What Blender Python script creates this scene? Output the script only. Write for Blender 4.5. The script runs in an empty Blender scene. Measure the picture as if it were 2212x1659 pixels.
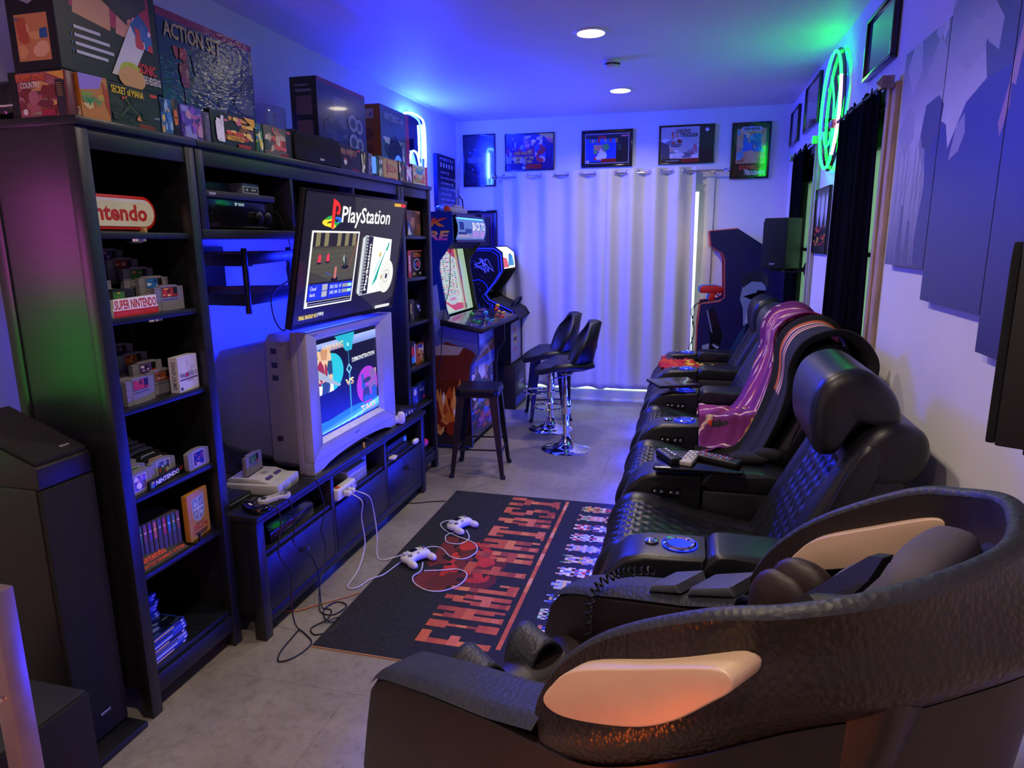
import bpy, bmesh, math, random
from mathutils import Vector, Matrix
R = math.radians
PI = math.pi
S = bpy.context.scene
COL = S.collection
rnd = random.Random(11)

# ------------------------------------------------------------------ camera
cam_d = bpy.data.cameras.new('camera')
cam = bpy.data.objects.new('camera', cam_d)
COL.objects.link(cam)
S.camera = cam
cam_d.sensor_fit = 'HORIZONTAL'
cam_d.sensor_width = 36.0
cam_d.lens = 36.0 * 1457.1 / 2212
cam_d.clip_start = 0.02
_p, _y, _r = R(11.96), R(14.73), R(-0.447)
_fw = Vector((-math.sin(_y) * math.cos(_p), math.cos(_y) * math.cos(_p), -math.sin(_p)))
_rt = Vector((math.cos(_y), math.sin(_y), 0))
_up = _rt.cross(_fw)
_rt2 = _rt * math.cos(_r) + _up * math.sin(_r)
_up2 = _rt2.cross(_fw)
_m = Matrix((_rt2, _up2, -_fw)).transposed().to_4x4()
_m.translation = (0, 0, 1.616)
cam.matrix_world = _m

# ------------------------------------------------------------------ world / exposure
S.view_settings.view_transform = 'Standard'
S.view_settings.look = 'None'
S.view_settings.gamma = 1.0
S.view_settings.use_curve_mapping = False
S.view_settings.exposure = 0.0
W = bpy.data.worlds.new('World')
S.world = W
W.use_nodes = True
_bg = W.node_tree.nodes['Background']
_bg.inputs[0].default_value = (0.80, 0.92, 1.0, 1)
_bg.inputs[1].default_value = 2.4

# light levels (all of them belong to lamps built below)
L_DOWN = 13.0       # ceiling downlights, W
L_BLUE = 760.0      # blue neon sign
L_GREEN = 18.0     # green neon sign
L_TVBACK = 420.0    # blue strip behind the television
L_SOFA = 460.0      # blue strip under the recliners
L_TUBE = 11.0      # coloured light tube beside the left bookcase
L_WARM = 150.0      # added warm sconce, out of view behind the camera
L_GLOBE = 28.0     # orange globe lamp on the floor behind the massage chair
L_SCREEN = 1.3

# ------------------------------------------------------------------ materials
def lin(h):
    if not isinstance(h, str):
        return tuple(h[:3])
    h = h.lstrip('#')
    out = []
    for i in (0, 2, 4):
        c = int(h[i:i + 2], 16) / 255
        out.append(c / 12.92 if c <= 0.04045 else ((c + 0.055) / 1.055) ** 2.4)
    return tuple(out)

MATS = {}
def mat(name, col, rough=.5, metal=0., var=.10, scale=14., bump=0., bscale=120., coat=0., spec=.5,
        kind='noise', stretch=(1, 1, 1), sheen=0., trans=0., alpha=1., bdist=.002):
    if name in MATS:
        return MATS[name]
    m = bpy.data.materials.new(name)
    m.use_nodes = True
    nt = m.node_tree
    N, L = nt.nodes, nt.links
    b = N['Principled BSDF']
    c = lin(col)
    tc = N.new('ShaderNodeTexCoord')
    mp = N.new('ShaderNodeMapping')
    mp.inputs['Scale'].default_value = stretch
    L.new(tc.outputs['Object'], mp.inputs['Vector'])
    nz = N.new('ShaderNodeTexNoise')
    nz.inputs['Scale'].default_value = scale
    nz.inputs['Detail'].default_value = 4
    L.new(mp.outputs[0], nz.inputs['Vector'])
    rp = N.new('ShaderNodeValToRGB')
    rp.color_ramp.elements[0].position = .3
    rp.color_ramp.elements[1].position = .7
    rp.color_ramp.elements[0].color = (*[x * (1 - var) for x in c], 1)
    rp.color_ramp.elements[1].color = (*[min(1, x * (1 + var)) for x in c], 1)
    L.new(nz.outputs['Fac'], rp.inputs[0])
    L.new(rp.outputs[0], b.inputs['Base Color'])
    b.inputs['Roughness'].default_value = rough
    b.inputs['Metallic'].default_value = metal
    b.inputs['Specular IOR Level'].default_value = spec
    if coat:
        b.inputs['Coat Weight'].default_value = coat
        b.inputs['Coat Roughness'].default_value = .12
    if sheen:
        b.inputs['Sheen Weight'].default_value = sheen
    if trans:
        b.inputs['Transmission Weight'].default_value = trans
    if alpha < 1:
        b.inputs['Alpha'].default_value = alpha
    if bump:
        if kind == 'voronoi':
            t2 = N.new('ShaderNodeTexVoronoi')
            t2.inputs['Scale'].default_value = bscale
            o = t2.outputs['Distance']
        else:
            t2 = N.new('ShaderNodeTexNoise')
            t2.inputs['Scale'].default_value = bscale
            t2.inputs['Detail'].default_value = 3
            o = t2.outputs['Fac']
        L.new(mp.outputs[0], t2.inputs['Vector'])
        bp = N.new('ShaderNodeBump')
        bp.inputs['Strength'].default_value = bump
        bp.inputs['Distance'].default_value = bdist
        L.new(o, bp.inputs['Height'])
        L.new(bp.outputs[0], b.inputs['Normal'])
    MATS[name] = m
    return m

def emis(name, col, strength):
    if name in MATS:
        return MATS[name]
    m = bpy.data.materials.new(name)
    m.use_nodes = True
    nt = m.node_tree
    b = nt.nodes['Principled BSDF']
    c = lin(col)
    b.inputs['Base Color'].default_value = (*[x * .05 for x in c], 1)
    b.inputs['Specular IOR Level'].default_value = .1
    b.inputs['Emission Color'].default_value = (*c, 1)
    b.inputs['Emission Strength'].default_value = strength
    MATS[name] = m
    return m

def attr_mat(name, rough=.35, strength=0., coat=0., var=.06):
    m = bpy.data.materials.new(name)
    m.use_nodes = True
    nt = m.node_tree
    N, L = nt.nodes, nt.links
    b = N['Principled BSDF']
    a = N.new('ShaderNodeAttribute')
    a.attribute_name = 'Col'
    b.inputs['Roughness'].default_value = rough
    if strength:
        b.inputs['Base Color'].default_value = (.01, .01, .01, 1)
        L.new(a.outputs['Color'], b.inputs['Emission Color'])
        b.inputs['Emission Strength'].default_value = strength
    else:
        tc = N.new('ShaderNodeTexCoord')
        nz = N.new('ShaderNodeTexNoise')
        nz.inputs['Scale'].default_value = 60
        L.new(tc.outputs['Object'], nz.inputs['Vector'])
        mr = N.new('ShaderNodeMapRange')
        mr.inputs['To Min'].default_value = 1 - var
        mr.inputs['To Max'].default_value = 1 + var
        L.new(nz.outputs['Fac'], mr.inputs['Value'])
        mx = N.new('ShaderNodeVectorMath')
        mx.operation = 'SCALE'
        L.new(a.outputs['Color'], mx.inputs[0])
        L.new(mr.outputs[0], mx.inputs['Scale'])
        L.new(mx.outputs[0], b.inputs['Base Color'])
    if coat:
        b.inputs['Coat Weight'].default_value = coat
        b.inputs['Coat Roughness'].default_value = .05
    MATS[name] = m
    return m

M_PRINT = attr_mat('print', .38)
M_GLOSS = attr_mat('print_gloss', .18, coat=.5)
M_CLOTH = attr_mat('print_cloth', .95, var=.2)
M_SCREEN = attr_mat('screen_image', .3, L_SCREEN)
M_LIT = attr_mat('backlit_print', .4, 1.5)

M_BLACK = mat('black_plastic', '#101114', .45)
M_BLACKG = mat('black_gloss_plastic', '#0b0b0d', .15, coat=.3)
M_DARK = mat('charcoal_plastic', '#1c1d21', .6)
M_WOOD = mat('black_brown_wood', '#17191f', .36, var=.35, scale=6, stretch=(1, 1, 14), bump=.05, bscale=40)
M_WOODH = mat('black_brown_wood_flat', '#17191f', .36, var=.35, scale=6, stretch=(14, 1, 1), bump=.05, bscale=40)
M_LEATHER = mat('black_leather', '#1b1c21', .34, var=.2, scale=8, bump=.25, bscale=260, spec=.5)
M_WHITE = mat('white_plastic', '#d8d8dc', .4, var=.04)
M_GREYP = mat('grey_plastic', '#8b8894', .5, var=.06)
M_CHROME = mat('chrome', '#e6e8ee', .06, metal=1, var=.03)
M_STEEL = mat('dark_steel', '#33353c', .35, metal=.9)
M_WALL = mat('white_wall_paint', '#e2e0e3', .75, var=.03, scale=3, bump=.06, bscale=180)
M_CEIL = mat('white_ceiling_paint', '#dedde2', .6, var=.03, scale=2, bump=.05, bscale=140)
M_TRIM = mat('white_trim_paint', '#dfe0e0', .4, var=.04)
M_BEIGE = mat('bare_wood_casing', '#b59a86', .7, var=.25, scale=5, stretch=(6, 6, 1), bump=.1, bscale=60)
M_RUBBER = mat('black_rubber', '#0a0a0b', .75)
M_CORDW = mat('white_cord', '#c9cad6', .5)
M_CORDB = mat('black_cord', '#08080a', .5)

# ------------------------------------------------------------------ geometry helpers
class G:
    def __init__(s):
        s.v = []
        s.f = []
    def add(s, vs, fs):
        o = len(s.v)
        s.v += [tuple(v) for v in vs]
        s.f += [tuple(i + o for i in f) for f in fs]
        return s
    def box(s, x0, x1, y0, y1, z0, z1):
        vs = [(x, y, z) for z in (z0, z1) for y in (y0, y1) for x in (x0, x1)]
        return s.add(vs, [(0, 2, 3, 1), (4, 5, 7, 6), (0, 1, 5, 4), (2, 6, 7, 3), (0, 4, 6, 2), (1, 3, 7, 5)])
    def cbox(s, c, d):
        return s.box(c[0] - d[0] / 2, c[0] + d[0] / 2, c[1] - d[1] / 2, c[1] + d[1] / 2, c[2] - d[2] / 2, c[2] + d[2] / 2)
    def prism(s, pts, ax, d0, d1):
        n = len(pts)
        def P(p, d):
            return {'x': (d, p[0], p[1]), 'y': (p[0], d, p[1]), 'z': (p[0], p[1], d)}[ax]
        ar = sum(pts[i][0] * pts[(i + 1) % n][1] - pts[(i + 1) % n][0] * pts[i][1] for i in range(n))
        if (ar < 0) != (ax == 'y'):
            pts = pts[::-1]
        lo, hi = min(d0, d1), max(d0, d1)
        vs = [P(p, lo) for p in pts] + [P(p, hi) for p in pts]
        fs = [tuple(range(n - 1, -1, -1)), tuple(range(n, 2 * n))]
        fs += [(i, (i + 1) % n, n + (i + 1) % n, n + i) for i in range(n)]
        return s.add(vs, fs)
    def grid(s, fn, nu, nv, cu=False, cv=False, caps=False):
        U = nu if cu else nu + 1
        V = nv if cv else nv + 1
        vs = [fn(i / nu, j / nv) for j in range(V) for i in range(U)]
        fs = []
        for j in range(nv):
            for i in range(nu):
                a = j * U + i
                b = j * U + (i + 1) % U
                j2 = (j + 1) % V
                fs.append((a, b, j2 * U + (i + 1) % U, j2 * U + i))
        if caps and cu:
            fs.append(tuple(range(U - 1, -1, -1)))
            fs.append(tuple(range((V - 1) * U, V * U)))
        return s.add(vs, fs)
    def tube(s, pts, r, n=8, closed=False, flat=1.0):
        pts = [Vector(p) for p in pts]
        m = len(pts)
        rr = r if isinstance(r, (list, tuple)) else [r] * m
        vs = []
        nrm = None
        for i, p in enumerate(pts):
            if closed:
                t = pts[(i + 1) % m] - pts[i - 1]
            else:
                t = pts[min(i + 1, m - 1)] - pts[max(i - 1, 0)]
            if t.length < 1e-9:
                t = Vector((0, 0, 1))
            t.normalize()
            if nrm is None:
                a = Vector((0, 0, 1)) if abs(t.z) < .9 else Vector((1, 0, 0))
                nrm = (a - t * a.dot(t)).normalized()
            else:
                nrm = nrm - t * nrm.dot(t)
                nrm = nrm.normalized() if nrm.length > 1e-6 else t.orthogonal().normalized()
            bn = t.cross(nrm)
            for k in range(n):
                a = 2 * PI * k / n
                vs.append(p + (nrm * math.cos(a) * flat + bn * math.sin(a)) * rr[i])
        fs = []
        for i in range(m if closed else m - 1):
            for k in range(n):
                j = (i + 1) % m
                fs.append((i * n + k, i * n + (k + 1) % n, j * n + (k + 1) % n, j * n + k))
        if not closed:
            fs.append(tuple(range(n - 1, -1, -1)))
            fs.append(tuple(range((m - 1) * n, m * n)))
        return s.add(vs, fs)
    def lathe(s, prof, n=24, c=(0, 0, 0), ax='z'):
        vs = []
        for r, h in prof:
            for k in range(n):
                a = 2 * PI * k / n
                x, y = r * math.cos(a), r * math.sin(a)
                p = {'z': (x, y, h), 'x': (h, x, y), 'y': (y, h, x)}[ax]
                vs.append((p[0] + c[0], p[1] + c[1], p[2] + c[2]))
        fs = []
        m = len(prof)
        for i in range(m - 1):
            for k in range(n):
                fs.append((i * n + k, i * n + (k + 1) % n, (i + 1) * n + (k + 1) % n, (i + 1) * n + k))
        fs.append(tuple(range(n - 1, -1, -1)))
        fs.append(tuple(range((m - 1) * n, m * n)))
        return s.add(vs, fs)
    def sup(s, c, d, e=.45, n=20, m=12):
        """rounded cushion: superellipsoid, d = full sizes"""
        def sp(x):
            return math.copysign(abs(x) ** e, x)
        def fn(u, v):
            a = 2 * PI * u
            b = PI * (v - .5) * .998
            cb = sp(math.cos(b))
            return (c[0] + d[0] / 2 * cb * sp(math.cos(a)), c[1] + d[1] / 2 * cb * sp(math.sin(a)), c[2] + d[2] / 2 * sp(math.sin(b)))
        return s.grid(fn, n, m, cu=True, caps=True)
    def xf(s, M, start=0):
        s.v[start:] = [tuple(M @ Vector(v)) for v in s.v[start:]]
        return s
    def build(s, name, m, parent=None, bevel=0., seg=2, ang=35, smooth=True, sub=0, world=False, off=None, solid=0.):
        me = bpy.data.meshes.new(name)
        vs = s.v
        if off:
            vs = [(v[0] + off[0], v[1] + off[1], v[2] + off[2]) for v in vs]
        if world and parent is not None:
            bpy.context.view_layer.update()
            Mi = wm(parent).inverted()
            vs = [tuple(Mi @ Vector(v)) for v in vs]
        me.from_pydata(vs, [], s.f)
        if bevel:
            bm = bmesh.new()
            bm.from_mesh(me)
            ed = [e for e in bm.edges if len(e.link_faces) == 2 and e.calc_face_angle(0) > R(30)]
            bmesh.ops.bevel(bm, geom=ed, offset=bevel, segments=seg, profile=.5, affect='EDGES', clamp_overlap=True)
            bm.to_mesh(me)
            bm.free()
        me.update()
        if smooth:
            me.shade_smooth()
            me.set_sharp_from_angle(angle=R(ang))
        me.materials.append(m)
        o = bpy.data.objects.new(name, me)
        COL.objects.link(o)
        if parent is not None:
            o.parent = parent
        if solid:
            md = o.modifiers.new('solid', 'SOLIDIFY')
            md.thickness = solid
            md.offset = 0
        if sub:
            md = o.modifiers.new('sub', 'SUBSURF')
            md.levels = sub
            md.render_levels = sub
        return o

def wm(o):
    M = Matrix.LocRotScale(o.location, o.rotation_euler, o.scale)
    return wm(o.parent) @ M if o.parent else M

def thing(name, label, cat, loc=(0, 0, 0), rz=0., group=None):
    o = bpy.data.objects.new(name, None)
    o.empty_display_size = .05
    COL.objects.link(o)
    o.location = loc
    o.rotation_euler = (0, 0, R(rz))
    o['label'] = label
    o['category'] = cat
    if group:
        o['group'] = group
    return o

def tag(o, label, cat, group=None):
    o['label'] = label
    o['category'] = cat
    if group:
        o['group'] = group
    return o

def struct(o):
    o['kind'] = 'structure'
    return o

def dup(root, label, loc, rz=None, group=None):
    def cp(o, par):
        c = o.copy()
        COL.objects.link(c)
        c.parent = par
        for ch in list(o.children):
            cp(ch, c)
        return c
    r = cp(root, None)
    r.location = loc
    if rz is not None:
        r.rotation_euler = (0, 0, R(rz))
    r['label'] = label
    if group:
        r['group'] = group
    return r

def smoothpath(pts, k=6, closed=False):
    """Catmull-Rom"""
    P = [Vector(p) for p in pts]
    n = len(P)
    out = []
    rng = range(n) if closed else range(n - 1)
    for i in rng:
        if closed:
            a, b, c, d = P[i - 1], P[i], P[(i + 1) % n], P[(i + 2) % n]
        else:
            a, b, c, d = P[max(i - 1, 0)], P[i], P[i + 1], P[min(i + 2, n - 1)]
        for t in range(k):
            t /= k
            out.append(.5 * ((2 * b) + (c - a) * t + (2 * a - 5 * b + 4 * c - d) * t * t + (3 * b - a - 3 * c + d) * t ** 3))
    if not closed:
        out.append(P[-1])
    return out

# ---- flat print
_TX = {}
def text_mesh(s, bold=0., shear=0.):
    k = (s, bold, shear)
    if k in _TX:
        return _TX[k]
    cu = bpy.data.curves.new('lettering', 'FONT')
    cu.body = s
    cu.offset = bold
    cu.shear = shear
    cu.resolution_u = 2
    cu.fill_mode = 'FRONT'
    ob = bpy.data.objects.new('lettering', cu)
    COL.objects.link(ob)
    bpy.context.view_layer.update()
    me = ob.to_mesh()
    vs = [(v.co.x, v.co.y) for v in me.vertices]
    fs = [tuple(p.vertices) for p in me.polygons]
    ob.to_mesh_clear()
    bpy.data.objects.remove(ob)
    bpy.data.curves.remove(cu)
    if vs:
        x0 = min(v[0] for v in vs); x1 = max(v[0] for v in vs)
        y0 = min(v[1] for v in vs); y1 = max(v[1] for v in vs)
        vs = [((x - x0) / max(1e-6, x1 - x0), (y - y0) / max(1e-6, y1 - y0)) for x, y in vs]
    _TX[k] = (vs, fs)
    return _TX[k]

class P:
    """flat print on one face, in 0..1 coordinates"""
    def __init__(s):
        s.it = []
    def poly(s, pts, c, c2=None):
        n = len(pts)
        ar = sum(pts[i][0] * pts[(i + 1) % n][1] - pts[(i + 1) % n][0] * pts[i][1] for i in range(n))
        if ar < 0:
            pts = pts[::-1]
        s.it.append((list(pts), [tuple(range(n))], lin(c), lin(c2) if c2 else None))
        return s
    def rect(s, x0, y0, x1, y1, c, c2=None):
        return s.poly([(x0, y0), (x1, y0), (x1, y1), (x0, y1)], c, c2)
    def ell(s, cx, cy, rx, ry, c, n=24, c2=None):
        return s.poly([(cx + rx * math.cos(2 * PI * i / n), cy + ry * math.sin(2 * PI * i / n)) for i in range(n)], c, c2)
    def rrect(s, x0, y0, x1, y1, rx, ry, c):
        pts = []
        for cx, cy, a0 in ((x1 - rx, y1 - ry, 0), (x0 + rx, y1 - ry, 90), (x0 + rx, y0 + ry, 180), (x1 - rx, y0 + ry, 270)):
            for k in range(7):
                a = R(a0 + 15 * k)
                pts.append((cx + rx * math.cos(a), cy + ry * math.sin(a)))
        return s.poly(pts, c)
    def line(s, pts, w, c, asp=1.0):
        for i in range(len(pts) - 1):
            (x0, y0), (x1, y1) = pts[i], pts[i + 1]
            dx, dy = (x1 - x0), (y1 - y0) * asp
            l = math.hypot(dx, dy) or 1
            nx, ny = -dy / l * w / 2, dx / l * w / 2 / asp
            s.poly([(x0 + nx, y0 + ny), (x0 - nx, y0 - ny), (x1 - nx, y1 - ny), (x1 + nx, y1 + ny)], c)
        return s
    def text(s, t, x0, y0, x1, y1, c, c2=None, bold=.0, shear=0.):
        vs, fs = text_mesh(t, bold, shear)
        s.it.append(([(x0 + v[0] * (x1 - x0), y0 + v[1] * (y1 - y0)) for v in vs], fs, lin(c), lin(c2) if c2 else None))
        return s
    def blobs(s, x0, y0, x1, y1, pal, n, seed, smin=.08, smax=.3, k=8):
        r = random.Random(seed)
        for i in range(n):
            cx, cy = r.uniform(x0, x1), r.uniform(y0, y1)
            a, b = r.uniform(smin, smax) * (x1 - x0), r.uniform(smin, smax) * (y1 - y0)
            pts = []
            for q in range(k):
                t = 2 * PI * q / k
                f = r.uniform(.55, 1.15)
                pts.append((min(x1, max(x0, cx + a * f * math.cos(t))), min(y1, max(y0, cy + b * f * math.sin(t)))))
            s.poly(pts, r.choice(pal))
        return s
    def build(s, name, parent, O, U, V, w, h, m=None, step=.00012, base=.0004):
        O, U, V = Vector(O), Vector(U).normalized(), Vector(V).normalized()
        Nn = U.cross(V)
        vs, fs, cs = [], [], []
        for i, (pv, pf, c, c2) in enumerate(s.it):
            o = len(vs)
            off = Nn * (base + step * i)
            if c2:
                y0 = min(p[1] for p in pv); y1 = max(p[1] for p in pv)
            for x, y in pv:
                vs.append(O + U * (x * w) + V * (y * h) + off)
                if c2:
                    t = (y - y0) / max(1e-6, y1 - y0)
                    cs.append((*[a + (b - a) * t for a, b in zip(c, c2)], 1))
                else:
                    cs.append((*c, 1))
            fs += [tuple(k + o for k in f) for f in pf]
        me = bpy.data.meshes.new(name)
        me.from_pydata([tuple(v) for v in vs], [], fs)
        ca = me.color_attributes.new('Col', 'FLOAT_COLOR', 'POINT')
        ca.data.foreach_set('color', [x for c in cs for x in c])
        me.materials.append(m or M_PRINT)
        o = bpy.data.objects.new(name, me)
        COL.objects.link(o)
        o.parent = parent
        return o
FX = ((1, 0, 0), (0, 0, 1))     # front face (-Y) axes in a thing's own frame

def lamp_area(name, parent, loc, rot, size, energy, col, shape='DISK', spread=180, size_y=None):
    d = bpy.data.lights.new(name, 'AREA')
    d.shape = shape
    d.size = size
    if size_y:
        d.size_y = size_y
    d.energy = energy
    d.color = lin(col)
    d.spread = R(spread)
    o = bpy.data.objects.new(name, d)
    COL.objects.link(o)
    o.parent = parent
    o.location = loc
    o.rotation_euler = rot
    return o
# ================================================================== THE ROOM
XL, XR, YF, YB, ZC = -2.35, .82, 6.80, -1.7, 2.79

# floor: grey concrete-look vinyl tiles
def floor_mat():
    m = bpy.data.materials.new('concrete_vinyl')
    m.use_nodes = True
    N, L = m.node_tree.nodes, m.node_tree.links
    b = N['Principled BSDF']
    g = N.new('ShaderNodeNewGeometry')
    n1 = N.new('ShaderNodeTexNoise'); n1.inputs['Scale'].default_value = 2.2; n1.inputs['Detail'].default_value = 8
    n1.inputs['Roughness'].default_value = .62
    n2 = N.new('ShaderNodeTexNoise'); n2.inputs['Scale'].default_value = 22; n2.inputs['Detail'].default_value = 8
    n2.inputs['Roughness'].default_value = .7
    n3 = N.new('ShaderNodeTexNoise'); n3.inputs['Scale'].default_value = 55; n3.inputs['Detail'].default_value = 5
    for n in (n1, n2, n3):
        L.new(g.outputs['Position'], n.inputs['Vector'])
    r1 = N.new('ShaderNodeValToRGB')
    r1.color_ramp.elements[0].position = .32; r1.color_ramp.elements[0].color = (*lin('#7b7470'), 1)
    r1.color_ramp.elements[1].position = .70; r1.color_ramp.elements[1].color = (*lin('#9d9792'), 1)
    L.new(n1.outputs['Fac'], r1.inputs[0])
    r2 = N.new('ShaderNodeValToRGB')
    r2.color_ramp.elements[0].position = .30; r2.color_ramp.elements[0].color = (.62, .60, .58, 1)
    r2.color_ramp.elements[1].position = .52; r2.color_ramp.elements[1].color = (1, 1, 1, 1)
    L.new(n2.outputs['Fac'], r2.inputs[0])
    r3 = N.new('ShaderNodeValToRGB')
    r3.color_ramp.elements[0].position = .24; r3.color_ramp.elements[0].color = (.35, .34, .33, 1)
    r3.color_ramp.elements[1].position = .34; r3.color_ramp.elements[1].color = (1, 1, 1, 1)
    L.new(n3.outputs['Fac'], r3.inputs[0])
    mx = N.new('ShaderNodeMix'); mx.data_type = 'RGBA'; mx.blend_type = 'MULTIPLY'; mx.inputs[0].default_value = .8
    L.new(r1.outputs[0], mx.inputs[6]); L.new(r2.outputs[0], mx.inputs[7])
    m2 = N.new('ShaderNodeMix'); m2.data_type = 'RGBA'; m2.blend_type = 'MULTIPLY'; m2.inputs[0].default_value = .9
    L.new(mx.outputs[2], m2.inputs[6]); L.new(r3.outputs[0], m2.inputs[7])
    L.new(m2.outputs[2], b.inputs['Base Color'])
    b.inputs['Roughness'].default_value = .42
    bp = N.new('ShaderNodeBump'); bp.inputs['Strength'].default_value = .08; bp.inputs['Distance'].default_value = .002
    L.new(n2.outputs['Fac'], bp.inputs['Height']); L.new(bp.outputs[0], b.inputs['Normal'])
    return m
M_FLOOR = floor_mat()
floor = struct(G().box(XL - .05, XR + .05, YB - .05, YF + .05, -.06, -.007).build('floor', mat('floor_joint', '#5b5754', .8)))
TW, TL = 1.21, .605
_tile = None
j = 0
y = YF
while y > YB + .01:
    y0 = max(YB, y - TL)
    x = XL - (TW / 2 if j % 2 else 0)
    while x < XR - .01:
        a, b_ = max(XL, x), min(XR, x + TW)
        if b_ - a > .02:
            t = G().box(a + .0006, b_ - .0006, y0 + .0006, y - .0006, -.007, 0).build('floor_tile', M_FLOOR, floor, smooth=False)
        x += TW
    y -= TL
    j += 1

ceiling = struct(G().box(XL - .1, XR + .1, YB - .1, YF + .1, ZC, ZC + .08).build('ceiling', M_CEIL))
struct(G().box(XL - .1, XL, YB, YF, 0, ZC).build('wall_left', M_WALL))
struct(G().box(XL, XR, YB - .1, YB, 0, ZC).build('wall_back', M_WALL))
# far wall with the opening of the sliding door
DX0, DX1, DZ = -1.80, .105, 2.12
g = G().box(XL - .1, DX0, YF, YF + .12, 0, ZC).box(DX1, XR + .1, YF, YF + .12, 0, ZC).box(DX0, DX1, YF, YF + .12, DZ, ZC)
struct(g.build('wall_far', M_WALL))
# right wall with two window openings
WZ0, WZ1 = .95, 2.20
W1 = (3.46, 4.30)
W2 = (5.26, 5.98)
g = G()
for a, b_ in ((YB, W1[0]), (W1[1], W2[0]), (W2[1], YF)):
    g.box(XR, XR + .1, a, b_, 0, ZC)
for a, b_ in (W1, W2):
    g.box(XR, XR + .1, a, b_, 0, WZ0).box(XR, XR + .1, a, b_, WZ1, ZC)
struct(g.build('wall_right', M_WALL))

def pane_mat(name, col, tr):
    m = bpy.data.materials.new(name)
    m.use_nodes = True
    N, L = m.node_tree.nodes, m.node_tree.links
    out = N['Material Output']
    N.remove(N['Principled BSDF'])
    t = N.new('ShaderNodeBsdfTransparent'); t.inputs[0].default_value = (*lin(col), 1)
    tl = N.new('ShaderNodeBsdfTranslucent'); tl.inputs[0].default_value = (*lin(col), 1)
    gl = N.new('ShaderNodeBsdfGlossy'); gl.inputs['Roughness'].default_value = .05
    nz = N.new('ShaderNodeTexNoise'); nz.inputs['Scale'].default_value = 9
    a = N.new('ShaderNodeMixShader'); a.inputs[0].default_value = tr
    L.new(t.outputs[0], a.inputs[1]); L.new(tl.outputs[0], a.inputs[2])
    fr = N.new('ShaderNodeFresnel'); fr.inputs[0].default_value = 1.45
    b = N.new('ShaderNodeMixShader')
    L.new(fr.outputs[0], b.inputs[0]); L.new(a.outputs[0], b.inputs[1]); L.new(gl.outputs[0], b.inputs[2])
    L.new(b.outputs[0], out.inputs[0])
    return m
M_PANE = pane_mat('clear_pane', '#eef6f2', .0)
M_FROST = pane_mat('frosted_pane', '#c4dfc4', .9)

# sliding patio door
door = struct(G().box(DX0, DX1, YF + .02, YF + .11, 0, .085).build('door_1', M_TRIM, bevel=.004))
G().box(DX0, DX1, YF + .02, YF + .09, DZ - .06, DZ).build('head_rail', M_TRIM, door)
for x in (DX0, (DX0 + DX1) / 2 - .03, DX1 - .06):
    G().box(x, x + .06, YF + .03, YF + .09, .085, DZ - .06).build('stile', M_TRIM, door)
for a, b_ in ((DX0 + .06, (DX0 + DX1) / 2 - .03), ((DX0 + DX1) / 2 + .03, DX1 - .06)):
    G().box(a, b_, YF + .055, YF + .061, .085, DZ - .06).build('pane', M_PANE, door, smooth=False)
# sill step and casing in front of the door
struct(G().box(DX0 - .06, DX1 + .04, YF - .05, YF + .02, 0, .03).box(DX0 - .06, DX1 + .04, YF - .03, YF + .02, .03, .115).build('trim_1', M_TRIM, bevel=.004))
struct(G().box(DX1, DX1 + .075, YF - .02, YF, 0, 2.18).box(DX0 - .075, DX0, YF - .02, YF, .03, 2.18).build('trim_2', M_TRIM, bevel=.003))
struct(G().box(-2.325, -2.28, YF - .03, YF, 0, 2.15).build('trim_3', M_TRIM, bevel=.004))
struct(G().box(DX1 + .11, XR, YF - .014, YF, 0, .09).build('baseboard_far', M_TRIM, bevel=.003))
struct(G().box(XL, XL + .014, YB, YF - .03, 0, .09).build('baseboard_left', M_TRIM, bevel=.003))
struct(G().box(XR - .014, XR, YB, YF - .03, 0, .09).build('baseboard_right', M_TRIM, bevel=.003))

def window(n, y0, y1):
    w = struct(G().box(XR + .02, XR + .09, y0, y0 + .035, WZ0, WZ1).box(XR + .02, XR + .09, y1 - .035, y1, WZ0, WZ1)
               .box(XR + .02, XR + .09, y0, y1, WZ0, WZ0 + .04).box(XR + .02, XR + .09, y0, y1, WZ1 - .16, WZ1)
               .build('window_%d' % n, mat('dark_sash', '#16181a', .5)))
    h = (WZ0 + WZ1 - .1) / 2
    G().box(XR + .03, XR + .07, y0 + .035, y1 - .035, h, h + .02).build('glazing_bar', MATS['dark_sash'], w)
    for a, b_ in ((WZ0 + .04, h), (h + .02, WZ1 - .16)):
        G().box(XR + .048, XR + .053, y0 + .035, y1 - .035, a, b_).build('pane', M_FROST, w, smooth=False)
    return w
window(1, *W1)
window(2, *W2)
# bare wooden casings, the near one scuffed
def casing(n, y0, y1, m):
    c = struct(G().box(XR - .022, XR, y0, y0 + .105, .80, 2.26).build('trim_%d' % n, m, bevel=.003))
    G().box(XR - .032, XR - .0222, y0 + .062, y0 + .105, .80, 2.26).build('inner_stop', m, c, bevel=.002)
    G().box(XR - .022, XR, y1 - .1, y1, .80, 2.26).build('far_board', m, c, bevel=.003)
    G().box(XR - .024, XR, y0 + .105, y1 - .1, 2.20, 2.26).build('head_board', mat('dark_head_board', '#20242c', .6), c, bevel=.003)
    return c
casing(4, W1[0] - .13, W1[1] + .1, M_BEIGE)
casing(5, W2[0] - .13, W2[1] + .1, mat('painted_casing', '#a7a493', .6))

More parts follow.
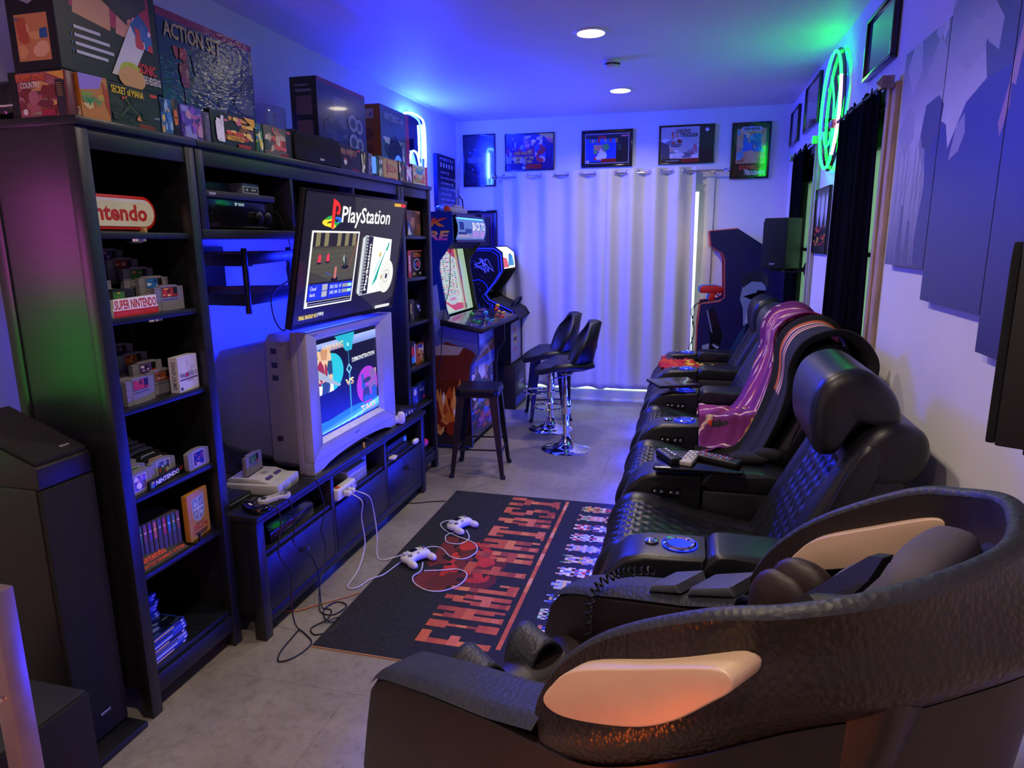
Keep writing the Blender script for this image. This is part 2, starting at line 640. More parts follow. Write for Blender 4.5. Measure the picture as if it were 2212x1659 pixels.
# ================================================================== LAMPS
# recessed ceiling downlights
def downlight(x, y, label, on):
    t = thing('ceiling_downlight', label, 'ceiling light', (x, y, ZC), 0, 'recessed ceiling downlights')
    G().lathe([(.082, -.006), (.098, -.005), (.101, -.001), (.101, 0), (.07, 0), (.076, -.004)], 32).build('trim_ring', M_TRIM, t)
    G().lathe([(.079, -.004), (.079, -.0065), (.06, -.0075), (.001, -.008)], 32).build('diffuser', emis('downlight_glow', '#fff0cf', 14), t)
    lamp_area('lamp', t, (0, 0, -.012), (0, 0, 0), .15, L_DOWN * on, '#ffead0', spread=150)
    return t
downlight(-.62, 4.21, 'lit recessed downlight nearer to the camera, above the rug end', 1)
downlight(-.61, 5.80, 'lit recessed downlight farther away, near the curtain wall', 1)
downlight(-.62, 2.62, 'lit recessed downlight above the television, outside the picture', 1)
downlight(-.62, 1.03, 'lit recessed downlight above the massage chair, outside the picture', 1)

downlight(-.62, -.56, 'lit recessed downlight behind the camera, outside the picture', 1)

sd = thing('smoke_detector', 'small white smoke detector on the ceiling between the two lit downlights', 'smoke detector', (-.572, 4.875, ZC))
G().lathe([(.02, -.048), (.045, -.045), (.056, -.034), (.058, 0), (.05, 0)], 24).build('housing', M_WHITE, sd)
for k in range(6):
    a = -2.2 + k * .35
    g = G().cbox((0, 0, 0), (.016, .004, .012))
    g.xf(Matrix.Translation((.0565 * math.cos(a), .0565 * math.sin(a), -.026)) @ Matrix.Rotation(a + PI / 2, 4, 'Z'))
    g.build('vent_slot', M_BLACK, sd)

# blue neon sign on the left wall: a game pad outline
ns = thing('neon_sign', 'glowing blue neon sign on the white wall above the arcade cabinets', 'neon sign', (XL, 5.62, 2.45), 90)
def npad(p, d=-.045):
    return [(x, d, z) for x, z in p]
pad = [(-.30, -.16), (-.33, .02), (-.24, .17), (-.10, .21), (.10, .21), (.20, .17), (.22, .0), (.20, -.20), (.10, -.22), (.02, -.10), (-.10, -.10), (-.20, -.24)]
pth = smoothpath(npad(pad), 6, True)
G().tube(pth, .008, 8, True).build('tube', emis('neon_blue', '#1026ff', L_BLUE), ns)
G().tube(smoothpath(npad([(.16, .155), (.165, .06), (.165, -.03), (.16, -.12)]), 6), .0095, 8).build('tube', emis('neon_pale_blue', '#3048ff', L_BLUE * .8), ns)
G().prism([(x * 1.08, z * 1.08) for x, z in pad], 'y', -.026, -.02).build('acrylic_backing', MATS.setdefault('clear_acrylic', pane_mat('clear_acrylic', '#f2f4f4', .0)), ns)
for x, z in ((-.24, .12), (.16, .14), (-.22, -.14), (.15, -.15)):
    G().lathe([(.008, 0), (.008, -.03)], 10, (x, 0, z), 'y').build('standoff', M_CHROME, ns)

# green neon sign on the right wall
gs = thing('neon_sign', 'tall glowing green neon ring sign on the right wall above the black curtain', 'neon sign', (XR, 4.68, 2.37), -90)
ring = [(.30 * math.sin(t) , .33 * math.cos(t)) for t in [2 * PI * k / 40 for k in range(40)]]
G().tube([(x, -.05, z) for x, z in ring if not (x > .17 and z < .1)], .008, 8).build('tube', emis('neon_green', '#0cff34', L_GREEN), gs)
G().tube([(x, -.05, z) for x, z in ring if (x > .14 and z < .15)], .009, 8).build('tube', emis('neon_pink', '#ffb0e4', 2.2), gs)
G().tube(smoothpath([(-.02, -.05, .20), (.12, -.05, .02), (.10, -.05, -.16), (-.05, -.05, -.2), (-.16, -.05, -.1)], 6), .005, 8).build('tube', MATS['neon_green'], gs)
G().prism([(x * 1.06, z * 1.06) for x, z in ring], 'y', -.032, -.026).build('acrylic_backing', MATS['clear_acrylic'], gs)
for x, z in ((-.2, .16), (.2, .16), (-.2, -.16), (.2, -.16)):
    G().lathe([(.008, 0), (.008, -.035)], 10, (x, 0, z), 'y').build('standoff', M_CHROME, gs)

# coloured light tube on the left wall, beside the bookcase (outside the picture, seen in its reflection)
lt = thing('light_tube', 'vertical green and magenta light tube on the left wall beside the bookcase', 'wall light', (XL, 1.22, 1.0), 90)
G().box(-.025, .025, -.02, 0, 0, .85).build('holder', M_BLACK, lt)
G().tube([(0, -.04, .02), (0, -.04, .45)], .017, 10).build('tube', emis('tube_green', '#14ff48', L_TUBE), lt)
G().tube([(0, -.04, .455), (0, -.04, .83)], .017, 10).build('tube', emis('tube_magenta', '#f060d8', L_TUBE * 2.4), lt)

# sconce added out of view behind the camera, for warm light
sc = thing('added_sconce', 'added warm orange sconce on the unseen wall behind the camera', 'wall light', (-.95, YB, 1.35), 180)
G().lathe([(.06, 0), (.06, -.02)], 20, ax='y').build('back_plate', M_STEEL, sc)
G().lathe([(.02, .0), (.09, .05), (.11, .2), (.105, .2), (.085, .05)], 20, (0, -.12, 0)).build('shade', mat('added_sconce_shade', '#e8b98a', .6), sc)
G().tube([(0, -.02, 0), (0, -.12, .0), (0, -.12, .04)], .012, 8).build('arm', M_STEEL, sc)
G().sup((0, -.12, .13), (.08, .08, .12), .9, 12, 8).build('bulb', emis('added_sconce_bulb', '#ffae80', L_WARM), sc)

# orange globe lamp on the floor, left of the camera (outside the picture)
gl = thing('globe_lamp', 'orange glass globe lamp standing on the floor near the massage chair', 'lamp', (-.78, .42, 0))
G().lathe([(.07, 0), (.072, .012), (.04, .03), (.03, .04)], 24).build('base', M_STEEL, gl)
G().sup((0, 0, .135), (.2, .2, .2), 1, 24, 16).build('globe', emis('orange_globe', '#ff6a1c', L_GLOBE), gl)
# ================================================================== BOOKCASES, BRIDGE SHELF, TV BENCH
XB, Y0, LM = -1.734, 1.667, 1.806
SHELF = [1.653, 1.385, 1.09, .79, .512, .160]
def bookcase(label, y):
    t = thing('bookcase', label, 'bookcase', (XB, y, 0), 90, 'black open bookcases')
    w, d = .49, .37
    for x0 in (0, w - .045):
        for y0 in (0, d - .045):
            G().box(x0, x0 + .045, y0, y0 + .045, 0, 1.955).build('post', M_WOOD, t, bevel=.0025)
    for x0, x1 in ((.006, .022), (w - .022, w - .006)):
        G().box(x0, x1, .045, d - .045, .105, 1.955).build('side_panel', M_WOOD, t)
    G().box(-.004, w + .004, -.012, d + .004, 1.955, 1.98).build('top_board', M_WOODH, t, bevel=.003)
    G().box(.045, w - .045, .004, .022, 1.895, 1.955).build('top_rail', M_WOODH, t, bevel=.002)
    G().box(.045, w - .045, .004, .022, .07, .138).build('bottom_rail', M_WOODH, t, bevel=.002)
    G().box(.022, w - .022, d - .012, d - .004, .1, 1.955).build('back_panel', M_WOOD, t)
    for z in SHELF:
        G().box(.022, w - .022, .014, d - .014, z - .02, z).build('shelf', M_WOODH, t, bevel=.002)
    return t
bc1 = bookcase('tall black bookcase nearest the camera, full of game cartridges', Y0)
bc2 = dup(bc1, 'tall black bookcase at the far end beside the arcade cabinet', (XB, Y0 + .49 + LM, 0), 90)

br = thing('bridge_shelf', 'long black shelf unit bridging the two bookcases above the television', 'shelf', (XB, Y0 + .496, 0), 90)
w = LM - .012
G().box(0, w, -.012, .37, 1.955, 1.98).build('top_board', M_WOODH, br, bevel=.003)
G().box(0, .04, 0, .37, 1.668, 1.955).build('end_panel', M_WOOD, br, bevel=.002)
G().box(w - .04, w, 0, .37, 1.668, 1.955).build('end_panel', M_WOOD, br, bevel=.002)
G().box(0, w, 0, .37, 1.634, 1.668).build('bottom_board', M_WOODH, br, bevel=.002)
G().box(.04, w - .04, .004, .022, 1.895, 1.955).build('top_rail', M_WOODH, br, bevel=.002)
for x in (.61, 1.195):
    G().box(x, x + .02, .01, .35, 1.668, 1.955).build('divider', M_WOOD, br, bevel=.001)
G().box(.0, w, .36, .368, 1.668, 1.955).build('back_panel', M_WOOD, br)

BX, BY = -1.63, 2.171
be = thing('tv_bench', 'long black TV bench with three drawers under the big television', 'TV bench', (BX, BY, 0), 90)
w, d = 1.778, .47
for x0 in (0, w - .05):
    for y0 in (0, d - .05):
        G().box(x0, x0 + .05, y0, y0 + .05, 0, .525).build('leg', M_WOOD, be, bevel=.003)
G().box(-.008, w + .008, -.012, d + .004, .525, .551).build('top_board', M_WOODH, be, bevel=.004)
for x0 in (.008, w - .03):
    G().box(x0, x0 + .022, .05, d - .05, .11, .525).build('end_panel', M_WOOD, be)
G().box(.05, w - .05, .002, .024, .505, .525).build('top_rail', M_WOODH, be)
G().box(.05, w - .05, .004, .03, .06, .104).build('bottom_rail', M_WOODH, be, bevel=.002)
G().box(.03, w - .03, .012, d - .02, .352, .372).build('mid_shelf', M_WOODH, be, bevel=.002)
G().box(.03, w - .03, .03, d - .02, .085, .1).build('bottom_board', M_WOODH, be)
G().box(.03, w - .03, d - .014, d - .006, .105, .525).build('back_panel', M_WOOD, be)
_px = [.05, .602, 1.198, w - .05]
for x in _px[1:3]:
    G().box(x - .014, x + .014, .004, d - .02, .1, .525).build('partition', M_WOOD, be, bevel=.002)
for i in range(3):
    a = _px[i] + (.017 if i else .003)
    b_ = _px[i + 1] - (.017 if i < 2 else .003)
    dr = G().box(a, b_, .003, .022, .108, .349).build('drawer', M_WOODH, be, bevel=.002)
    G().lathe([(.006, 0), (.007, -.012), (.016, -.016), (.018, -.022), (.012, -.027), (.002, -.028)], 18, ((a + b_) / 2, .003, .265), 'y').build('knob', mat('knob_paint', '#23252c', .3), dr)
# blue light bars standing on the floor under the bench
for k, (yy, lab) in enumerate(((2.80, 'slim blue light box on the floor under the left drawer'), (3.44, 'slim blue light box on the floor under the middle drawer'))):
    lb = thing('light_box', lab, 'light', (-1.72, yy - .09, 0), 90, 'blue floor light boxes under the bench')
    G().box(0, .18, 0, .10, 0, .042).build('housing', mat('blue_white_plastic', '#9fb3ff', .4), lb, bevel=.004)
    G().box(.006, .174, -.002, 0, .006, .036).build('glow_panel', emis('floor_bar_glow', '#2338ff', 2.5), lb)

# ================================================================== LED TELEVISION on a swing arm
tv = thing('flat_television', 'flat television on a swing arm showing a console start screen', 'television', (-1.57, 3.018, 1.542))
tv.rotation_euler = (R(11.65), 0, R(90))
TWD, THT = 1.015, .589
G().box(-TWD / 2, TWD / 2, 0, .028, -THT / 2, THT / 2).build('housing', M_BLACK, tv, bevel=.004)
G().box(-.36, .36, .028, .06, -.22, .12).build('rear_cover', M_BLACK, tv, bevel=.01)
g = G()
b_ = .009
g.box(-TWD / 2, TWD / 2, -.004, 0, THT / 2 - b_, THT / 2).box(-TWD / 2, TWD / 2, -.004, 0, -THT / 2, -THT / 2 + .016)
g.box(-TWD / 2, -TWD / 2 + b_, -.004, 0, -THT / 2 + .016, THT / 2 - b_).box(TWD / 2 - b_, TWD / 2, -.004, 0, -THT / 2 + .016, THT / 2 - b_)
g.build('bezel', M_BLACKG, tv)
p = P()
p.rect(.009, .027, .991, .985, '#120f10')
p.poly([(.42, .985), (.991, .985), (.991, .12), (.78, .03), (.56, .2), (.5, .5)], '#2a2724')
for i in range(26):
    p.rect(.5 + i * .0185, .30, .504 + i * .0185, .985, '#1e1b1b')
for i in range(16):
    p.rect(.5, .3 + i * .043, .991, .304 + i * .043, '#1e1b1b')
p.poly([(.009, .25), (.07, .3), (.06, .48), (.009, .5)], '#2a1210')
# logo: upright letter over a lying swirl
p.poly([(.155, .782), (.19, .812), (.231, .827), (.231, .79), (.205, .782), (.19, .768), (.231, .775), (.231, .741), (.18, .752), (.158, .765)], '#f0d020')
p.poly([(.172, .797), (.20, .822), (.231, .829), (.231, .806), (.205, .797)], '#1fa040')
p.poly([(.262, .822), (.30, .822), (.323, .808), (.318, .79), (.29, .77), (.262, .76), (.262, .778), (.290, .79), (.298, .8), (.262, .803)], '#2a60d8')
p.poly([(.262, .803), (.262, .778), (.30, .783), (.318, .79), (.27, .748), (.252, .744), (.252, .79)], '#1fa040')
p.poly([(.231, .741), (.252, .729), (.275, .75), (.262, .765), (.25, .745)], '#f0d020')
p.poly([(.217, .956), (.252, .944), (.282, .922), (.296, .89), (.295, .85), (.286, .836), (.268, .84), (.266, .86), (.278, .866), (.279, .892), (.266, .903), (.255, .906), (.255, .731), (.231, .745), (.228, .95)], '#f02818')
p.text('PlayStation', .317, .744, .817, .907, '#f4f4f4', bold=.012)
# left frame: abstract game view
p.rect(.083, .143, .505, .716, '#e8e8e8')
p.rect(.096, .188, .493, .702, '#3a382b')
p.rect(.096, .188, .493, .33, '#111018')
p.poly([(.096, .42), (.3, .33), (.493, .34), (.493, .60), (.096, .58)], '#4b4836')
for i in range(7):
    p.poly([(.096, .36 + i * .035), (.493, .345 + i * .04), (.493, .349 + i * .04), (.096, .364 + i * .035)], '#39382a')
p.rect(.096, .60, .493, .702, '#1d1a14')
for x in (.12, .19, .30, .37, .44):
    p.poly([(x, .60), (x + .035, .605), (x + .035, .702), (x, .702)], '#7a7350')
for x, y_ in ((.165, .50), (.235, .505)):
    p.ell(x, y_ - .02, .02, .012, '#0c0b0a')
    p.poly([(x - .014, y_ - .018), (x + .014, y_ - .018), (x + .010, y_ + .035), (x - .004, y_ + .045), (x - .012, y_ + .02)], '#d83448')
p.ell(.402, .435, .035, .018, '#0a0909'); p.ell(.314, .345, .032, .018, '#0a0909')
p.rect(.305, .35, .325, .44, '#c06a66'); p.rect(.392, .44, .41, .5, '#2b2c33'); p.poly([(.37, .5), (.38, .54), (.393, .46)], '#8fa8a0')
p.poly([(.235, .405), (.275, .385), (.265, .378), (.235, .395)], '#3448a8')
p.poly([(.43, .42), (.491, .66), (.493, .64), (.436, .42)], '#8a4a38')
p.rect(.100, .193, .264, .318, '#1b2fd0'); p.rect(.270, .195, .492, .316, '#1b2fd0')
p.rect(.096, .188, .493, .196, '#0a0a10')
p.text('Cloud', .115, .272, .165, .300, '#e8ecff'); p.text('Aeris', .115, .225, .16, .255, '#e8ecff')
p.rect(.215, .265, .26, .312, '#a8a8ae'); p.rect(.215, .215, .26, .258, '#a8a8ae')
p.text('302/ 302  47', .282, .272, .385, .300, '#dff0ff'); p.text('240/ 240  52', .282, .228, .385, .255, '#dff0ff')
p.rect(.395, .272, .485, .30, '#8f9598'); p.rect(.395, .228, .485, .255, '#8f9598')
p.rect(.45, .275, .483, .297, '#9af0d0'); p.rect(.45, .231, .483, .252, '#9af0d0')
p.rect(.104, .155, .492, .185, '#0b0b0b'); p.rect(.104, .166, .492, .169, '#d8d8d8')
# right: game case and disc
p.poly([(.546, .661), (.574, .687), (.87, .654), (.90, .19), (.578, .175), (.549, .205)], '#c9cdd0')
p.poly([(.57, .68), (.60, .68), (.605, .18), (.575, .18)], '#8a8f94')
p.poly([(.605, .683), (.655, .675), (.662, .186), (.608, .18)], '#15141c')
for i in range(18):
    p.rect(.588, .2 + i * .027, .612, .21 + i * .027, '#101014')
_o = len(p.it)
p.text('PlayStation', 0, 0, 1, 1, '#f2f2f2', bold=.02)
vs_, fs_, c_, c2_ = p.it[_o]
p.it[_o] = ([(.650 - v[1] * .032, .215 + v[0] * .40) for v in vs_], fs_, c_, c2_)
p.poly([(.655, .675), (.87, .652), (.897, .192), (.662, .187)], '#e9eef0')
p.poly([(.70, .24), (.745, .38), (.79, .50), (.83, .60), (.845, .64), (.80, .50), (.77, .40), (.75, .30)], '#0f9a80')
p.poly([(.815, .56), (.84, .63), (.85, .62), (.835, .55)], '#0f9a80')
p.poly([(.69, .3), (.73, .44), (.77, .52), (.74, .4)], '#b8d4d0')
p.ell(.755, .52, .012, .022, '#c8b23a')
p.ell(.862, .318, .082, .150, '#dcdcd2', 32); p.ell(.86, .322, .034, .062, '#b9b9b0', 24); p.ell(.86, .322, .026, .047, '#e8e8e0', 24)
p.ell(.86, .322, .014, .026, '#33333a', 20); p.rect(.795, .30, .812, .335, '#b09a60')
p.text('FINAL FANTASY VII', .05, .060, .186, .092, '#f2d818', bold=.02); p.text('(1997)', .192, .060, .25, .095, '#f0f0f0', bold=.02)
[p.rect(.847 + i * .02, .945, .862 + i * .02, .972, '#f0b020' if i < 4 else '#e02828') for i in range(7)]
[p.rect(.78 + i * .0145, .028 + .004 * (i % 2), .791 + i * .0145, .055, '#f2f2f2') for i in range(12)]
p.build('screen', tv, (-TWD / 2, -.0005, -THT / 2), *FX, TWD, THT, M_SCREEN, step=.00003, base=.0002)
mt = thing('tv_wall_mount', 'black double swing arm holding the flat television to the wall', 'wall mount', (XL, 2.70, 1.46), 90)
G().box(-.22, .34, -.025, 0, -.14, .14).build('wall_plate', M_BLACK, mt, bevel=.003)
def bar(g, a, b_, hz, th):
    a, b_ = Vector(a), Vector(b_)
    dv = (b_ - a); n = Vector((-dv.y, dv.x, 0)).normalized() * th / 2
    vs = []
    for q in (a, b_):
        for sg_ in (-1, 1):
            for s2 in (-1, 1):
                vs.append(q + n * sg_ + Vector((0, 0, hz / 2 * s2)))
    return g.add(vs, [(0, 1, 3, 2), (4, 6, 7, 5), (0, 4, 5, 1), (2, 3, 7, 6), (0, 2, 6, 4), (1, 5, 7, 3)])
for z in (-.085, .085):
    bar(G(), (-.12, -.03, z), (-.15, -.50, z), .052, .022).build('inner_arm', M_BLACK, mt, bevel=.003)
    bar(G(), (-.15, -.50, z), (.28, -.64, z + .03), .046, .022).build('outer_arm', M_BLACK, mt, bevel=.003)
    bar(G(), (.20, -.03, z + .01), (.34, -.40, z + .01), .046, .022).build('inner_arm', M_BLACK, mt, bevel=.003)
    bar(G(), (.34, -.40, z + .01), (.30, -.66, z + .02), .046, .022).build('outer_arm', M_BLACK, mt, bevel=.003)
G().lathe([(.011, -.145), (.013, -.14), (.013, .13), (.011, .135)], 14, (-.15, -.50, 0)).build('pivot_post', M_STEEL, mt)
G().lathe([(.011, -.12), (.013, -.115), (.013, .13), (.011, .135)], 14, (.34, -.40, 0)).build('pivot_post', M_STEEL, mt)
G().box(.10, .52, -.675, -.66, -.14, .14).build('screen_plate', M_BLACK, mt, bevel=.003)
for z in (-.155, .10):
    G().box(.0, .62, -.658, -.652, z - .006, z + .006).build('light_strip', emis('tv_strip', '#1422ff', L_TVBACK), mt)

# ================================================================== CRT TELEVISION on the bench
ct = thing('tube_television', 'large silver tube television standing on the bench, showing a fighting game', 'television', (-1.65, 2.66, .5515), 90)
CW, CH = .908, .672
M_SILV = mat('silver_plastic', '#a9a8b4', .38, metal=.25, var=.03)
M_CRTB = mat('tube_set_grey', '#6e6c72', .55, var=.08)
# bezel: front frame with arched foot
sx0, sx1, sz0, sz1 = .105, .745, .150, .617
g = G()
out = [(0, 0), (.06, 0)]
for k in range(9):
    t = k / 8
    out.append((.06 + t * (CW - .12), .055 * math.sin(PI * t) ** .7))
out += [(CW - .06, 0), (CW, 0), (CW, CH), (0, CH)]
inn = [(sx0, sz0), (sx1, sz0), (sx1, sz1), (sx0, sz1)]
# front ring as four trapezoid panels round the picture + the foot
g.prism([(0, .06), (CW, .06), (sx1 + .02, sz0 - .02), (sx0 - .02, sz0 - .02)], 'y', 0, .05)
g.prism([(0, CH), (sx0 - .02, sz1 + .02), (sx1 + .02, sz1 + .02), (CW, CH)], 'y', 0, .05)
g.prism([(0, .06), (sx0 - .02, sz0 - .02), (sx0 - .02, sz1 + .02), (0, CH)], 'y', 0, .05)
g.prism([(CW, .06), (CW, CH), (sx1 + .02, sz1 + .02), (sx1 + .02, sz0 - .02)], 'y', 0, .05)
g.build('bezel', M_SILV, ct, bevel=.003)
foot = [(0, .0595), (0, 0), (.05, 0)] + [(.05 + (CW - .10) * k / 10, .045 * math.sin(PI * k / 10) ** .6) for k in range(1, 10)] + [(CW - .05, 0), (CW, 0), (CW, .0595)]
G().prism(foot, 'y', .002, .05).build('foot', M_SILV, ct)
g = G()
for q in range(4):
    a, b_ = inn[q], inn[(q + 1) % 4]
    o_ = [(sx0 - .02, sz0 - .02), (sx1 + .02, sz0 - .02), (sx1 + .02, sz1 + .02), (sx0 - .02, sz1 + .02)]
    c_, d_ = o_[(q + 1) % 4], o_[q]
    g.add([(d_[0], .001, d_[1]), (c_[0], .001, c_[1]), (b_[0], .026, b_[1]), (a[0], .026, a[1])], [(0, 1, 2, 3)])
g.build('screen_lip', mat('pale_silver', '#c3c4d2', .3, metal=.3), ct, smooth=False)
G().box(sx0, sx1, .027, .04, sz0, sz1).build('glass', M_BLACKG, ct)
G().box(.0, CW, .05, .085, .0, CH).build('side_band', mat('dusty_silver', '#8f8a94', .5), ct, bevel=.006)
# tapering body
def ring4(x0, x1, z0, z1, y_):
    c_ = .035
    return [(x0 + c_, y_, z0), (x1 - c_, y_, z0), (x1, y_, z0 + c_), (x1, y_, z1 - c_), (x1 - c_, y_, z1), (x0 + c_, y_, z1), (x0, y_, z1 - c_), (x0, y_, z0 + c_)]
rs = [ring4(.012, CW - .012, .012, CH - .012, .085), ring4(.02, CW - .02, .014, CH - .02, .23), ring4(.06, CW - .06, .02, CH - .06, .26),
      ring4(.085, CW - .085, .03, CH - .10, .44), ring4(.10, CW - .10, .05, CH - .12, .56), ring4(.16, CW - .16, .10, CH - .20, .64)]
g = G()
vs = [q for r_ in rs for q in r_]
fs = [tuple(range(7, -1, -1))]
for i in range(len(rs) - 1):
    for k in range(8):
        fs.append((i * 8 + k, i * 8 + (k + 1) % 8, (i + 1) * 8 + (k + 1) % 8, (i + 1) * 8 + k))
fs.append(tuple(range(40, 48)))
g.add(vs, fs).build('body', M_CRTB, ct, bevel=.006)
# louvres and grips on the near side
g = G()
for r_ in range(20):
    for c_ in range(9):
        y_ = .30 + c_ * .022
        z_ = .17 + r_ * .016
        x_ = .072 + (y_ - .26) * .12
        g.box(x_ - .001, x_ + .004, y_, y_ + .015, z_, z_ + .006)
lv = g.build('louvres', M_BLACK, ct, smooth=False)
lv['kind'] = 'stuff'
for z_ in (.15, .44, .50, .565):
    G().box(.0165, .024, .12, .20, z_, z_ + .028).build('grip_recess', M_DARK, ct, bevel=.003)
p = P()
p.rect(0, 0, 1, 1, '#06090f')
p.rect(0, .855, 1, .955, '#6f86c8', '#9fb0e8')
p.poly([(.30, .99), (.62, .99), (.56, .80), (.47, .80)], '#22a8c0')
p.rect(0, .02, 1, .135, '#4f86b0', '#2aa0b0')
p.poly([(0, .05), (1, .135), (1, .15), (.5, .17), (0, .12)], '#1b6f8e')
for k in range(7):
    p.poly([(.05 + k * .1, .02), (1, .06 + k * .012), (1, .066 + k * .012), (.02 + k * .1, .03)], '#79d8e0')
p.ell(.22, .63, .19, .20, '#25b8c8', 32)
p.blobs(.0, .43, .24, .90, ['#1d5f8c', '#c08a5a', '#8e2530', '#d9b48a', '#274060', '#e8e0da'], 16, 5, .15, .4)
p.poly([(0, .72), (.30, .50), (.36, .47), (.33, .45), (0, .62)], '#9aa6b2')
p.ell(.80, .34, .19, .215, '#a236c0', 32)
p.blobs(.70, .15, .97, .50, ['#1f4fa8', '#6b4a3a', '#d8b090', '#2b2f44', '#1f4fa8', '#7a5a9a'], 13, 9, .12, .35)
p.poly([(.488, .60), (.512, .60), (.507, .10), (.497, .06), (.49, .10)], '#3d8fc0')
p.poly([(.498, .66), (.45, .60), (.498, .545), (.546, .60)], '#7ec8ea'); p.poly([(.498, .64), (.47, .60), (.498, .565), (.526, .60)], '#0c3046')
p.rect(.494, .66, .504, .87, '#2a7ca0'); p.ell(.499, .87, .014, .02, '#b8f0ff')
p.text('HWANG', .12, .856, .425, .928, '#b86a28', '#ffe0a0', bold=.02)
p.text('DEMONSTRATION', .555, .658, .955, .708, '#b8c8e0', '#ffffff', bold=.015)
p.text('VS', .43, .42, .565, .495, '#c09030', '#fff0c0', bold=.03)
p.text('TAKI', .66, .045, .92, .118, '#b86a28', '#ffe0a0', bold=.02)
p.build('picture', ct, (sx0, .0268, sz0), *FX, sx1 - sx0, sz1 - sz0, M_SCREEN, step=.00003)
p = P().text('Trinitron', 0, 0, 1, 1, '#3a3a42')
p.build('maker_lettering', ct, (.05, 0, sz1 + .03), *FX, .045, .008)
p = P().text('SONY', 0, 0, 1, 1, '#4a4a52', bold=.02)
p.build('maker_lettering', ct, (.40, 0, .09), *FX, .06, .012)

# ================================================================== TOWER SPEAKER, SUBWOOFER
sp = thing('tower_speaker', 'tall black floor speaker standing in front of the left bookcase', 'speaker', (-1.80, 1.444, 0), 90)
G().box(-.06, .19, -.075, .37, 0, .022).build('base', M_BLACK, sp, bevel=.003)
G().box(0, .19, .018, .34, .022, .915).build('cabinet', mat('black_ash', '#1a1517', .5, var=.3, scale=5, stretch=(12, 12, 1)), sp, bevel=.003)
G().box(.004, .186, 0, .018, .03, .91).build('grille', mat('speaker_cloth', '#0d0e12', .95, bump=.3, bscale=900), sp, bevel=.004)
P().text('SONY', 0, 0, 1, 1, '#c9cbe6', bold=.03).build('maker_lettering', sp, (.085, 0, .105), *FX, .04, .009)
at = thing('height_speaker', 'small slanted black speaker lying on top of the tower speaker', 'speaker', (-1.805, 1.444, .9155), 90)
G().prism([(0, 0), (.30, 0), (.30, .185), (.0, .065)], 'x', .003, .187).build('cabinet', MATS['black_ash'], at, bevel=.003)
g = G().prism([(.008, .0705), (.292, .184), (.292, .197), (.008, .083)], 'x', .008, .182)
g.build('grille', MATS['speaker_cloth'], at, bevel=.003)
P().text('SONY', 0, 0, 1, 1, '#b9b9c0', bold=.03).build('maker_lettering', at, (.12, .035, .0945), (1, 0, 0), (0, .929, .371), .035, .009, step=.0001)

sw = thing('subwoofer', 'black cube subwoofer on the floor in the bottom left corner', 'subwoofer', (-1.555, 1.0, 0), 90)
G().box(0, .30, .012, .40, .012, .41).build('cabinet', M_DARK, sw, bevel=.008)
G().box(.004, .296, 0, .012, .02, .405).build('grille', MATS['speaker_cloth'], sw, bevel=.004)
for x_ in (.02, .25):
    for y_ in (.03, .35):
        G().lathe([(.018, 0), (.018, .012)], 12, (x_ + .015, y_, 0)).build('foot', M_RUBBER, sw)
G().tube(smoothpath([(.23, .395, .36), (.24, .41, .425), (.26, .30, .4135), (.27, .22, .4135), (.25, .17, .4135)], 5), .0035, 6).build('cord', M_CORDW, sw)
# metal stand at the very left
st = thing('metal_stand', 'narrow metal stand at the bottom left corner of the picture', 'stand', (-1.428, 1.0, 0), 0)
G().box(-.045, 0, 0, .05, .012, .875).build('upright', mat('brushed_metal', '#9a868c', .35, metal=.6), st, bevel=.003)
G().box(-.16, .03, -.05, .10, 0, .012).build('base_plate', M_BLACK, st, bevel=.003)
G().lathe([(.006, -.001), (.006, -.006)], 10, (-.022, 0, .62), 'y').build('bolt', M_CHROME, st)
# ================================================================== BOXES ON TOP OF THE UNIT
ZT = 1.9805
ORD = ['first', 'second', 'third', 'fourth', 'fifth', 'sixth', 'seventh', 'eighth', 'ninth', 'tenth', 'eleventh', 'twelfth', 'thirteenth', 'fourteenth']
def gbox(label, loc, rz, w, h, d, base, art, side=None, m=None, name='game_box', cat='box', sideart=None, group=None):
    t = thing(name, label, cat, loc, rz, group)
    G().box(0, w, 0, d, 0, h).build('carton', mat('carton_' + base.strip('#'), base, .4), t, bevel=.0015)
    if art:
        p = P()
        art(p)
        p.build('cover_print', t, (0, 0, 0), *FX, w, h, m or M_PRINT)
    if sideart:
        p = P()
        sideart(p)
        p.build('spine_print', t, (0, d, 0), (0, -1, 0), (0, 0, 1), d, h, m or M_PRINT)
    return t
def snes_edges(p, bg, right='#141416'):
    p.rect(.01, .01, .99, .99, bg)
    p.rect(.80, .01, .99, .99, right)
    p.rrect(.83, .86, .97, .93, .02, .03, '#d83a3a')
    p.rect(.56, .01, .86, .11, '#8e1c1a')
    p.text('SUPER NINTENDO', .58, .035, .84, .085, '#3a0a08', bold=.03)

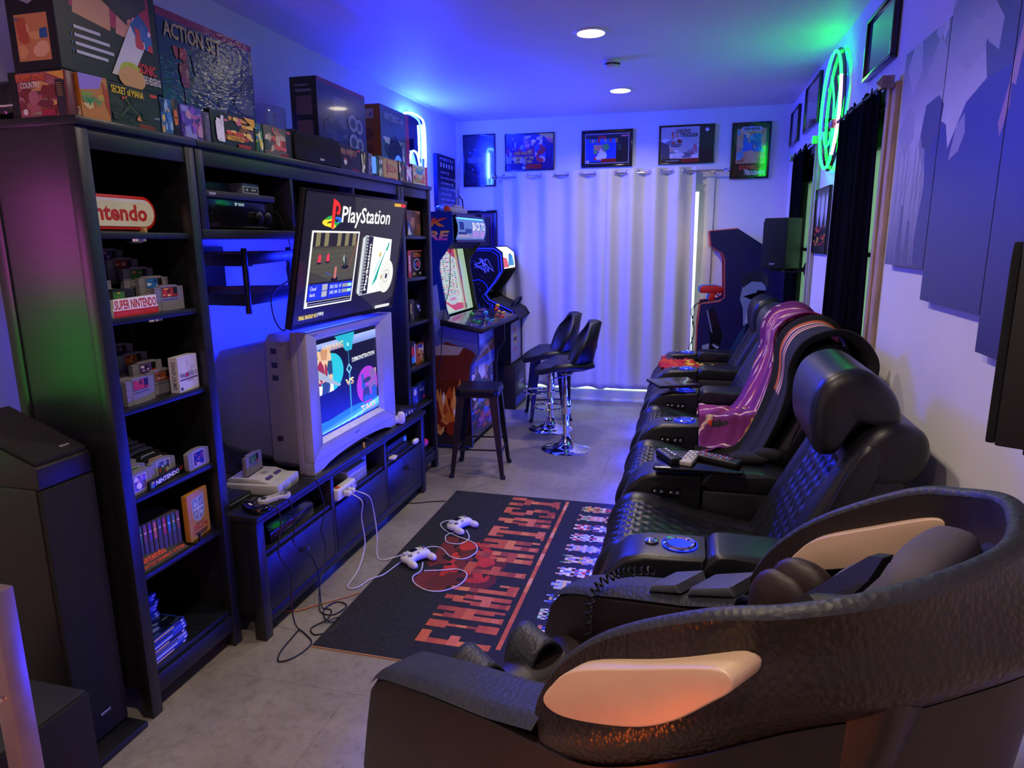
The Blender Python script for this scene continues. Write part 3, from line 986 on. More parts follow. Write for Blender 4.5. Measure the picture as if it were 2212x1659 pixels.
def a_dkc(p):
    p.rect(.01, .01, .99, .99, '#a35a62')
    p.blobs(.02, .05, .78, .80, ['#7a3030', '#8a5a3a', '#c07a5a', '#5f4a3a', '#a86a7a', '#6a2838', '#d0a060', '#8f8f70'], 26, 3)
    p.rect(.80, .02, .98, .80, '#2a2230'); p.poly([(.62, .98), (.98, .98), (.98, .78)], '#d8a040')
    for i in range(7):
        p.rect(.82, .44 + i * .045, .93, .455 + i * .045, '#a88848')
    p.text('DONKEY KONG', .02, .80, .60, .95, '#d23a18', '#f08a30', bold=.03)
    p.text('COUNTRY', .10, .64, .50, .78, '#e8e4e8', bold=.02)
    p.rect(.46, .02, .74, .15, '#a02048'); p.ell(.14, .12, .05, .07, '#d8d0d0')
def a_oot(p):
    p.rect(0, 0, 1, 1, '#b07a38')
    p.poly([(0, 1), (.85, 1), (.7, .72), (0, .62)], '#8a78d8')  # violet reflection painted into the top of the cover
    p.blobs(.02, .1, .95, .6, ['#7a9a40', '#98a848', '#c89848', '#a06a30', '#5a8a50', '#c8b880'], 12, 6)
    p.poly([(.80, .9), (1, .7), (1, .1), (.86, .4)], '#a03a28'); p.poly([(.2, .45), (.42, .45), (.3, .28)], '#1f8a4a')
def s_oot(p):
    p.rect(0, 0, 1, 1, '#b5702c'); p.text('ZELDA', .3, .62, .85, .72, '#a02818'); p.rect(.15, .04, .85, .24, '#e4dcd8')
    p.blobs(.3, .08, .7, .2, ['#2a8a3a', '#d8c030', '#2a50c0', '#c03028'], 5, 2)
def a_mana(p):
    snes_edges(p, '#141a14')
    p.blobs(.03, .1, .78, .75, ['#161c12', '#1c2616', '#121812', '#242c16', '#0c100c'], 22, 4)
    p.line([(.2, .2), (.4, .5), (.3, .7)], .02, '#3f5a2a', .55); p.line([(.4, .5), (.6, .25)], .02, '#3f5a2a', .55)
    p.ell(.28, .66, .02, .04, '#c8321e'); p.ell(.34, .70, .02, .03, '#c8321e'); p.poly([(.5, .18), (.54, .30), (.6, .18)], '#d88a40')
    p.text('SECRET of MANA', .08, .74, .68, .92, '#f0d020', bold=.012); p.text('SQUARESOFT', .86, .30, .97, .35, '#d8d8d8')
def a_generic(bg, pal, seed, title=None, tc='#f0d020', edge=True, tbox=(.1, .68, .72, .88)):
    def f(p):
        if edge:
            snes_edges(p, bg)
            p.blobs(.03, .12, .78, .95, pal, 20, seed)
        else:
            p.rect(.01, .01, .99, .99, bg)
            p.blobs(.03, .03, .97, .97, pal, 20, seed)
        if title:
            p.text(title, *tbox, tc, bold=.02)
    return f
def a_rpg(p):
    p.rect(.01, .01, .99, .99, '#101014')
    p.blobs(.28, .2, .95, .92, ['#b05a2a', '#d89a30', '#a83038', '#e8c868', '#5a3a6a', '#d06a80', '#7a4a2a'], 26, 8, .06, .2)
    p.blobs(.08, .1, .26, .88, ['#e8e8ee', '#d8dce4', '#f0f0f4'], 9, 12, .25, .5)
    p.poly([(.72, .99), (.99, .99), (.99, .72), (.9, .78)], '#e0a82a')
    p.text('SUPER MARIO RPG', .32, .36, .66, .46, '#e8582a', bold=.03); p.text('LEGEND OF THE', .32, .27, .72, .35, '#f0c030', bold=.03); p.text('SEVEN STARS', .32, .19, .70, .26, '#f0c030', bold=.03)
    p.rect(.56, .02, .86, .12, '#a02a1a')
def a_ff3(p):
    snes_edges(p, '#1c0c0e'); p.blobs(.05, .2, .76, .62, ['#2c1012', '#40181a', '#1a0a0c'], 12, 2)
    p.text('FINAL FANTASY III', .04, .62, .76, .86, '#c8803a', '#e8b060', bold=.01); p.ell(.22, .34, .07, .13, '#e0d8d4'); p.ell(.22, .46, .05, .06, '#b03028'); p.line([(.5, .55), (.5, .92)], .02, '#b8b0a8')
def a_zelda(p):
    p.rect(0, 0, 1, 1, '#a88a3c'); p.rect(.05, .08, .95, .92, '#bfa04c')
    p.text('THE LEGEND OF', .25, .66, .75, .73, '#5a1a14'); p.text('ZELDA', .22, .34, .90, .64, '#b02a1c', bold=.02); p.line([(.28, .2), (.28, .88)], .05, '#8a2018'); p.rect(.4, 0, .8, .06, '#9a2a20')
def a_m64(p):
    p.rect(0, 0, 1, 1, '#b8c4b0'); p.poly([(.84, 0), (1, 0), (1, 1), (.84, 1)], '#b83028'); p.blobs(.04, .1, .8, .9, ['#6a9a5a', '#c83a30', '#e0d8c8', '#3a8ac0', '#d0a070', '#8ab890', '#e8e4d8'], 22, 21)
    p.text('PAPER', .1, .22, .5, .34, '#3a9a40', bold=.03); p.text('MARIO', .1, .10, .6, .22, '#e0b020', bold=.03)

F = -1.737
gbox('small pink cartoon game box at the near corner of the bookcase top', (-1.925, 1.672, ZT), 0, .178, .122, .028, '#6a4048', a_dkc)
gbox('gold game box with green triangle beside the pink cartoon box', (F + .002, 1.703, ZT), 84, .092, .122, .034, '#a5672a', a_oot, sideart=s_oot)
gbox('black game box reading Secret of Mana on the bookcase top', (F, 1.800, ZT), 90, .214, .122, .028, '#121214', a_mana)
gbox('blue and gold game box standing just right of the Secret of Mana box', (F, 2.018, ZT), 90, .052, .115, .06, '#1c2a40', a_generic('#2a5a9a', ['#3a7ac0', '#d8b860', '#8ab0d0', '#1a2a50', '#c8a870'], 31, edge=False))
gbox('narrow black game box with orange emblem beside the blue and gold box', (F, 2.073, ZT), 90, .032, .118, .16, '#0e0e10', lambda p: p.poly([(.3, .30), (.7, .30), (.8, .5), (.7, .72), (.3, .72), (.2, .5)], '#d06a28').rect(.3, .48, .7, .53, '#40200c'))
gbox('purple game box turned slightly, next to a clear plastic sleeve', (F, 2.112, ZT), 94, .118, .112, .028, '#4a3a9a', a_generic('#4a3aa0', ['#7a4ac0', '#5a3a90', '#a05a9a', '#8a8ad0', '#3a2a70', '#b88ab0'], 41, edge=False))
G_ = thing('plastic_sleeve', 'clear plastic sleeve standing between the purple box and the orange one', 'sleeve', (F, 2.236, ZT), 90)
G().box(0, .026, 0, .03, 0, .105).build('sleeve', mat('clear_plastic', '#b8c4f0', .08, trans=.6, alpha=.45), G_, bevel=.001)
gbox('black and orange role playing game box with a pale shape on its left', (F, 2.268, ZT), 90, .262, .122, .028, '#121216', a_rpg)
gbox('green game box spine beside the pale role playing game box', (F, 2.533, ZT), 90, .05, .114, .10, '#2a4a38', a_generic('#2c5a44', ['#4a9a5a', '#d8d060', '#2a6a9a', '#e8e8d0', '#1a3a2a'], 51, edge=False))
gbox('game box with white and red painting, left of the centre speaker', (F, 2.590, ZT), 90, .205, .118, .028, '#1f3a3a', a_generic('#5a5a50', ['#b8a890', '#8a3a30', '#d8d0c0', '#6a6a50', '#a07a60', '#3a4a40', '#c85a48'], 61))
cs = thing('centre_speaker', 'wide black centre speaker lying on the shelf top above the television', 'speaker', (F + .01, 2.803, ZT), 90)
G().prism([(0, 0), (.425, 0), (.425, .105), (.405, .133), (.02, .133), (0, .105)], 'y', .014, .26).build('cabinet', M_BLACK, cs, bevel=.004)
G().prism([(.004, .004), (.421, .004), (.421, .103), (.403, .129), (.022, .129), (.004, .103)], 'y', 0, .014).build('grille', MATS['speaker_cloth'], cs, bevel=.003)
P().text('SONY', 0, 0, 1, 1, '#d8d8e0', bold=.03).build('maker_lettering', cs, (.215, 0, .018), *FX, .042, .010)
gbox('black game box with gold title just right of the centre speaker', (F, 3.232, ZT), 90, .226, .120, .028, '#160c0e', a_ff3)
gbox('narrow yellow and green game box spine right of the gold titled box', (F, 3.462, ZT), 90, .045, .115, .12, '#2a2a20', a_generic('#3a3a28', ['#d8c850', '#5a8a4a', '#e8e8d8', '#8a6a30'], 71, edge=False))
gbox('black game box standing edge on beside the narrow yellow spine', (F, 3.51, ZT), 90, .03, .118, .11, '#0d0d10', None)
gbox('grey game box with a white figure, beside the clear tube', (F, 3.543, ZT), 96, .06, .116, .03, '#3a3c44', a_generic('#5a5c68', ['#8a8c98', '#c8c8d0', '#3a3c48', '#6a6a80'], 81, edge=False))
tb = thing('display_tube', 'clear glowing tube ornament between the small game boxes', 'ornament', (F - .02, 3.64, ZT), 90)
G().lathe([(.022, 0), (.022, .012)], 18).build('base', M_BLACK, tb)
G().lathe([(.019, .012), (.019, .10), (.016, .104)], 18).build('tube', emis('tube_glow', '#5a8cff', 1.2), tb)
gbox('green and pale game box spine left of the gold adventure box', (F, 3.675, ZT), 90, .045, .115, .12, '#5a7a5a', a_generic('#7a9a70', ['#c8d8b0', '#3a6a3a', '#e8e8d8', '#c85048'], 91, edge=False))
gbox('gold game box lettered Zelda near the right end of the shelf top', (F, 3.726, ZT), 90, .212, .112, .028, '#2a1c14', a_zelda)
gbox('dark patterned game box between the gold box and the pale one', (F, 3.95, ZT), 90, .095, .117, .05, '#1c1c20', a_generic('#28241c', ['#c8b060', '#5a4a2a', '#e0d8b8', '#4a6a5a', '#9a3a2a'], 101, edge=False))
gbox('small violet game box near the right end of the shelf top', (F, 4.06, ZT), 90, .09, .10, .03, '#7a6aa8', a_generic('#8a7ab8', ['#b8a8d8', '#d86a8a', '#5a4a90', '#e8e0f0'], 111, edge=False))
gbox('pale game box with red edge at the far end of the shelf top', (F, 4.168, ZT), 90, .25, .120, .028, '#a8281f', a_m64)
bl = thing('round_lamp', 'small round blue lamp peeking out behind the pale end game box', 'lamp', (F - .08, 4.13, ZT), 90)
G().lathe([(.03, 0), (.03, .01)], 18, (0, 0, 0)).build('base', M_BLACK, bl)
G().sup((0, 0, .09), (.07, .05, .16), 1, 16, 10).build('globe', emis('round_lamp_glow', '#3a6aff', 1.5), bl)

# big boxes in the back row
hb = gbox('plain black carton hidden behind the small game boxes', (-1.79, 1.702, ZT), 90, .365, .1355, .20, '#0f0f11', None, name='storage_carton')
def a_gen(p):
    p.rect(.01, .01, .99, .99, '#15181a'); p.poly([(.10, .98), (.92, .98), (.93, .34), (.14, .44)], '#b02050')
    p.poly([(.16, .40), (.5, .36), (.52, .62), (.2, .62)], '#d8a070'); p.poly([(.12, .8), (.3, .98), (.14, .98)], '#c86a4a'); p.poly([(.55, .36), (.75, .34), (.72, .5), (.58, .52)], '#d89a80')
    p.poly([(.22, .92), (.62, .99), (.90, .96), (.90, .62), (.68, .48), (.24, .70)], '#3a3638'); p.poly([(.24, .70), (.68, .48), (.68, .44), (.24, .66)], '#242224')
    p.ell(.62, .78, .20, .15, '#1c1b1d', 28); p.ell(.62, .80, .15, .11, '#2c2a2c', 28); p.rect(.52, .70, .70, .80, '#4a484c'); p.rect(.52, .68, .70, .72, '#c03a24'); p.line([(.46, .90), (.78, .86)], .014, '#a8a090', .8)
    p.poly([(.12, .74), (.2, .82), (.36, .80), (.5, .66), (.52, .56), (.46, .55), (.4, .62), (.28, .64), (.22, .54), (.15, .56)], '#0e1012'); p.ell(.22, .70, .05, .05, '#1c2026'); p.ell(.42, .64, .03, .03, '#2c3036')
    for i, w_ in enumerate((.30, .40, .44, .36)):
        p.rect(.12, .30 - i * .055, .13, .315 - i * .055, '#2a7ac0'); p.rect(.15, .296 - i * .055, .15 + w_ * .8, .318 - i * .055, '#c8ccd0')
    p.poly([(.46, .06), (.74, .52), (.84, .50), (.92, .44), (.66, .06)], '#d8dcdc'); p.poly([(.70, .46), (.80, .56), (.90, .48), (.86, .36), (.76, .36)], '#2a5a9a'); p.blobs(.74, .3, .92, .5, ['#3a6ab0', '#d8b890', '#c83a4a'], 5, 3, .2, .4)
    p.ell(.66, .10, .12, .08, '#b8c840', 20); p.ell(.66, .06, .14, .08, '#d8a868', 20)
    p.text('SONIC', .74, .12, .93, .20, '#d82838', bold=.03); p.text('THE HEDGEHOG', .78, .05, .97, .11, '#d8d8dc', bold=.03)
    p.ell(.68, .985, .08, .02, '#8ac030')
def s_gen(p):
    p.rect(.02, .01, .98, .99, '#0f1012'); p.rect(.15, .06, .85, .36, '#c88a58'); p.blobs(.18, .08, .82, .34, ['#2a5aa0', '#d8a868', '#e0b890', '#3a6ab8', '#b85a3a'], 10, 13)
    p.poly([(.25, .46), (.5, .42), (.72, .46), (.72, 1), (.25, 1)], '#9a9cb0')
    o = len(p.it); p.text('GENESIS', 0, 0, 1, 1, '#14141a', bold=.03)
    v, f_, c, c2 = p.it[o]; p.it[o] = ([(.64 - q[1] * .28, .48 + q[0] * 1.2) for q in v], f_, c, c2)
    p.it[o] = ([(x, min(.995, y_)) for x, y_ in p.it[o][0]], f_, c, c2)
gbox('large black console carton with a red panel, resting above the small boxes', (-1.79, 1.702, ZT + .136), 90, .40, .42, .17, '#121416', a_gen, sideart=s_gen, name='console_box')
def a_act(p):
    p.rect(.0, .0, 1, 1, '#26384a'); p.rect(.0, .94, 1, 1, '#8e1f2a')
    p.poly([(.0, 0), (.18, 0), (.22, .5), (.1, .9), (0, .9)], '#1a2c44')
    p.blobs(.2, .12, .96, .80, ['#3a444e', '#48525a', '#2c3640', '#566068', '#303c4a'], 26, 5)
    p.blobs(.12, .45, .26, .75, ['#a83a30', '#7a2a28', '#c84a3a'], 5, 8, .2, .4)
    p.text('ACTION SET', .05, .80, .62, .92, '#b8a85a', bold=.02)
    p.rrect(.06, .08, .26, .16, .03, .035, '#b02a2a'); p.text('Nintendo', .08, .10, .24, .145, '#e8e0e0'); p.rect(.30, .06, .46, .15, '#b8b8b8'); p.text('ENTERTAINMENT SYSTEM', .31, .08, .45, .12, '#9a2020'); p.ell(.90, .09, .035, .05, '#8a94a0')
gbox('large glossy console carton with red top band, reading Action Set', (-1.86, 2.185, ZT), 90, .545, .455, .10, '#1c2430', a_act, name='console_box', m=attr_mat('print_shrinkwrap', .08, coat=1.0))
def shrink(m):
    N, L = m.node_tree.nodes, m.node_tree.links
    b = N['Principled BSDF']
    tc = N.new('ShaderNodeTexCoord'); nz = N.new('ShaderNodeTexNoise'); nz.inputs['Scale'].default_value = 30; nz.inputs['Detail'].default_value = 4
    mp = N.new('ShaderNodeMapping'); mp.inputs['Scale'].default_value = (1, 1, 2.2)
    L.new(tc.outputs['Object'], mp.inputs[0]); L.new(mp.outputs[0], nz.inputs['Vector'])
    bp = N.new('ShaderNodeBump'); bp.inputs['Strength'].default_value = .5; bp.inputs['Distance'].default_value = .004
    L.new(nz.outputs['Fac'], bp.inputs['Height']); L.new(bp.outputs[0], b.inputs['Normal']); L.new(bp.outputs[0], b.inputs['Coat Normal'])
shrink(MATS['print_shrinkwrap'])
def a_snes(p):
    p.rect(0, 0, 1, 1, '#2c3450'); p.rect(0, .955, 1, 1, '#8a2a3a'); p.poly([(.0, 0), (.3, 0), (.4, .35), (0, .5)], '#20283c')
    p.rect(.30, .42, .56, .86, '#56607a'); p.blobs(.1, .35, .9, .8, ['#3a4460', '#46506c', '#30384e'], 12, 19)
    for y_ in (.62, .40):
        p.ell(.70, y_, .10, .10, '#8a92a8', 20); p.ell(.84, y_ - .02, .08, .09, '#8a92a8', 20); p.ell(.70, y_, .06, .06, '#3a4258', 16); p.ell(.84, y_ - .02, .04, .05, '#3a4258', 16)
    p.poly([(.5, .02), (.9, .02), (.9, .2), (.5, .24)], '#8a2848'); p.rect(.56, .10, .84, .13, '#d8a0b0')
def s_dark(p):
    p.rect(.02, .01, .98, .99, '#14161c'); p.rect(.2, .60, .8, .80, '#5a4a58'); p.rect(.2, .36, .8, .54, '#6a4a50'); p.rect(.2, .84, .8, .87, '#6a7080'); p.rect(.2, .9, .7, .92, '#6a7080')
gbox('large navy console carton with two pale controllers printed on it', (-1.86, 3.255, ZT), 90, .53, .455, .15, '#181c28', a_snes, sideart=s_dark, name='console_box', m=M_GLOSS)
def a_n64(p):
    p.rect(0, 0, .86, 1, '#3f6070'); p.rect(.86, 0, 1, 1, '#a83028'); p.blobs(.05, .05, .8, .6, ['#2c4a5a', '#8aa0a8', '#1f3846', '#4a7080', '#c8d0d0'], 18, 27)
    p.poly([(.1, .1), (.3, .6), (.5, .66), (.7, .5), (.74, .1), (.6, .1), (.5, .35), (.3, .1)], '#1c2c38'); p.text('NINTENDO 64', .12, .82, .78, .92, '#b8c8d8', bold=.02); p.rect(.88, .04, .97, .12, '#d8d0d0')
def s_n64(p):
    p.rect(.02, .01, .98, .99, '#b06a30'); p.rect(.25, .82, .75, .94, '#d8c8b0'); p.blobs(.3, .84, .7, .92, ['#3a6a5a', '#4a5a9a'], 4, 4)
    for y_ in (.62, .42, .22):
        p.ell(.5, y_, .22, .07, '#8a4a28')
gbox('large orange sided console carton reading Nintendo 64', (-1.86, 3.985, ZT), 90, .435, .455, .17, '#9a5a2a', a_n64, sideart=s_n64, name='console_box', m=M_GLOSS)
dc = thing('display_case', 'clear plastic display case with a pale picture behind the centre speaker', 'display case', (-2.005, 3.04, ZT), 90)
G().box(0, .155, 0, .10, 0, .17).build('base_box', mat('carton_brown', '#5a4a34', .6), dc, bevel=.002)
G().box(0, .155, 0, .10, .1705, .295).build('case', mat('clear_case', '#9fb0f0', .06, trans=.5, alpha=.5), dc, bevel=.002)
p = P().rect(.1, .1, .9, .9, '#8a94d0').blobs(.15, .15, .85, .85, ['#b8b8d8', '#6a70b0', '#a89ac0', '#d0c8e0'], 8, 4)
p.build('picture', dc, (.02, .04, .175), *FX, .11, .11)
hs = thing('headset', 'black headset with a white stripe lying at the far left of the bookcase top', 'headset', (-2.03, 1.69, ZT), 0)
G().sup((0, .05, .06), (.10, .09, .12), .7, 14, 10).build('shell', M_BLACKG, hs)
G().tube([(.045, .012, .045), (.02, .002, .042), (-.03, .008, .046)], .003, 6).build('stripe', M_WHITE, hs)

# ================================================================== GOODS IN THE NEAR BOOKCASE
def puck(y, z, lab):
    t = thing('puck_light', lab, 'light', (XB - .06, y, z), 90, 'chrome puck lights under the shelves')
    G().lathe([(.035, 0), (.035, -.008), (.028, -.013), (.004, -.014)], 24).build('housing', M_CHROME, t)
puck(Y0 + .24, SHELF[0] - .0205, 'round chrome puck light under the top shelf of the near bookcase')
puck(Y0 + .27, SHELF[1] - .0205, 'round chrome puck light under the second shelf of the near bookcase')
for _z, _n in ((0, 'top'), (1, 'second')):
    puck(Y0 + .49 + LM + .1, SHELF[_z] - .0205, 'round chrome puck light under the %s shelf of the far bookcase' % _n)

def stadium(x0, x1, z0, z1):
    r = (z1 - z0) / 2
    pts = []
    for k in range(13):
        a = -PI / 2 + PI * k / 12
        pts.append((x1 - r + r * math.cos(a), z0 + r + r * math.sin(a)))
    for k in range(13):
        a = PI / 2 + PI * k / 12
        pts.append((x0 + r + r * math.cos(a), z0 + r + r * math.sin(a)))
    return pts
nsn = thing('logo_plaque', 'red and cream oval plaque on wooden pegs on the top shelf', 'plaque', (-1.84, Y0 + .026, SHELF[0] + .0006), 90)
G().prism(stadium(.0, .375, .010, .122), 'y', .006, .016).build('red_rim', mat('red_gloss', '#c81f14', .3), nsn, bevel=.002)
G().prism(stadium(.012, .363, .021, .111), 'y', .003, .0058).build('cream_face', mat('cream_paint', '#d8d6bc', .5), nsn)
P().text('Nintendo', 0, 0, 1, 1, '#c0241a', bold=.035).build('lettering', nsn, (.035, .003, .038), *FX, .295, .055)
for x_ in (.075, .30):
    G().box(x_, x_ + .012, -.008, .03, 0, .018).build('peg', mat('pale_wood', '#c09a6a', .6), nsn, bevel=.002)
G().box(.06, .32, .018, .03, 0, .006).build('stand_rail', MATS['pale_wood'], nsn)

CACHE = {}
def inst(name, key, fn, m, parent):
    if key not in CACHE:
        CACHE[key] = fn().build(name, m, parent).data
        return parent.children[-1] if parent.children else None
    o = bpy.data.objects.new(name, CACHE[key])
    COL.objects.link(o)
    o.parent = parent
    return o
def g_snes():
    g = G()
    g.prism([(.027, 0), (.109, 0), (.109, .084), (.10, .088), (.036, .088), (.027, .084)], 'y', 0, .020)
    for x0, x1 in ((0, .026), (.110, .136)):
        z_ = 0
        for h_ in (.03, .022, .022, .008):
            g.box(x0, x1, .0015, .0185, z_ + .0006, z_ + h_)
            z_ += h_
    return g
M_CART = mat('cartridge_grey', '#77747c', .5, var=.05)
M_CARTB = mat('cartridge_black', '#17181b', .45)
PALS = [['#b03028', '#d8a040', '#5a2018', '#e8c880'], ['#2a6ab0', '#8ac0d8', '#e0e0d0', '#1a3a70'], ['#3a7a3a', '#c8b050', '#205028', '#d87830'],
        ['#8a4a2a', '#d8b890', '#c83a2a', '#40281c'], ['#5a3a8a', '#c88ab0', '#2a2050', '#d8c8e0'], ['#c86a20', '#f0c040', '#7a3018', '#e8e0d0'],
        ['#404858', '#9aa0a8', '#202430', '#c0402a']]
CN = ['red and gold', 'blue and cream', 'green and gold', 'brown and red', 'violet and pink', 'orange and yellow', 'grey and red']
_cid = [0]
def snes_cart(label, loc, rz=90, m=None):
    i = _cid[0]; _cid[0] += 1
    t = thing('game_cartridge', label % CN[i % 7] if '%s' in label else label, 'game cartridge', loc, rz, 'wide cartridges in the near bookcase')
    inst('shell', 'snes' + (m.name if m else ''), g_snes, m or M_CART, t)
    p = P().rect(0, 0, 1, 1, '#131316').rect(.03, .05, .72, .95, PALS[i % 7][0]).blobs(.04, .08, .71, .92, PALS[i % 7], 7, i + 200).rect(.74, .05, .97, .3, '#a02420')
    p.build('label', t, (.031, 0, .046), *FX, .074, .034)
    P().rect(0, 0, 1, 1, '#3a3560').build('stripe', t, (.03, 0, .036), *FX, .076, .003)
    return t
def riser(label, x0, x1, z, n, dy, dz, y0):
    t = thing('display_riser', label, 'riser', (XB - y0, Y0 + x0, z + .0006), 90, 'stepped risers under the cartridges')
    for k in range(1, n):
        G().box(0, x1 - x0, dy * k - .004, dy * (k + 1) - .008, 0, dz * k - .0012).build('step', M_BLACK, t)
    return t
# second shelf
z = SHELF[1]
riser('black stepped riser in the right column of the second shelf', .285, .425, z, 5, .05, .032, .05)
for k in range(5):
    snes_cart('grey cartridge with %s label, ' + ORD[k] + ' from the front, right column, second shelf', (XB - .05 - .05 * k, Y0 + .287 - .012 * k, z + .032 * k + .0005), 90)
riser('black stepped riser in the left column of the second shelf', .06, .20, z, 4, .05, .030, .09)
for k in range(4):
    snes_cart('grey cartridge with %s label, ' + ORD[k] + ' from the front, left column, second shelf', (XB - .09 - .05 * k, Y0 + .062, z + .03 * k + .0005), 90)
snes_cart('black cartridge with %s label standing behind the red and white plaque', (XB - .055, Y0 + .085, z + .0005), 96, M_CARTB)
t = thing('logo_plaque', 'red on white plaque reading Super Nintendo at the front of the second shelf', 'plaque', (XB - .022, Y0 + .075, z + .0006), 93)
G().prism([(0, 0), (.20, 0), (.20, .028), (.195, .028), (.195, .062), (.005, .058), (.005, .028), (0, .028)], 'y', 0, .014).build('board', mat('plaque_white', '#d8d2d4', .4), t, bevel=.001)
P().rect(0, 0, 1, .36, '#b8201c').text('ENTERTAINMENT SYSTEM', .06, .08, .94, .26, '#e05048').text('SUPER NINTENDO', .04, .42, .96, .93, '#b81c1c', bold=.02).build('lettering', t, (0, 0, .001), *FX, .20, .058)
# third shelf
z = SHELF[2]
riser('black stepped riser in the right column of the third shelf', .24, .38, z, 4, .05, .030, .08)
for k in range(4):
    snes_cart('grey cartridge with %s label, ' + ORD[k] + ' from the front, right column, third shelf', (XB - .08 - .05 * k, Y0 + .242 - .01 * k, z + .03 * k + .0005), 90)
for k in range(3):
    snes_cart('grey cartridge, %s label, ' + ORD[k] + ' in front upright row, third shelf', (XB - .035 - .026 * k, Y0 + .10 - .035 * k, z + .0005), 96)
riser('black stepped riser in the left column of the third shelf', .05, .19, z, 4, .05, .030, .105)
for k in range(1, 4):
    snes_cart('grey cartridge with %s label, ' + ORD[k] + ' from the front, left column, third shelf', (XB - .105 - .05 * k, Y0 + .052, z + .03 * k + .0005), 90)
def a_gba(p):
    p.rect(0, 0, 1, 1, '#c9c6c4'); p.blobs(.15, .5, .85, .95, ['#b8b4b4', '#a8a4a8', '#d4d0ce'], 7, 3); p.text('FINAL FANTASY VI', .08, .40, .92, .53, '#2c2426'); p.ell(.42, .46, .08, .07, '#b02a2a'); p.rect(.05, .33, .95, .36, '#3a2a2c'); p.text('ADVANCE', .4, .27, .7, .31, '#9a2a2a'); p.rect(.06, .06, .16, .14, '#3a3a3c')
def s_gba(p):
    p.rect(0, 0, 1, 1, '#b8bccb')
    o = len(p.it); p.text('GAME BOY ADVANCE', 0, 0, 1, 1, '#3c4464', bold=.03); v, f_, c, c2 = p.it[o]
    p.it[o] = ([(.75 - q[1] * .5, .08 + q[0] * .8) for q in v], f_, c, c2)
gbox('white handheld game box at the right end of the third shelf', (XB - .02, Y0 + .318, z + .0005), 97, .118, .128, .034, '#c4c2c4', a_gba, sideart=s_gba, m=M_PRINT)
# fourth shelf: curved cartridges
def g_n64():
    w_, h_ = .116, .075
    top = [(w_ * k / 10, h_ - .010 * (abs(k - 5) / 5) ** 2.2) for k in range(10, -1, -1)]
    return G().prism([(.004, 0), (w_ - .004, 0), (w_, .006)] + top + [(0, .006)], 'y', 0, .019)
M_CART64 = mat('cartridge_light_grey', '#807e88', .5, var=.04)
def n64_cart(label, loc, rz=90, m=None, pal=None):
    i = _cid[0]; _cid[0] += 1
    t = thing('curved_cartridge', label % CN[i % 7] if '%s' in label else label, 'game cartridge', loc, rz, 'curved cartridges in the near bookcase')
    inst('shell', 'n64' + (m.name if m else ''), g_n64, m or M_CART64, t)
    pl = pal or PALS[i % 7]
    P().rrect(0, 0, 1, 1, .1, .1, '#c8c4c0').rrect(.05, .05, .95, .95, .08, .08, pl[0]).blobs(.08, .08, .92, .92, pl, 9, i + 300).build('label', t, (.026, 0, .010), *FX, .064, .056)
    return t
z = SHELF[3]
for k in range(9):
    n64_cart(('black' if 0 < k < 3 else 'grey') + ' curved cartridge, %s label, ' + ORD[k] + ' in long right row, fourth shelf', (XB - .07 - .031 * k, Y0 + .195, z + .009 * k + .0008), 90, M_CARTB if 0 < k < 3 else None)
riser('black stepped riser under the long right row, fourth shelf', .195, .311, z, 9, .031, .009, .07)
for k in range(6):
    n64_cart('grey curved cartridge, %s label, ' + ORD[k] + ' in shorter left row, fourth shelf', (XB - .048 - .036 * k, Y0 + .07, z + .011 * k + .0008), 90)
riser('black stepped riser under the left row, fourth shelf', .07, .186, z, 6, .036, .011, .048)
n64_cart('grey curved cartridge with violet label at the left front corner, fourth shelf', (XB - .028, Y0 + .045, z + .0006), 94, None, ['#6a5ab8', '#c88ad0', '#4a3a90', '#e8e0f0'])
n64_cart('grey curved cartridge with black and tan label at the right front, fourth shelf', (XB - .022, Y0 + .322, z + .0006), 92, None, ['#1a1412', '#c8a080', '#e0d0c0', '#6a3a28'])
t = thing('logo_plaque', 'black plaque reading Nintendo 64 with a small coloured cube emblem', 'plaque', (XB - .018, Y0 + .13, z + .0006), 99)
G().box(0, .20, 0, .012, 0, .030).build('board', M_BLACK, t, bevel=.001)
P().poly([(0, .15), (.05, .05), (.05, .7), (0, .8)], '#2a9a3a').poly([(.05, .05), (.11, .15), (.11, .8), (.05, .7)], '#2a50c8').poly([(0, .8), (.05, .7), (.11, .8), (.06, .95)], '#d8c030').poly([(.02, .3), (.09, .55), (.09, .65), (.02, .4)], '#c83028').text('NINTENDO', .14, .2, .86, .85, '#e8e8e8', bold=.04).text('64', .88, .5, .99, .95, '#d02a20', bold=.04).build('lettering', t, (.004, 0, .002), *FX, .192, .026)
# fifth shelf: upright cartridges in a rack, gold box
z = SHELF[4]
for k in range(11):
    i = k
    t = thing('upright_cartridge', 'upright grey cartridge with %s spine label, %s from the left in the rack' % (CN[i % 7], ORD[k]), 'game cartridge', (XB - .085 + .003 * k, Y0 + .075 + k * .0192, z + .0105), 90, 'upright cartridges on the fifth shelf')
    inst('shell', 'nes', lambda: G().box(0, .0165, 0, .12, 0, .133).box(.004, .0125, -.0008, 0, .004, .06), mat('cartridge_dark_grey', '#4a484c', .5), t)
    P().rect(0, 0, 1, 1, PALS[i % 7][0]).rect(0, .5, 1, .62, PALS[i % 7][1]).build('spine_label', t, (.0025, 0, .066), *FX, .0115, .060)
t = thing('cartridge_rack', 'black rack holding the upright cartridges on the fifth shelf', 'rack', (XB - .03, Y0 + .07, z + .0006), 90)
G().box(0, .22, .03, .18, 0, .009).build('tray', M_BLACK, t)
G().prism([(.0, 0), (.052, .036), (.052, 0)], 'x', .005, .215).build('slanted_front', M_BLACK, t)
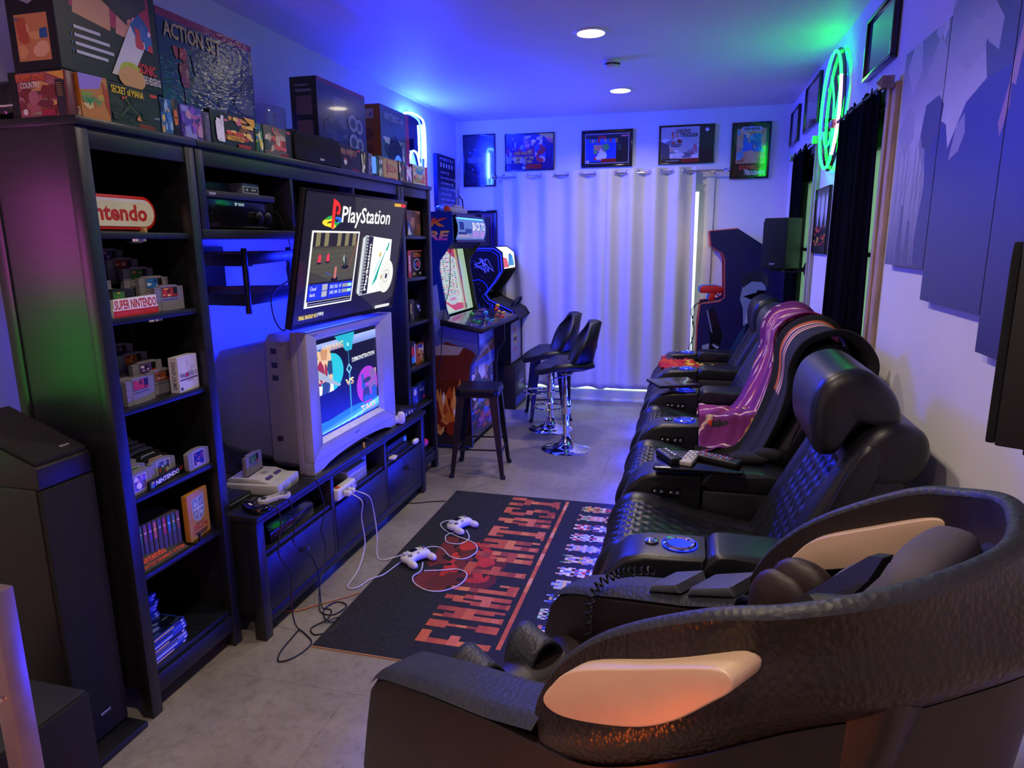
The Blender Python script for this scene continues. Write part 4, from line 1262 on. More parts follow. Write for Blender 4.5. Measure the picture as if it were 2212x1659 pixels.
P().text('Nintendo', .02, .45, .62, .95, '#d8482a', bold=.03).text('ENTERTAINMENT SYSTEM', .02, .1, .98, .34, '#c03c24', bold=.03).build('lettering', t, (.01, .001, .002), (1, 0, 0), (0, .822, .569), .20, .055)
t = thing('cartridge_stack', 'narrow black rack of small cases at the left end of the fifth shelf', 'rack', (XB - .06, Y0 + .03, z + .0006), 90)
for k in range(8):
    G().box(0, .035, 0, .10, .001 + k * .017, .015 + k * .017).build('case', M_DARK, t, bevel=.001)
def a_zg(p):
    p.rect(0, 0, 1, 1, '#b8832e'); p.poly([(.20, .86), (.80, .90), (.80, .50), (.72, .40), (.5, .34), (.28, .40), (.22, .5)], '#9aa4a8'); p.poly([(.25, .82), (.75, .85), (.75, .52), (.68, .44), (.5, .39), (.32, .44), (.27, .52)], '#7a868c')
    p.rect(.48, .40, .52, .85, '#c8d0d0'); p.rect(.26, .61, .75, .65, '#c8d0d0'); p.ell(.36, .73, .06, .05, '#c4ccd0'); p.ell(.63, .52, .06, .05, '#c4ccd0'); p.line([(.58, .70), (.68, .78)], .03, '#c4ccd0'); p.rect(.33, .5, .40, .57, '#b8c0c4')
    p.text('The Legend of', .3, .29, .7, .34, '#3a2010'); p.text('ZELDA', .18, .18, .88, .29, '#b8341c', bold=.01); p.rect(.2, .10, .85, .13, '#4a3014'); p.rect(.3, .05, .8, .08, '#4a3014')
gbox('golden game box with silver shield on a small easel, fifth shelf', (XB - .03, Y0 + .30, z + .0068), 97, .128, .182, .022, '#a9742a', a_zg, m=M_PRINT)
t = thing('easel', 'small black wire easel holding the golden game box', 'easel', (XB - .008, Y0 + .305, z + .0006), 97)
G().box(0, .12, 0, .05, 0, .0055).build('base', M_BLACK, t)
for x_ in (.02, .105):
    G().box(x_, x_ + .006, 0, .006, .0055, .035).build('prong', M_BLACK, t)
# bottom shelf: flat stacks of blue game cases
def g_case():
    return G().box(0, .172, 0, .135, 0, .0135)
SPN = ['#2a48d8', '#3a5ae8', '#1c2c90', '#4a6af0', '#8a9af0', '#16205a']
def case(label, loc, rz, i, grp):
    t = thing('game_case', label, 'game case', loc, rz, grp)
    inst('case', 'case', g_case, mat('blue_case', '#3048d0', .25, coat=.3), t)
    P().rect(0, 0, 1, 1, SPN[i % 6]).rect(.04, .25, .5 + .06 * (i % 5), .75, ['#c8d0f8', '#10183a', '#e0c8a0'][i % 3]).rect(.9, .2, .97, .8, '#e0e4ff').build('spine_print', t, (.002, 0, .001), *FX, .168, .0115)
    return t
z = SHELF[5]
for k in range(14):
    case('blue game case, %s from the bottom of the tall back stack' % ORD[k], (XB - .13 + .004 * ((k * 7) % 3), Y0 + .028 + .003 * ((k * 5) % 4), z + .0005 + k * .014), 90, k, 'tall stack of blue game cases')
for k in range(7):
    t = case('blue game case, %s from the bottom of the short front stack' % ORD[k], (XB - .022 + .003 * ((k * 3) % 3) - .004, Y0 + .052 + .004 * ((k * 5) % 3), z + .0005 + k * .014), 92, k + 2, 'short stack of blue game cases')
P().rect(0, 0, 1, 1, '#12182c').blobs(.03, .03, .97, .97, ['#1c2a4a', '#3a4a70', '#0c1020', '#6a7a98', '#2a3658'], 14, 5).build('cover_print', t, (.003, .003, .0135), (1, 0, 0), (0, 1, 0), .166, .128, M_GLOSS)

# ================================================================== GOODS IN THE FAR BOOKCASE
Y1 = Y0 + .49 + LM
def rb(label, k, y, w_, h_, d_, base, art, rz=90, dx=.06):
    return gbox(label, (XB - dx, Y1 + y, SHELF[k] + .0005), rz, w_, h_, d_, base, art, m=M_PRINT)
rb('large game box with blue and brown picture on the top shelf of the far bookcase', 0, .215, .225, .165, .04, '#4a3428', lambda p: (p.rect(0, 0, 1, 1, '#6a4838'), p.blobs(.02, .02, .98, .98, ['#8a5a40', '#5a4034', '#a87a60', '#7a4a38', '#4a3a34'], 14, 3), p.poly([(0, 0), (.5, 0), (.1, .6), (0, .6)], '#1c3a78'), p.poly([(0, .05), (.3, .05), (.1, .4)], '#c8ccd8')))
def a_sk(p):
    p.rect(0, 0, 1, 1, '#131214'); p.rect(0, 0, .22, 1, '#a82a20'); p.rect(.22, .95, 1, 1, '#a84a30')
    o = len(p.it); p.text('GENESIS', 0, 0, 1, 1, '#e8dcd4', bold=.03); v, f_, c, c2 = p.it[o]; p.it[o] = ([(.16 - q[1] * .1, .2 + q[0] * .62) for q in v], f_, c, c2)
    p.text('SONIC &', .40, .84, .84, .90, '#d89a30', bold=.03); p.text('KNUCKLES', .36, .75, .90, .83, '#e86a28', bold=.03)
    p.ell(.62, .47, .24, .22, '#d0ccc8', 28); p.ell(.62, .47, .21, .19, '#18181c', 28); p.poly([(.62, .62), (.82, .5), (.78, .38), (.6, .4)], '#c8302a'); p.poly([(.44, .5), (.6, .55), (.58, .4), (.48, .36)], '#2c50a0')
    p.ell(.4, .12, .08, .05, '#c8a040'); p.rect(.78, .08, .88, .17, '#d0d0d0')
rb('black game box with red spine on the second shelf of the far bookcase', 1, .205, .24, .175, .035, '#161416', a_sk)
rb('dark game box with yellow figures, left on the third shelf of the far bookcase', 2, .205, .075, .15, .05, '#1c1a18', lambda p: (p.rect(0, 0, 1, 1, '#1a1814'), p.blobs(.1, .1, .9, .9, ['#b8a850', '#3a3428', '#6a5a30', '#d8d0a0'], 8, 3)))
rb('black game box with pale emblem, right on the third shelf of the far bookcase', 2, .285, .165, .135, .03, '#0f0f13', lambda p: (p.rect(0, 0, 1, 1, '#0d0d12'), p.blobs(.25, .25, .75, .8, ['#8a8a98', '#b8b8c8', '#3a3a48'], 6, 5, .1, .25)), 94)
rb('game case with red and blue discs, fourth shelf of the far bookcase', 3, .20, .075, .165, .05, '#2a2a30', lambda p: (p.rect(0, 0, 1, 1, '#18181c'), p.ell(.4, .6, .35, .22, '#c83028'), p.ell(.4, .25, .32, .16, '#2a8ac0'), p.rect(.75, .1, .95, .9, '#d8d8d8')))
rb('orange and white game box with grinning mask, fourth shelf of the far bookcase', 3, .28, .17, .135, .03, '#3a2418', lambda p: (p.rect(0, 0, 1, 1, '#a85a30'), p.blobs(.05, .05, .95, .95, ['#d8b890', '#c85a28', '#e8e0d0', '#6a2a1a', '#d89a40', '#f0e8e0'], 16, 15), p.poly([(.15, .8), (.85, .8), (.8, .95), (.2, .95)], '#3a3a98')), 94)
rb('blue game box with pale moon, left on the fifth shelf of the far bookcase', 4, .20, .085, .125, .03, '#26307a', lambda p: (p.rect(0, 0, 1, 1, '#2c3a90'), p.ell(.5, .72, .3, .18, '#c8c0b0'), p.blobs(.05, .05, .95, .5, ['#4a5ab8', '#6a70c8', '#1c2460'], 6, 3)))
rb('dark blue game box with white title, fifth shelf of the far bookcase', 4, .29, .165, .14, .03, '#10132c', lambda p: (p.rect(0, 0, 1, 1, '#141a48'), p.blobs(.2, .42, .8, .68, ['#d8d8e8', '#b8b8d0'], 9, 6, .06, .16), p.line([(.3, .7), (.3, .95)], .02, '#b8c0e8'), p.ell(.75, .2, .14, .1, '#b83048')), 94)
t = thing('pink_toy', 'bright pink rounded toy on the bottom shelf of the far bookcase', 'toy', (XB - .05, Y1 + .33, SHELF[5]), 90)
G().sup((0, 0, .055), (.12, .06, .06), .9, 16, 10).build('upper_body', mat('pink_gloss', '#d8307a', .3), t)
G().sup((-.03, .01, .014), (.07, .05, .028), .9, 12, 8).build('foot', MATS['pink_gloss'], t)
# ================================================================== GOODS ON AND IN THE TV BENCH
ZB = .5515
M_SNES = mat('console_pale_grey', '#b4b2b0', .45, var=.05)
M_SNES2 = mat('console_mid_grey', '#8e8c8e', .45)
M_PURP = mat('purple_plastic', '#4a3f8a', .4)
sn = thing('pale_console', 'pale grey game console with purple switches on the left end of the bench', 'game console', (-1.665, 2.385, ZB), 97)
g = G()
g.prism([(0, .012), (.005, 0), (.195, 0), (.20, .012), (.20, .046), (.19, .05), (.01, .05), (0, .046)], 'y', 0, .24)
g.build('base', M_SNES, sn, bevel=.002)
G().prism([(.045, .0505), (.235, .0505), (.235, .064), (.22, .07), (.10, .068), (.055, .054)], 'x', .012, .188).build('deck', M_SNES, sn, bevel=.002)
for x0 in (.04, .115):
    G().box(x0, x0 + .045, .062, .078, .0555, .066).build('switch', M_PURP, sn, bevel=.002)
G().box(.085, .115, .10, .125, .066, .0715).build('eject_button', M_SNES2, sn, bevel=.002)
for x0 in (.045, .125):
    G().box(x0, x0 + .035, -.004, 0, .012, .034).build('controller_port', M_SNES2, sn, bevel=.001)
G().box(.03, .17, .150, .176, .068, .0705).build('slot', M_DARK, sn)
t = snes_cart('grey cartridge with dark picture label plugged into the pale console', (0, 0, 0), 97)
_c = wm(sn) @ Vector((.032, .153, .0712))
t.location = _c

def pad_dogbone(t, m1, m2):
    g = G()
    pts = []
    for k in range(13):
        a = -PI / 2 + PI * k / 12
        pts.append((.045 + .028 * math.cos(a), .028 * math.sin(a)))
    for k in range(13):
        a = PI / 2 + PI * k / 12
        pts.append((-.045 + .028 * math.cos(a), .028 * math.sin(a)))
    pts.insert(13, (0, .024)); pts.append((0, -.020))
    g.prism(pts, 'z', 0, .02)
    g.build('shell', m1, t, bevel=.005)
    G().lathe([(.022, .0203), (.022, .021), (.001, .0212)], 20, (.045, 0, 0)).build('button_field', m2, t)
    for i, (x_, y_) in enumerate(((.045, .011), (.045, -.011), (.034, 0), (.056, 0))):
        G().lathe([(.0055, .0212), (.0055, .0245), (.001, .025)], 10, (x_, y_, 0)).build('button', M_PURP if i % 2 else mat('lavender_plastic', '#8f88b8', .4), t)
    G().box(-.057, -.033, -.004, .004, .0203, .025).box(-.049, -.041, -.012, .012, .0203, .0249).build('direction_pad', M_DARK, t, bevel=.001)
    for x_ in (-.012, .008):
        G().box(x_, x_ + .012, -.006, -.001, .0203, .022).build('button', M_SNES2, t)
t = thing('game_controller', 'pale dog bone controller lying in front of the pale console', 'game controller', (-1.66, 2.345, ZB), 60)
pad_dogbone(t, M_SNES, M_SNES2)
_sc1 = t
t = thing('game_controller', 'pale dog bone controller lying on the black console, half behind the bookcase', 'game controller', (-1.93, 2.265, ZB + .0485), 80)
pad_dogbone(t, M_SNES, M_SNES2)

gn = thing('black_console', 'flat black game console with round ring at the left end of the bench', 'game console', (-1.765, 2.185, ZB), 90)
G().prism([(0, 0), (.155, 0), (.155, .034), (.148, .04), (.008, .04), (0, .034)], 'y', 0, .27).build('body', M_BLACK, gn, bevel=.003)
G().lathe([(.065, .0402), (.066, .0465), (.055, .0475), (.05, .041)], 28, (.078, .12, 0)).build('ring', M_DARK, gn)
G().box(.04, .116, .10, .13, .0403, .0445).build('slot_flap', mat('dark_red_plastic', '#4a1214', .4), gn, bevel=.001)
G().box(.012, .143, -.001, .0, .022, .026).build('trim_line', mat('grey_trim', '#6f7a78', .4), gn)
def pad_kidney(t):
    pts = [(-.075, -.03), (-.06, -.045), (-.04, -.035), (-.015, -.012), (.015, -.012), (.04, -.035), (.06, -.045), (.075, -.03), (.07, .01), (.045, .033), (0, .038), (-.045, .033), (-.07, .01)]
    sp_ = smoothpath([(x, y_, 0) for x, y_ in pts], 4, True)
    G().prism([(q.x, q.y) for q in sp_], 'z', 0, .026).build('shell', M_BLACKG, t, bevel=.007, seg=3)
    G().lathe([(.015, .0262), (.015, .029), (.002, .03)], 18, (-.042, .003, 0)).build('direction_pad', M_DARK, t)
    for k in range(3):
        G().lathe([(.007, .0262), (.007, .030), (.001, .0305)], 12, (.025 + k * .015, -.006 + k * .009, 0)).build('button', M_DARK, t)
    G().box(-.012, .012, .012, .020, .0262, .0285).build('maker_badge', M_WHITE, t)
t = thing('game_controller', 'black kidney shaped controller hanging over the front edge of the bench', 'game controller', (-1.680, 2.238, ZB), 150)
pad_kidney(t)
_gc1 = t

n64 = thing('curved_console', 'black curved game console at the right end of the bench', 'game console', (-1.66, 3.625, ZB), 90)
g = G()
def fn(u, v):
    x = .26 * u
    hump = .045 + .022 * math.exp(-((u - .5) / .22) ** 2)
    yy = .19 * v
    return (x, yy, hump * (1 - .5 * max(0, .25 - v) * 4 * .5))
top = [fn(u / 20, v / 8) for v in range(9) for u in range(21)]
bot = [(q[0], q[1], .006) for q in top]
fs = []
for v in range(8):
    for u in range(20):
        a = v * 21 + u
        fs += [(a, a + 1, a + 22, a + 21), (189 + a, 189 + a + 21, 189 + a + 22, 189 + a + 1)]
for u in range(20):
    fs += [(u, 189 + u, 190 + u, u + 1), (168 + u, 169 + u, 358 + u, 357 + u)]
for v in range(8):
    a = v * 21
    fs += [(a, a + 21, 189 + a + 21, 189 + a), (a + 20, 189 + a + 20, 189 + a + 41, a + 41)]
g.add(top + bot, fs).build('body', mat('charcoal_gloss', '#1f2024', .3), n64)
for x_ in (.03, .225):
    G().box(x_ - .014, x_ + .014, .01, .17, 0, .0058).build('foot', M_BLACK, n64)
for x_ in (.065, .105, .155, .195):
    G().lathe([(.011, 0), (.011, -.006), (.004, -.007)], 14, (x_, .0, .022), 'y').build('controller_port', M_SNES2, n64)
n64_t = n64_cart('grey curved cartridge with pale label standing in the curved console', (0, 0, 0), 90, None, ['#c8c0a0', '#d8a060', '#a8b890', '#e8e0d0'])
n64_t.location = wm(n64) @ Vector((.02, .11, .0675))
t = thing('game_controller', 'white game controller standing between the tube television and the curved console', 'game controller', (-1.63, 3.594, ZB), 110)
G().sup((0, 0, .04), (.035, .05, .078), .8, 14, 10).build('grip', M_WHITE, t)
G().sup((.0, .03, .03), (.04, .05, .05), .8, 14, 10).build('body', M_WHITE, t)

# compartment 1: glossy black player
t = thing('disc_player', 'long glossy black curved player in the left compartment of the bench', 'disc player', (-1.66, 2.30, .3725), 90)
G().prism([(0, 0), (.08, 0), (.21, 0), (.25, .0), (.25, .085), (.10, .098), (.03, .085), (0, .05)], 'x', 0, .34).build('body', M_BLACKG, t, bevel=.004)
G().box(.02, .32, -.001, .0, .024, .027).build('trim_line', M_STEEL, t)
# compartment 2: power strip with plugs, pale console, papers
ps = thing('power_strip', 'white power strip with two white plugs sticking out of the middle compartment', 'power strip', (-1.615, 2.795, .3732), 91)
G().box(0, .185, 0, .045, 0, .058).build('housing', M_WHITE, ps, bevel=.008, seg=3)
for k in range(4):
    x_ = .035 + k * .042
    o = G().box(x_, x_ + .026, -.001, 0, .012, .046).build('socket', mat('socket_plastic', '#bfc0c8', .4), ps)
    G().box(x_ + .006, x_ + .009, -.0022, -.001, .026, .038).build('slot', M_BLACK, o)
    G().box(x_ + .017, x_ + .020, -.0022, -.001, .026, .038).build('slot', M_BLACK, o)
G().box(.02, .045, .012, .032, .058, .064).build('switch', mat('orange_glow_switch', '#d8502a', .3), ps, bevel=.002)
PLUG = []
for i, x_ in enumerate((.048, .090)):
    o = G().sup((x_, -.022, .028), (.026, .04, .028), .5, 14, 8).build('plug', M_WHITE, ps)
    PLUG.append(wm(ps) @ Vector((x_, -.044, .028)))
t = thing('box_console', 'boxy pale grey front loading console in the middle compartment', 'game console', (-1.66, 2.975, .3725), 90)
G().box(0, .21, 0, .20, 0, .042).build('lower_half', M_SNES2, t, bevel=.002)
G().box(0, .21, .0, .20, .044, .088).build('upper_half', mat('console_white_grey', '#c4c2c6', .45), t, bevel=.003)
G().box(.02, .12, -.001, .0, .052, .08).build('cartridge_flap', MATS['console_white_grey'], t)
for x_ in (.03, .06):
    G().box(x_, x_ + .02, -.003, 0, .014, .026).build('button', M_DARK, t)
P().text('Nintendo ENTERTAINMENT SYSTEM', 0, 0, 1, 1, '#a83a3a').build('lettering', t, (.03, 0, .07), *FX, .09, .008)
t = thing('booklets', 'pale booklets leaning at the right side of the middle compartment', 'booklets', (-1.70, 3.215, .3725), 90)
for k, (h_, c) in enumerate(((.115, '#b8bcd8'), (.105, '#8f96c4'), (.11, '#d0d2de'))):
    g = G().box(k * .016, k * .016 + .012, 0, .09, 0, h_)
    g.build('booklet', mat('paper_%d' % k, c, .7), t)
# compartment 3: black console with white card
t = thing('ribbed_console', 'black ribbed console in the right compartment of the bench', 'game console', (-1.655, 3.44, .3725), 90)
G().box(0, .30, 0, .18, 0, .035).box(.008, .30, .008, .18, .039, .078).build('body', M_BLACK, t, bevel=.002)
for k in range(8):
    G().box(.03, .20, -.0012, 0, .004 + k * .0038, .0055 + k * .0038).build('rib', M_DARK, t, smooth=False)
G().box(.25, .27, -.001, .006, .045, .07).build('power_light', emis('small_blue_light', '#2a50ff', 1.5), t)
t = thing('memory_card', 'white memory card adapter on the shelf edge of the right compartment', 'adapter', (-1.628, 3.455, .4125), 100)
G().box(0, .06, -.012, .035, 0, .014).build('shell', M_WHITE, t, bevel=.004)
t.location.z = .3725
t = thing('white_dongle', 'small white dongle at the right end of the right compartment', 'adapter', (-1.625, 3.785, .3725), 90)
G().sup((0, .0, .018), (.07, .03, .032), .7, 14, 8).build('shell', M_WHITE, t)

# bridge shelf: receiver, player, small box
t = thing('av_receiver', 'large black amplifier at the left of the bridge shelf', 'amplifier', (-1.79, 2.27, 1.6692), 90)
G().box(0, .43, .012, .285, .008, .118).build('case', M_BLACK, t, bevel=.003)
G().box(0, .43, 0, .012, .008, .118).build('front_panel', M_BLACKG, t, bevel=.002)
for x_ in (.30, .36):
    G().lathe([(.026, 0), (.026, -.02), (.02, -.024), (.002, -.024)], 24, (x_, 0, .05), 'y').build('knob', M_STEEL, t)
for z_ in (.085, .06, .035):
    G().lathe([(.006, 0), (.006, -.004)], 12, (.022, 0, z_), 'y').build('button', M_STEEL, t)
P().text('SP 0:0:0', 0, 0, 1, 1, '#a8c8c0').build('display', t, (.165, 0, .095), *FX, .06, .012, M_LIT)
for x_ in (.03, .38):
    for y_ in (.03, .27):
        G().lathe([(.015, 0), (.015, .008)], 12, (x_, y_, 0)).build('foot', M_RUBBER, t)
t = thing('slim_player', 'slim black disc player lying on the amplifier', 'disc player', (-1.775, 2.255, 1.7885), 90)
G().box(0, .44, 0, .20, 0, .026).build('case', M_DARK, t, bevel=.003)
P().text('SONY', 0, 0, 1, 1, '#c8ccd8', bold=.03).build('maker_lettering', t, (.015, 0, .009), *FX, .04, .010)
t = thing('mini_console', 'small grey box with black display on the slim player', 'mini console', (-1.80, 2.51, 1.8152), 90)
G().box(0, .11, 0, .08, 0, .044).build('shell', mat('mini_grey', '#7c8494', .4), t, bevel=.003)
P().rect(.1, .2, .92, .62, '#101216').ell(.25, .4, .08, .12, '#9aa0b0').rect(.5, .32, .8, .5, '#8a8e98').build('front_print', t, (0, 0, 0), *FX, .11, .044)
t = thing('remote_sensor', 'low black box behind the mini console on the bridge shelf', 'box', (-1.84, 2.29, 1.8152), 90)
G().box(0, .18, 0, .12, 0, .04).build('case', M_BLACK, t, bevel=.004)

# ================================================================== CORDS AND CONTROLLERS
def cord(label, pts, r, m, name='cord', k=7):
    o = G().tube(smoothpath(pts, k), r, 6).build(name, m)
    return tag(o, label, 'cord')
a, b_ = PLUG
zr = .0105
cord('white cord from the left plug down to the floor beside the rug', [a, (a.x + .05, a.y + .01, .36), (-1.555, 2.90, .25), (-1.555, 2.92, .10), (-1.545, 2.82, .012), (-1.52, 2.66, .006), (-1.47, 2.66, .006), (-1.445, 2.75, .006), (-1.40, 2.80, zr), (-1.38, 2.90, zr), (-1.36, 3.0, zr), (-1.335, 3.0, .022)], .0032, M_CORDW)
cord('white cord from the right plug winding across the rug between the controllers', [b_, (b_.x + .06, b_.y + .02, .37), (-1.55, 3.02, .26), (-1.54, 3.03, .11), (-1.525, 2.99, .012), (-1.48, 2.95, .006), (-1.42, 2.99, zr), (-1.40, 3.02, zr), (-1.36, 3.06, zr), (-1.33, 3.10, zr), (-1.28, 3.15, zr), (-1.22, 3.14, zr), (-1.14, 3.06, zr), (-1.06, 3.06, zr), (-1.03, 3.16, zr), (-1.08, 3.25, zr), (-1.18, 3.30, zr), (-1.28, 3.36, zr), (-1.34, 3.44, zr), (-1.31, 3.50, zr), (-1.24, 3.49, zr), (-1.235, 3.475, .022)], .0032, M_CORDW)
cord('white cord looped on the rug beside the nearer white controller', [(-1.25, 2.945, .022), (-1.235, 2.88, zr), (-1.25, 2.82, zr), (-1.22, 2.76, zr), (-1.14, 2.71, zr), (-1.06, 2.72, zr), (-1.00, 2.80, zr), (-1.00, 2.90, zr), (-1.06, 2.94, zr), (-1.14, 2.91, zr), (-1.22, 2.885, zr)], .0032, M_CORDW)
cord('white cord looped on the rug beside the farther white controller', [(-1.16, 3.37, .022), (-1.12, 3.30, zr), (-1.14, 3.22, zr), (-1.22, 3.22, zr), (-1.255, 3.30, zr), (-1.225, 3.345, .012)], .0032, M_CORDW)
def hang(y, x=-1.590):
    return x
cord('black cord hanging from the kidney shaped controller to a loop on the floor', [(-1.63, 2.25, .565), (-1.598, 2.27, .55), (-1.592, 2.28, .48), (-1.594, 2.25, .36), (-1.585, 2.31, .24), (-1.58, 2.29, .10), (-1.56, 2.28, .02), (-1.51, 2.26, .004), (-1.44, 2.20, .0045), (-1.455, 2.10, .0045), (-1.50, 2.06, .0045), (-1.53, 2.12, .0045), (-1.54, 2.22, .0045), (-1.545, 2.28, .0045)], .0032, M_CORDB)
cord('black cord hanging from the pale controller down past the left drawer knob', [(-1.63, 2.33, .565), (-1.598, 2.36, .548), (-1.592, 2.38, .45), (-1.594, 2.36, .36), (-1.588, 2.42, .30), (-1.586, 2.46, .255)], .0028, M_CORDB)
cord('black cord from the pale console curving down the bench front', [(-1.655, 2.55, .575), (-1.61, 2.585, .562), (-1.594, 2.60, .50), (-1.592, 2.62, .40), (-1.592, 2.58, .32), (-1.588, 2.60, .24), (-1.58, 2.57, .16), (-1.57, 2.50, .09), (-1.555, 2.46, .02), (-1.52, 2.42, .0045), (-1.46, 2.42, .0045), (-1.44, 2.50, .0045), (-1.50, 2.52, .0045), (-1.52, 2.44, .009), (-1.46, 2.36, .0085), (-1.42, 2.38, .0045), (-1.40, 2.46, .0045)], .0028, M_CORDB)
cord('black cord looped twice on the floor below the left drawer knob', [(-1.585, 2.47, .25), (-1.575, 2.50, .16), (-1.565, 2.49, .06), (-1.54, 2.46, .006), (-1.49, 2.45, .0045), (-1.47, 2.38, .0045), (-1.50, 2.30, .0045), (-1.455, 2.26, .0045), (-1.40, 2.32, .0045), (-1.42, 2.40, .009), (-1.47, 2.33, .0135)], .003, M_CORDB)
cord('thin tan cable lying on the floor from under the bench to the rug', [(-1.80, 2.42, .004), (-1.66, 2.40, .004), (-1.58, 2.47, .004), (-1.50, 2.55, .004), (-1.44, 2.62, .004)], .0035, mat('tan_cable', '#a86a4a', .6))
cord('thin dark cable on the floor from under the bench to the far rug corner', [(-1.75, 3.70, .004), (-1.62, 3.72, .004), (-1.52, 3.77, .004), (-1.44, 3.80, .004)], .003, M_CORDB)
cord('black video cable with yellow plug in front of the tube television', [(-1.644, 3.14, .60), (-1.62, 3.16, .585), (-1.605, 3.22, .5555), (-1.615, 3.32, .5555), (-1.605, 3.42, .5555), (-1.62, 3.50, .5555)], .003, M_CORDB)
t = thing('video_plug', 'small yellow plug hanging in front of the tube television foot', 'plug', (-1.643, 3.12, .5515), 90)
G().lathe([(.006, .0), (.006, .02), (.004, .028)], 10, (0, -.008, .0)).build('sleeve', mat('yellow_plug', '#d8a020', .4), t)
cord('thin black cable with a bead hanging from the memory card over the right drawer', [(-1.62, 3.50, .385), (-1.598, 3.53, .36), (-1.594, 3.56, .31), (-1.592, 3.60, .28), (-1.590, 3.64, .262)], .0025, M_CORDB)
cord('tangled black cables behind the pale console', [(-2.02, 2.30, ZB + .004), (-2.04, 2.36, .60), (-2.0, 2.42, .64), (-1.97, 2.48, .60), (-2.0, 2.56, .565), (-2.05, 2.60, .60), (-2.06, 2.66, .64)], .003, M_CORDB)
cord('thin black cable falling from the bridge shelf past the swing arm', [(-1.80, 2.66, 1.76), (-1.77, 2.70, 1.74), (-1.755, 2.73, 1.66), (-1.745, 2.74, 1.58), (-1.76, 2.72, 1.50), (-1.75, 2.74, 1.40)], .0022, M_CORDB)
cord('thick black cable running from the bridge shelf to the swing arm', [(-2.10, 2.52, 1.632), (-2.08, 2.58, 1.58), (-2.02, 2.66, 1.53), (-1.95, 2.74, 1.515)], .004, M_CORDB)
cord('drooping black cables at the back of the flat television', [(-1.70, 2.66, 1.46), (-1.76, 2.60, 1.40), (-1.75, 2.58, 1.30), (-1.72, 2.60, 1.24), (-1.70, 2.66, 1.30), (-1.68, 2.70, 1.38)], .003, M_CORDB)

def grip_pad(label, loc, rz):
    t = thing('game_controller', label, 'game controller', loc, rz, 'white controllers on the rug')
    def fn(u, v):
        a = 2 * PI * u
        b = PI * (v - .5) * .995
        cb = max(0, math.cos(b)) ** .6
        x = .082 * cb * math.copysign(abs(math.cos(a)) ** .75, math.cos(a))
        y_ = .052 * cb * math.copysign(abs(math.sin(a)) ** .8, math.sin(a))
        if y_ < 0:
            y_ *= .55 + .75 * abs(x) / .082
        return (x, y_ + .012, .030 + .024 * math.copysign(abs(math.sin(b)) ** .8, math.sin(b)))
    G().grid(fn, 30, 12, cu=True, caps=True).build('shell', M_WHITE, t)
    for s_ in (-1, 1):
        G().sup((s_ * .062, -.040, .020), (.036, .075, .038), .9, 14, 10).build('grip', M_WHITE, t)
    G().box(-.022, .022, .012, .044, .050, .055).build('window', M_BLACKG, t, bevel=.002)
    G().lathe([(.014, .050), (.014, .058), (.010, .061), (.002, .060)], 16, (-.054, .025, 0)).build('thumbstick', mat('pale_stick', '#b9bcc4', .5), t)
    G().box(-.060, -.036, -.011, -.003, .048, .056).box(-.052, -.044, -.019, .005, .048, .0558).build('direction_pad', mat('pad_grey', '#7a7c86', .5), t)
    for (x_, y_), c in zip(((.054, .012), (.054, .036), (.042, .024), (.066, .024)), ('#b03a30', '#3a9a50', '#c8b040', '#3a60b8')):
        G().lathe([(.0055, .046), (.0055, .0545), (.001, .0555)], 10, (x_, y_, 0)).build('button', mat('btn' + c, c, .4), t)
    G().prism([(-.006, -.016), (.006, -.016), (0, -.006)], 'z', .05, .0545).build('start_button', MATS['pad_grey'], t)
    return t
grip_pad('white game controller on the rug nearer to the camera', (-1.295, 2.975, .007), 62)
grip_pad('white game controller on the rug farther from the camera', (-1.205, 3.41, .007), 68)

# ================================================================== RUG
RX1, RX0, RY0, RY1 = -.25, -1.43, 2.185, 3.985
rug = thing('rug', 'black rug with orange pixel lettering and small figures, on the floor before the recliners', 'rug', (-.84, 3.08, 0))
G().box(RX0, RX1, RY0, RY1, .0006, .006).build('carpet', mat('black_carpet', '#1b1c22', .95, var=.5, scale=60, bump=.5, bscale=600), rug, world=True)
G().box(RX0, RX1, RY0 - .003, RY0 - .0002, .0006, .0062).build('hem', mat('tan_hem', '#b08a6a', .9), rug, world=True)
PIX = {'F': ['11111', '11000', '11000', '11110', '11000', '11000', '11000'], 'I': ['111', '111', '010', '010', '010', '111', '111'], 'N': ['10011', '11011', '11111', '11111', '11011', '11011', '11001'],
       'A': ['00110', '01110', '01011', '11011', '11111', '11011', '11011'], 'L': ['11000', '11000', '11000', '11000', '11000', '11001', '11111'], 'T': ['111111', '101101', '001100', '001100', '001100', '001100', '011110'],
       'S': ['01111', '11001', '11000', '01110', '00011', '10011', '11110'], 'Y': ['110011', '110011', '011110', '001100', '001100', '001100', '011110']}
p = P()
rr = random.Random(4)
OR = ['#b5543a', '#c0603e', '#a84a38', '#d07a48', '#8e3c36', '#c86a50']
def pxword(word, u0, u1, v0, v1, sizes=None):
    tot = sum(len(PIX[c][0]) + 1.6 for c in word) - 1.6
    x = u0
    k = (u1 - u0) / tot
    for c in word:
        rows = PIX[c]
        W_ = len(rows[0])
        ch = (v1 - v0) / 7
        for r_, row in enumerate(rows):
            q = 0
            while q < W_:
                if row[q] == '1':
                    e_ = q
                    while e_ < W_ and row[e_] == '1':
                        e_ += 1
                    y1_ = v1 - r_ * ch
                    p.rect(x + q * k, y1_ - ch, x + e_ * k, y1_, rr.choice(OR))
                    q = e_
                else:
                    q += 1
        p.rect(x - .15 * k, v0 - ch * .12, x + (W_ if c in 'IL' else 2.2) * k, v0 + ch * .25, '#b5543a')
        x += (W_ + 1.6) * k
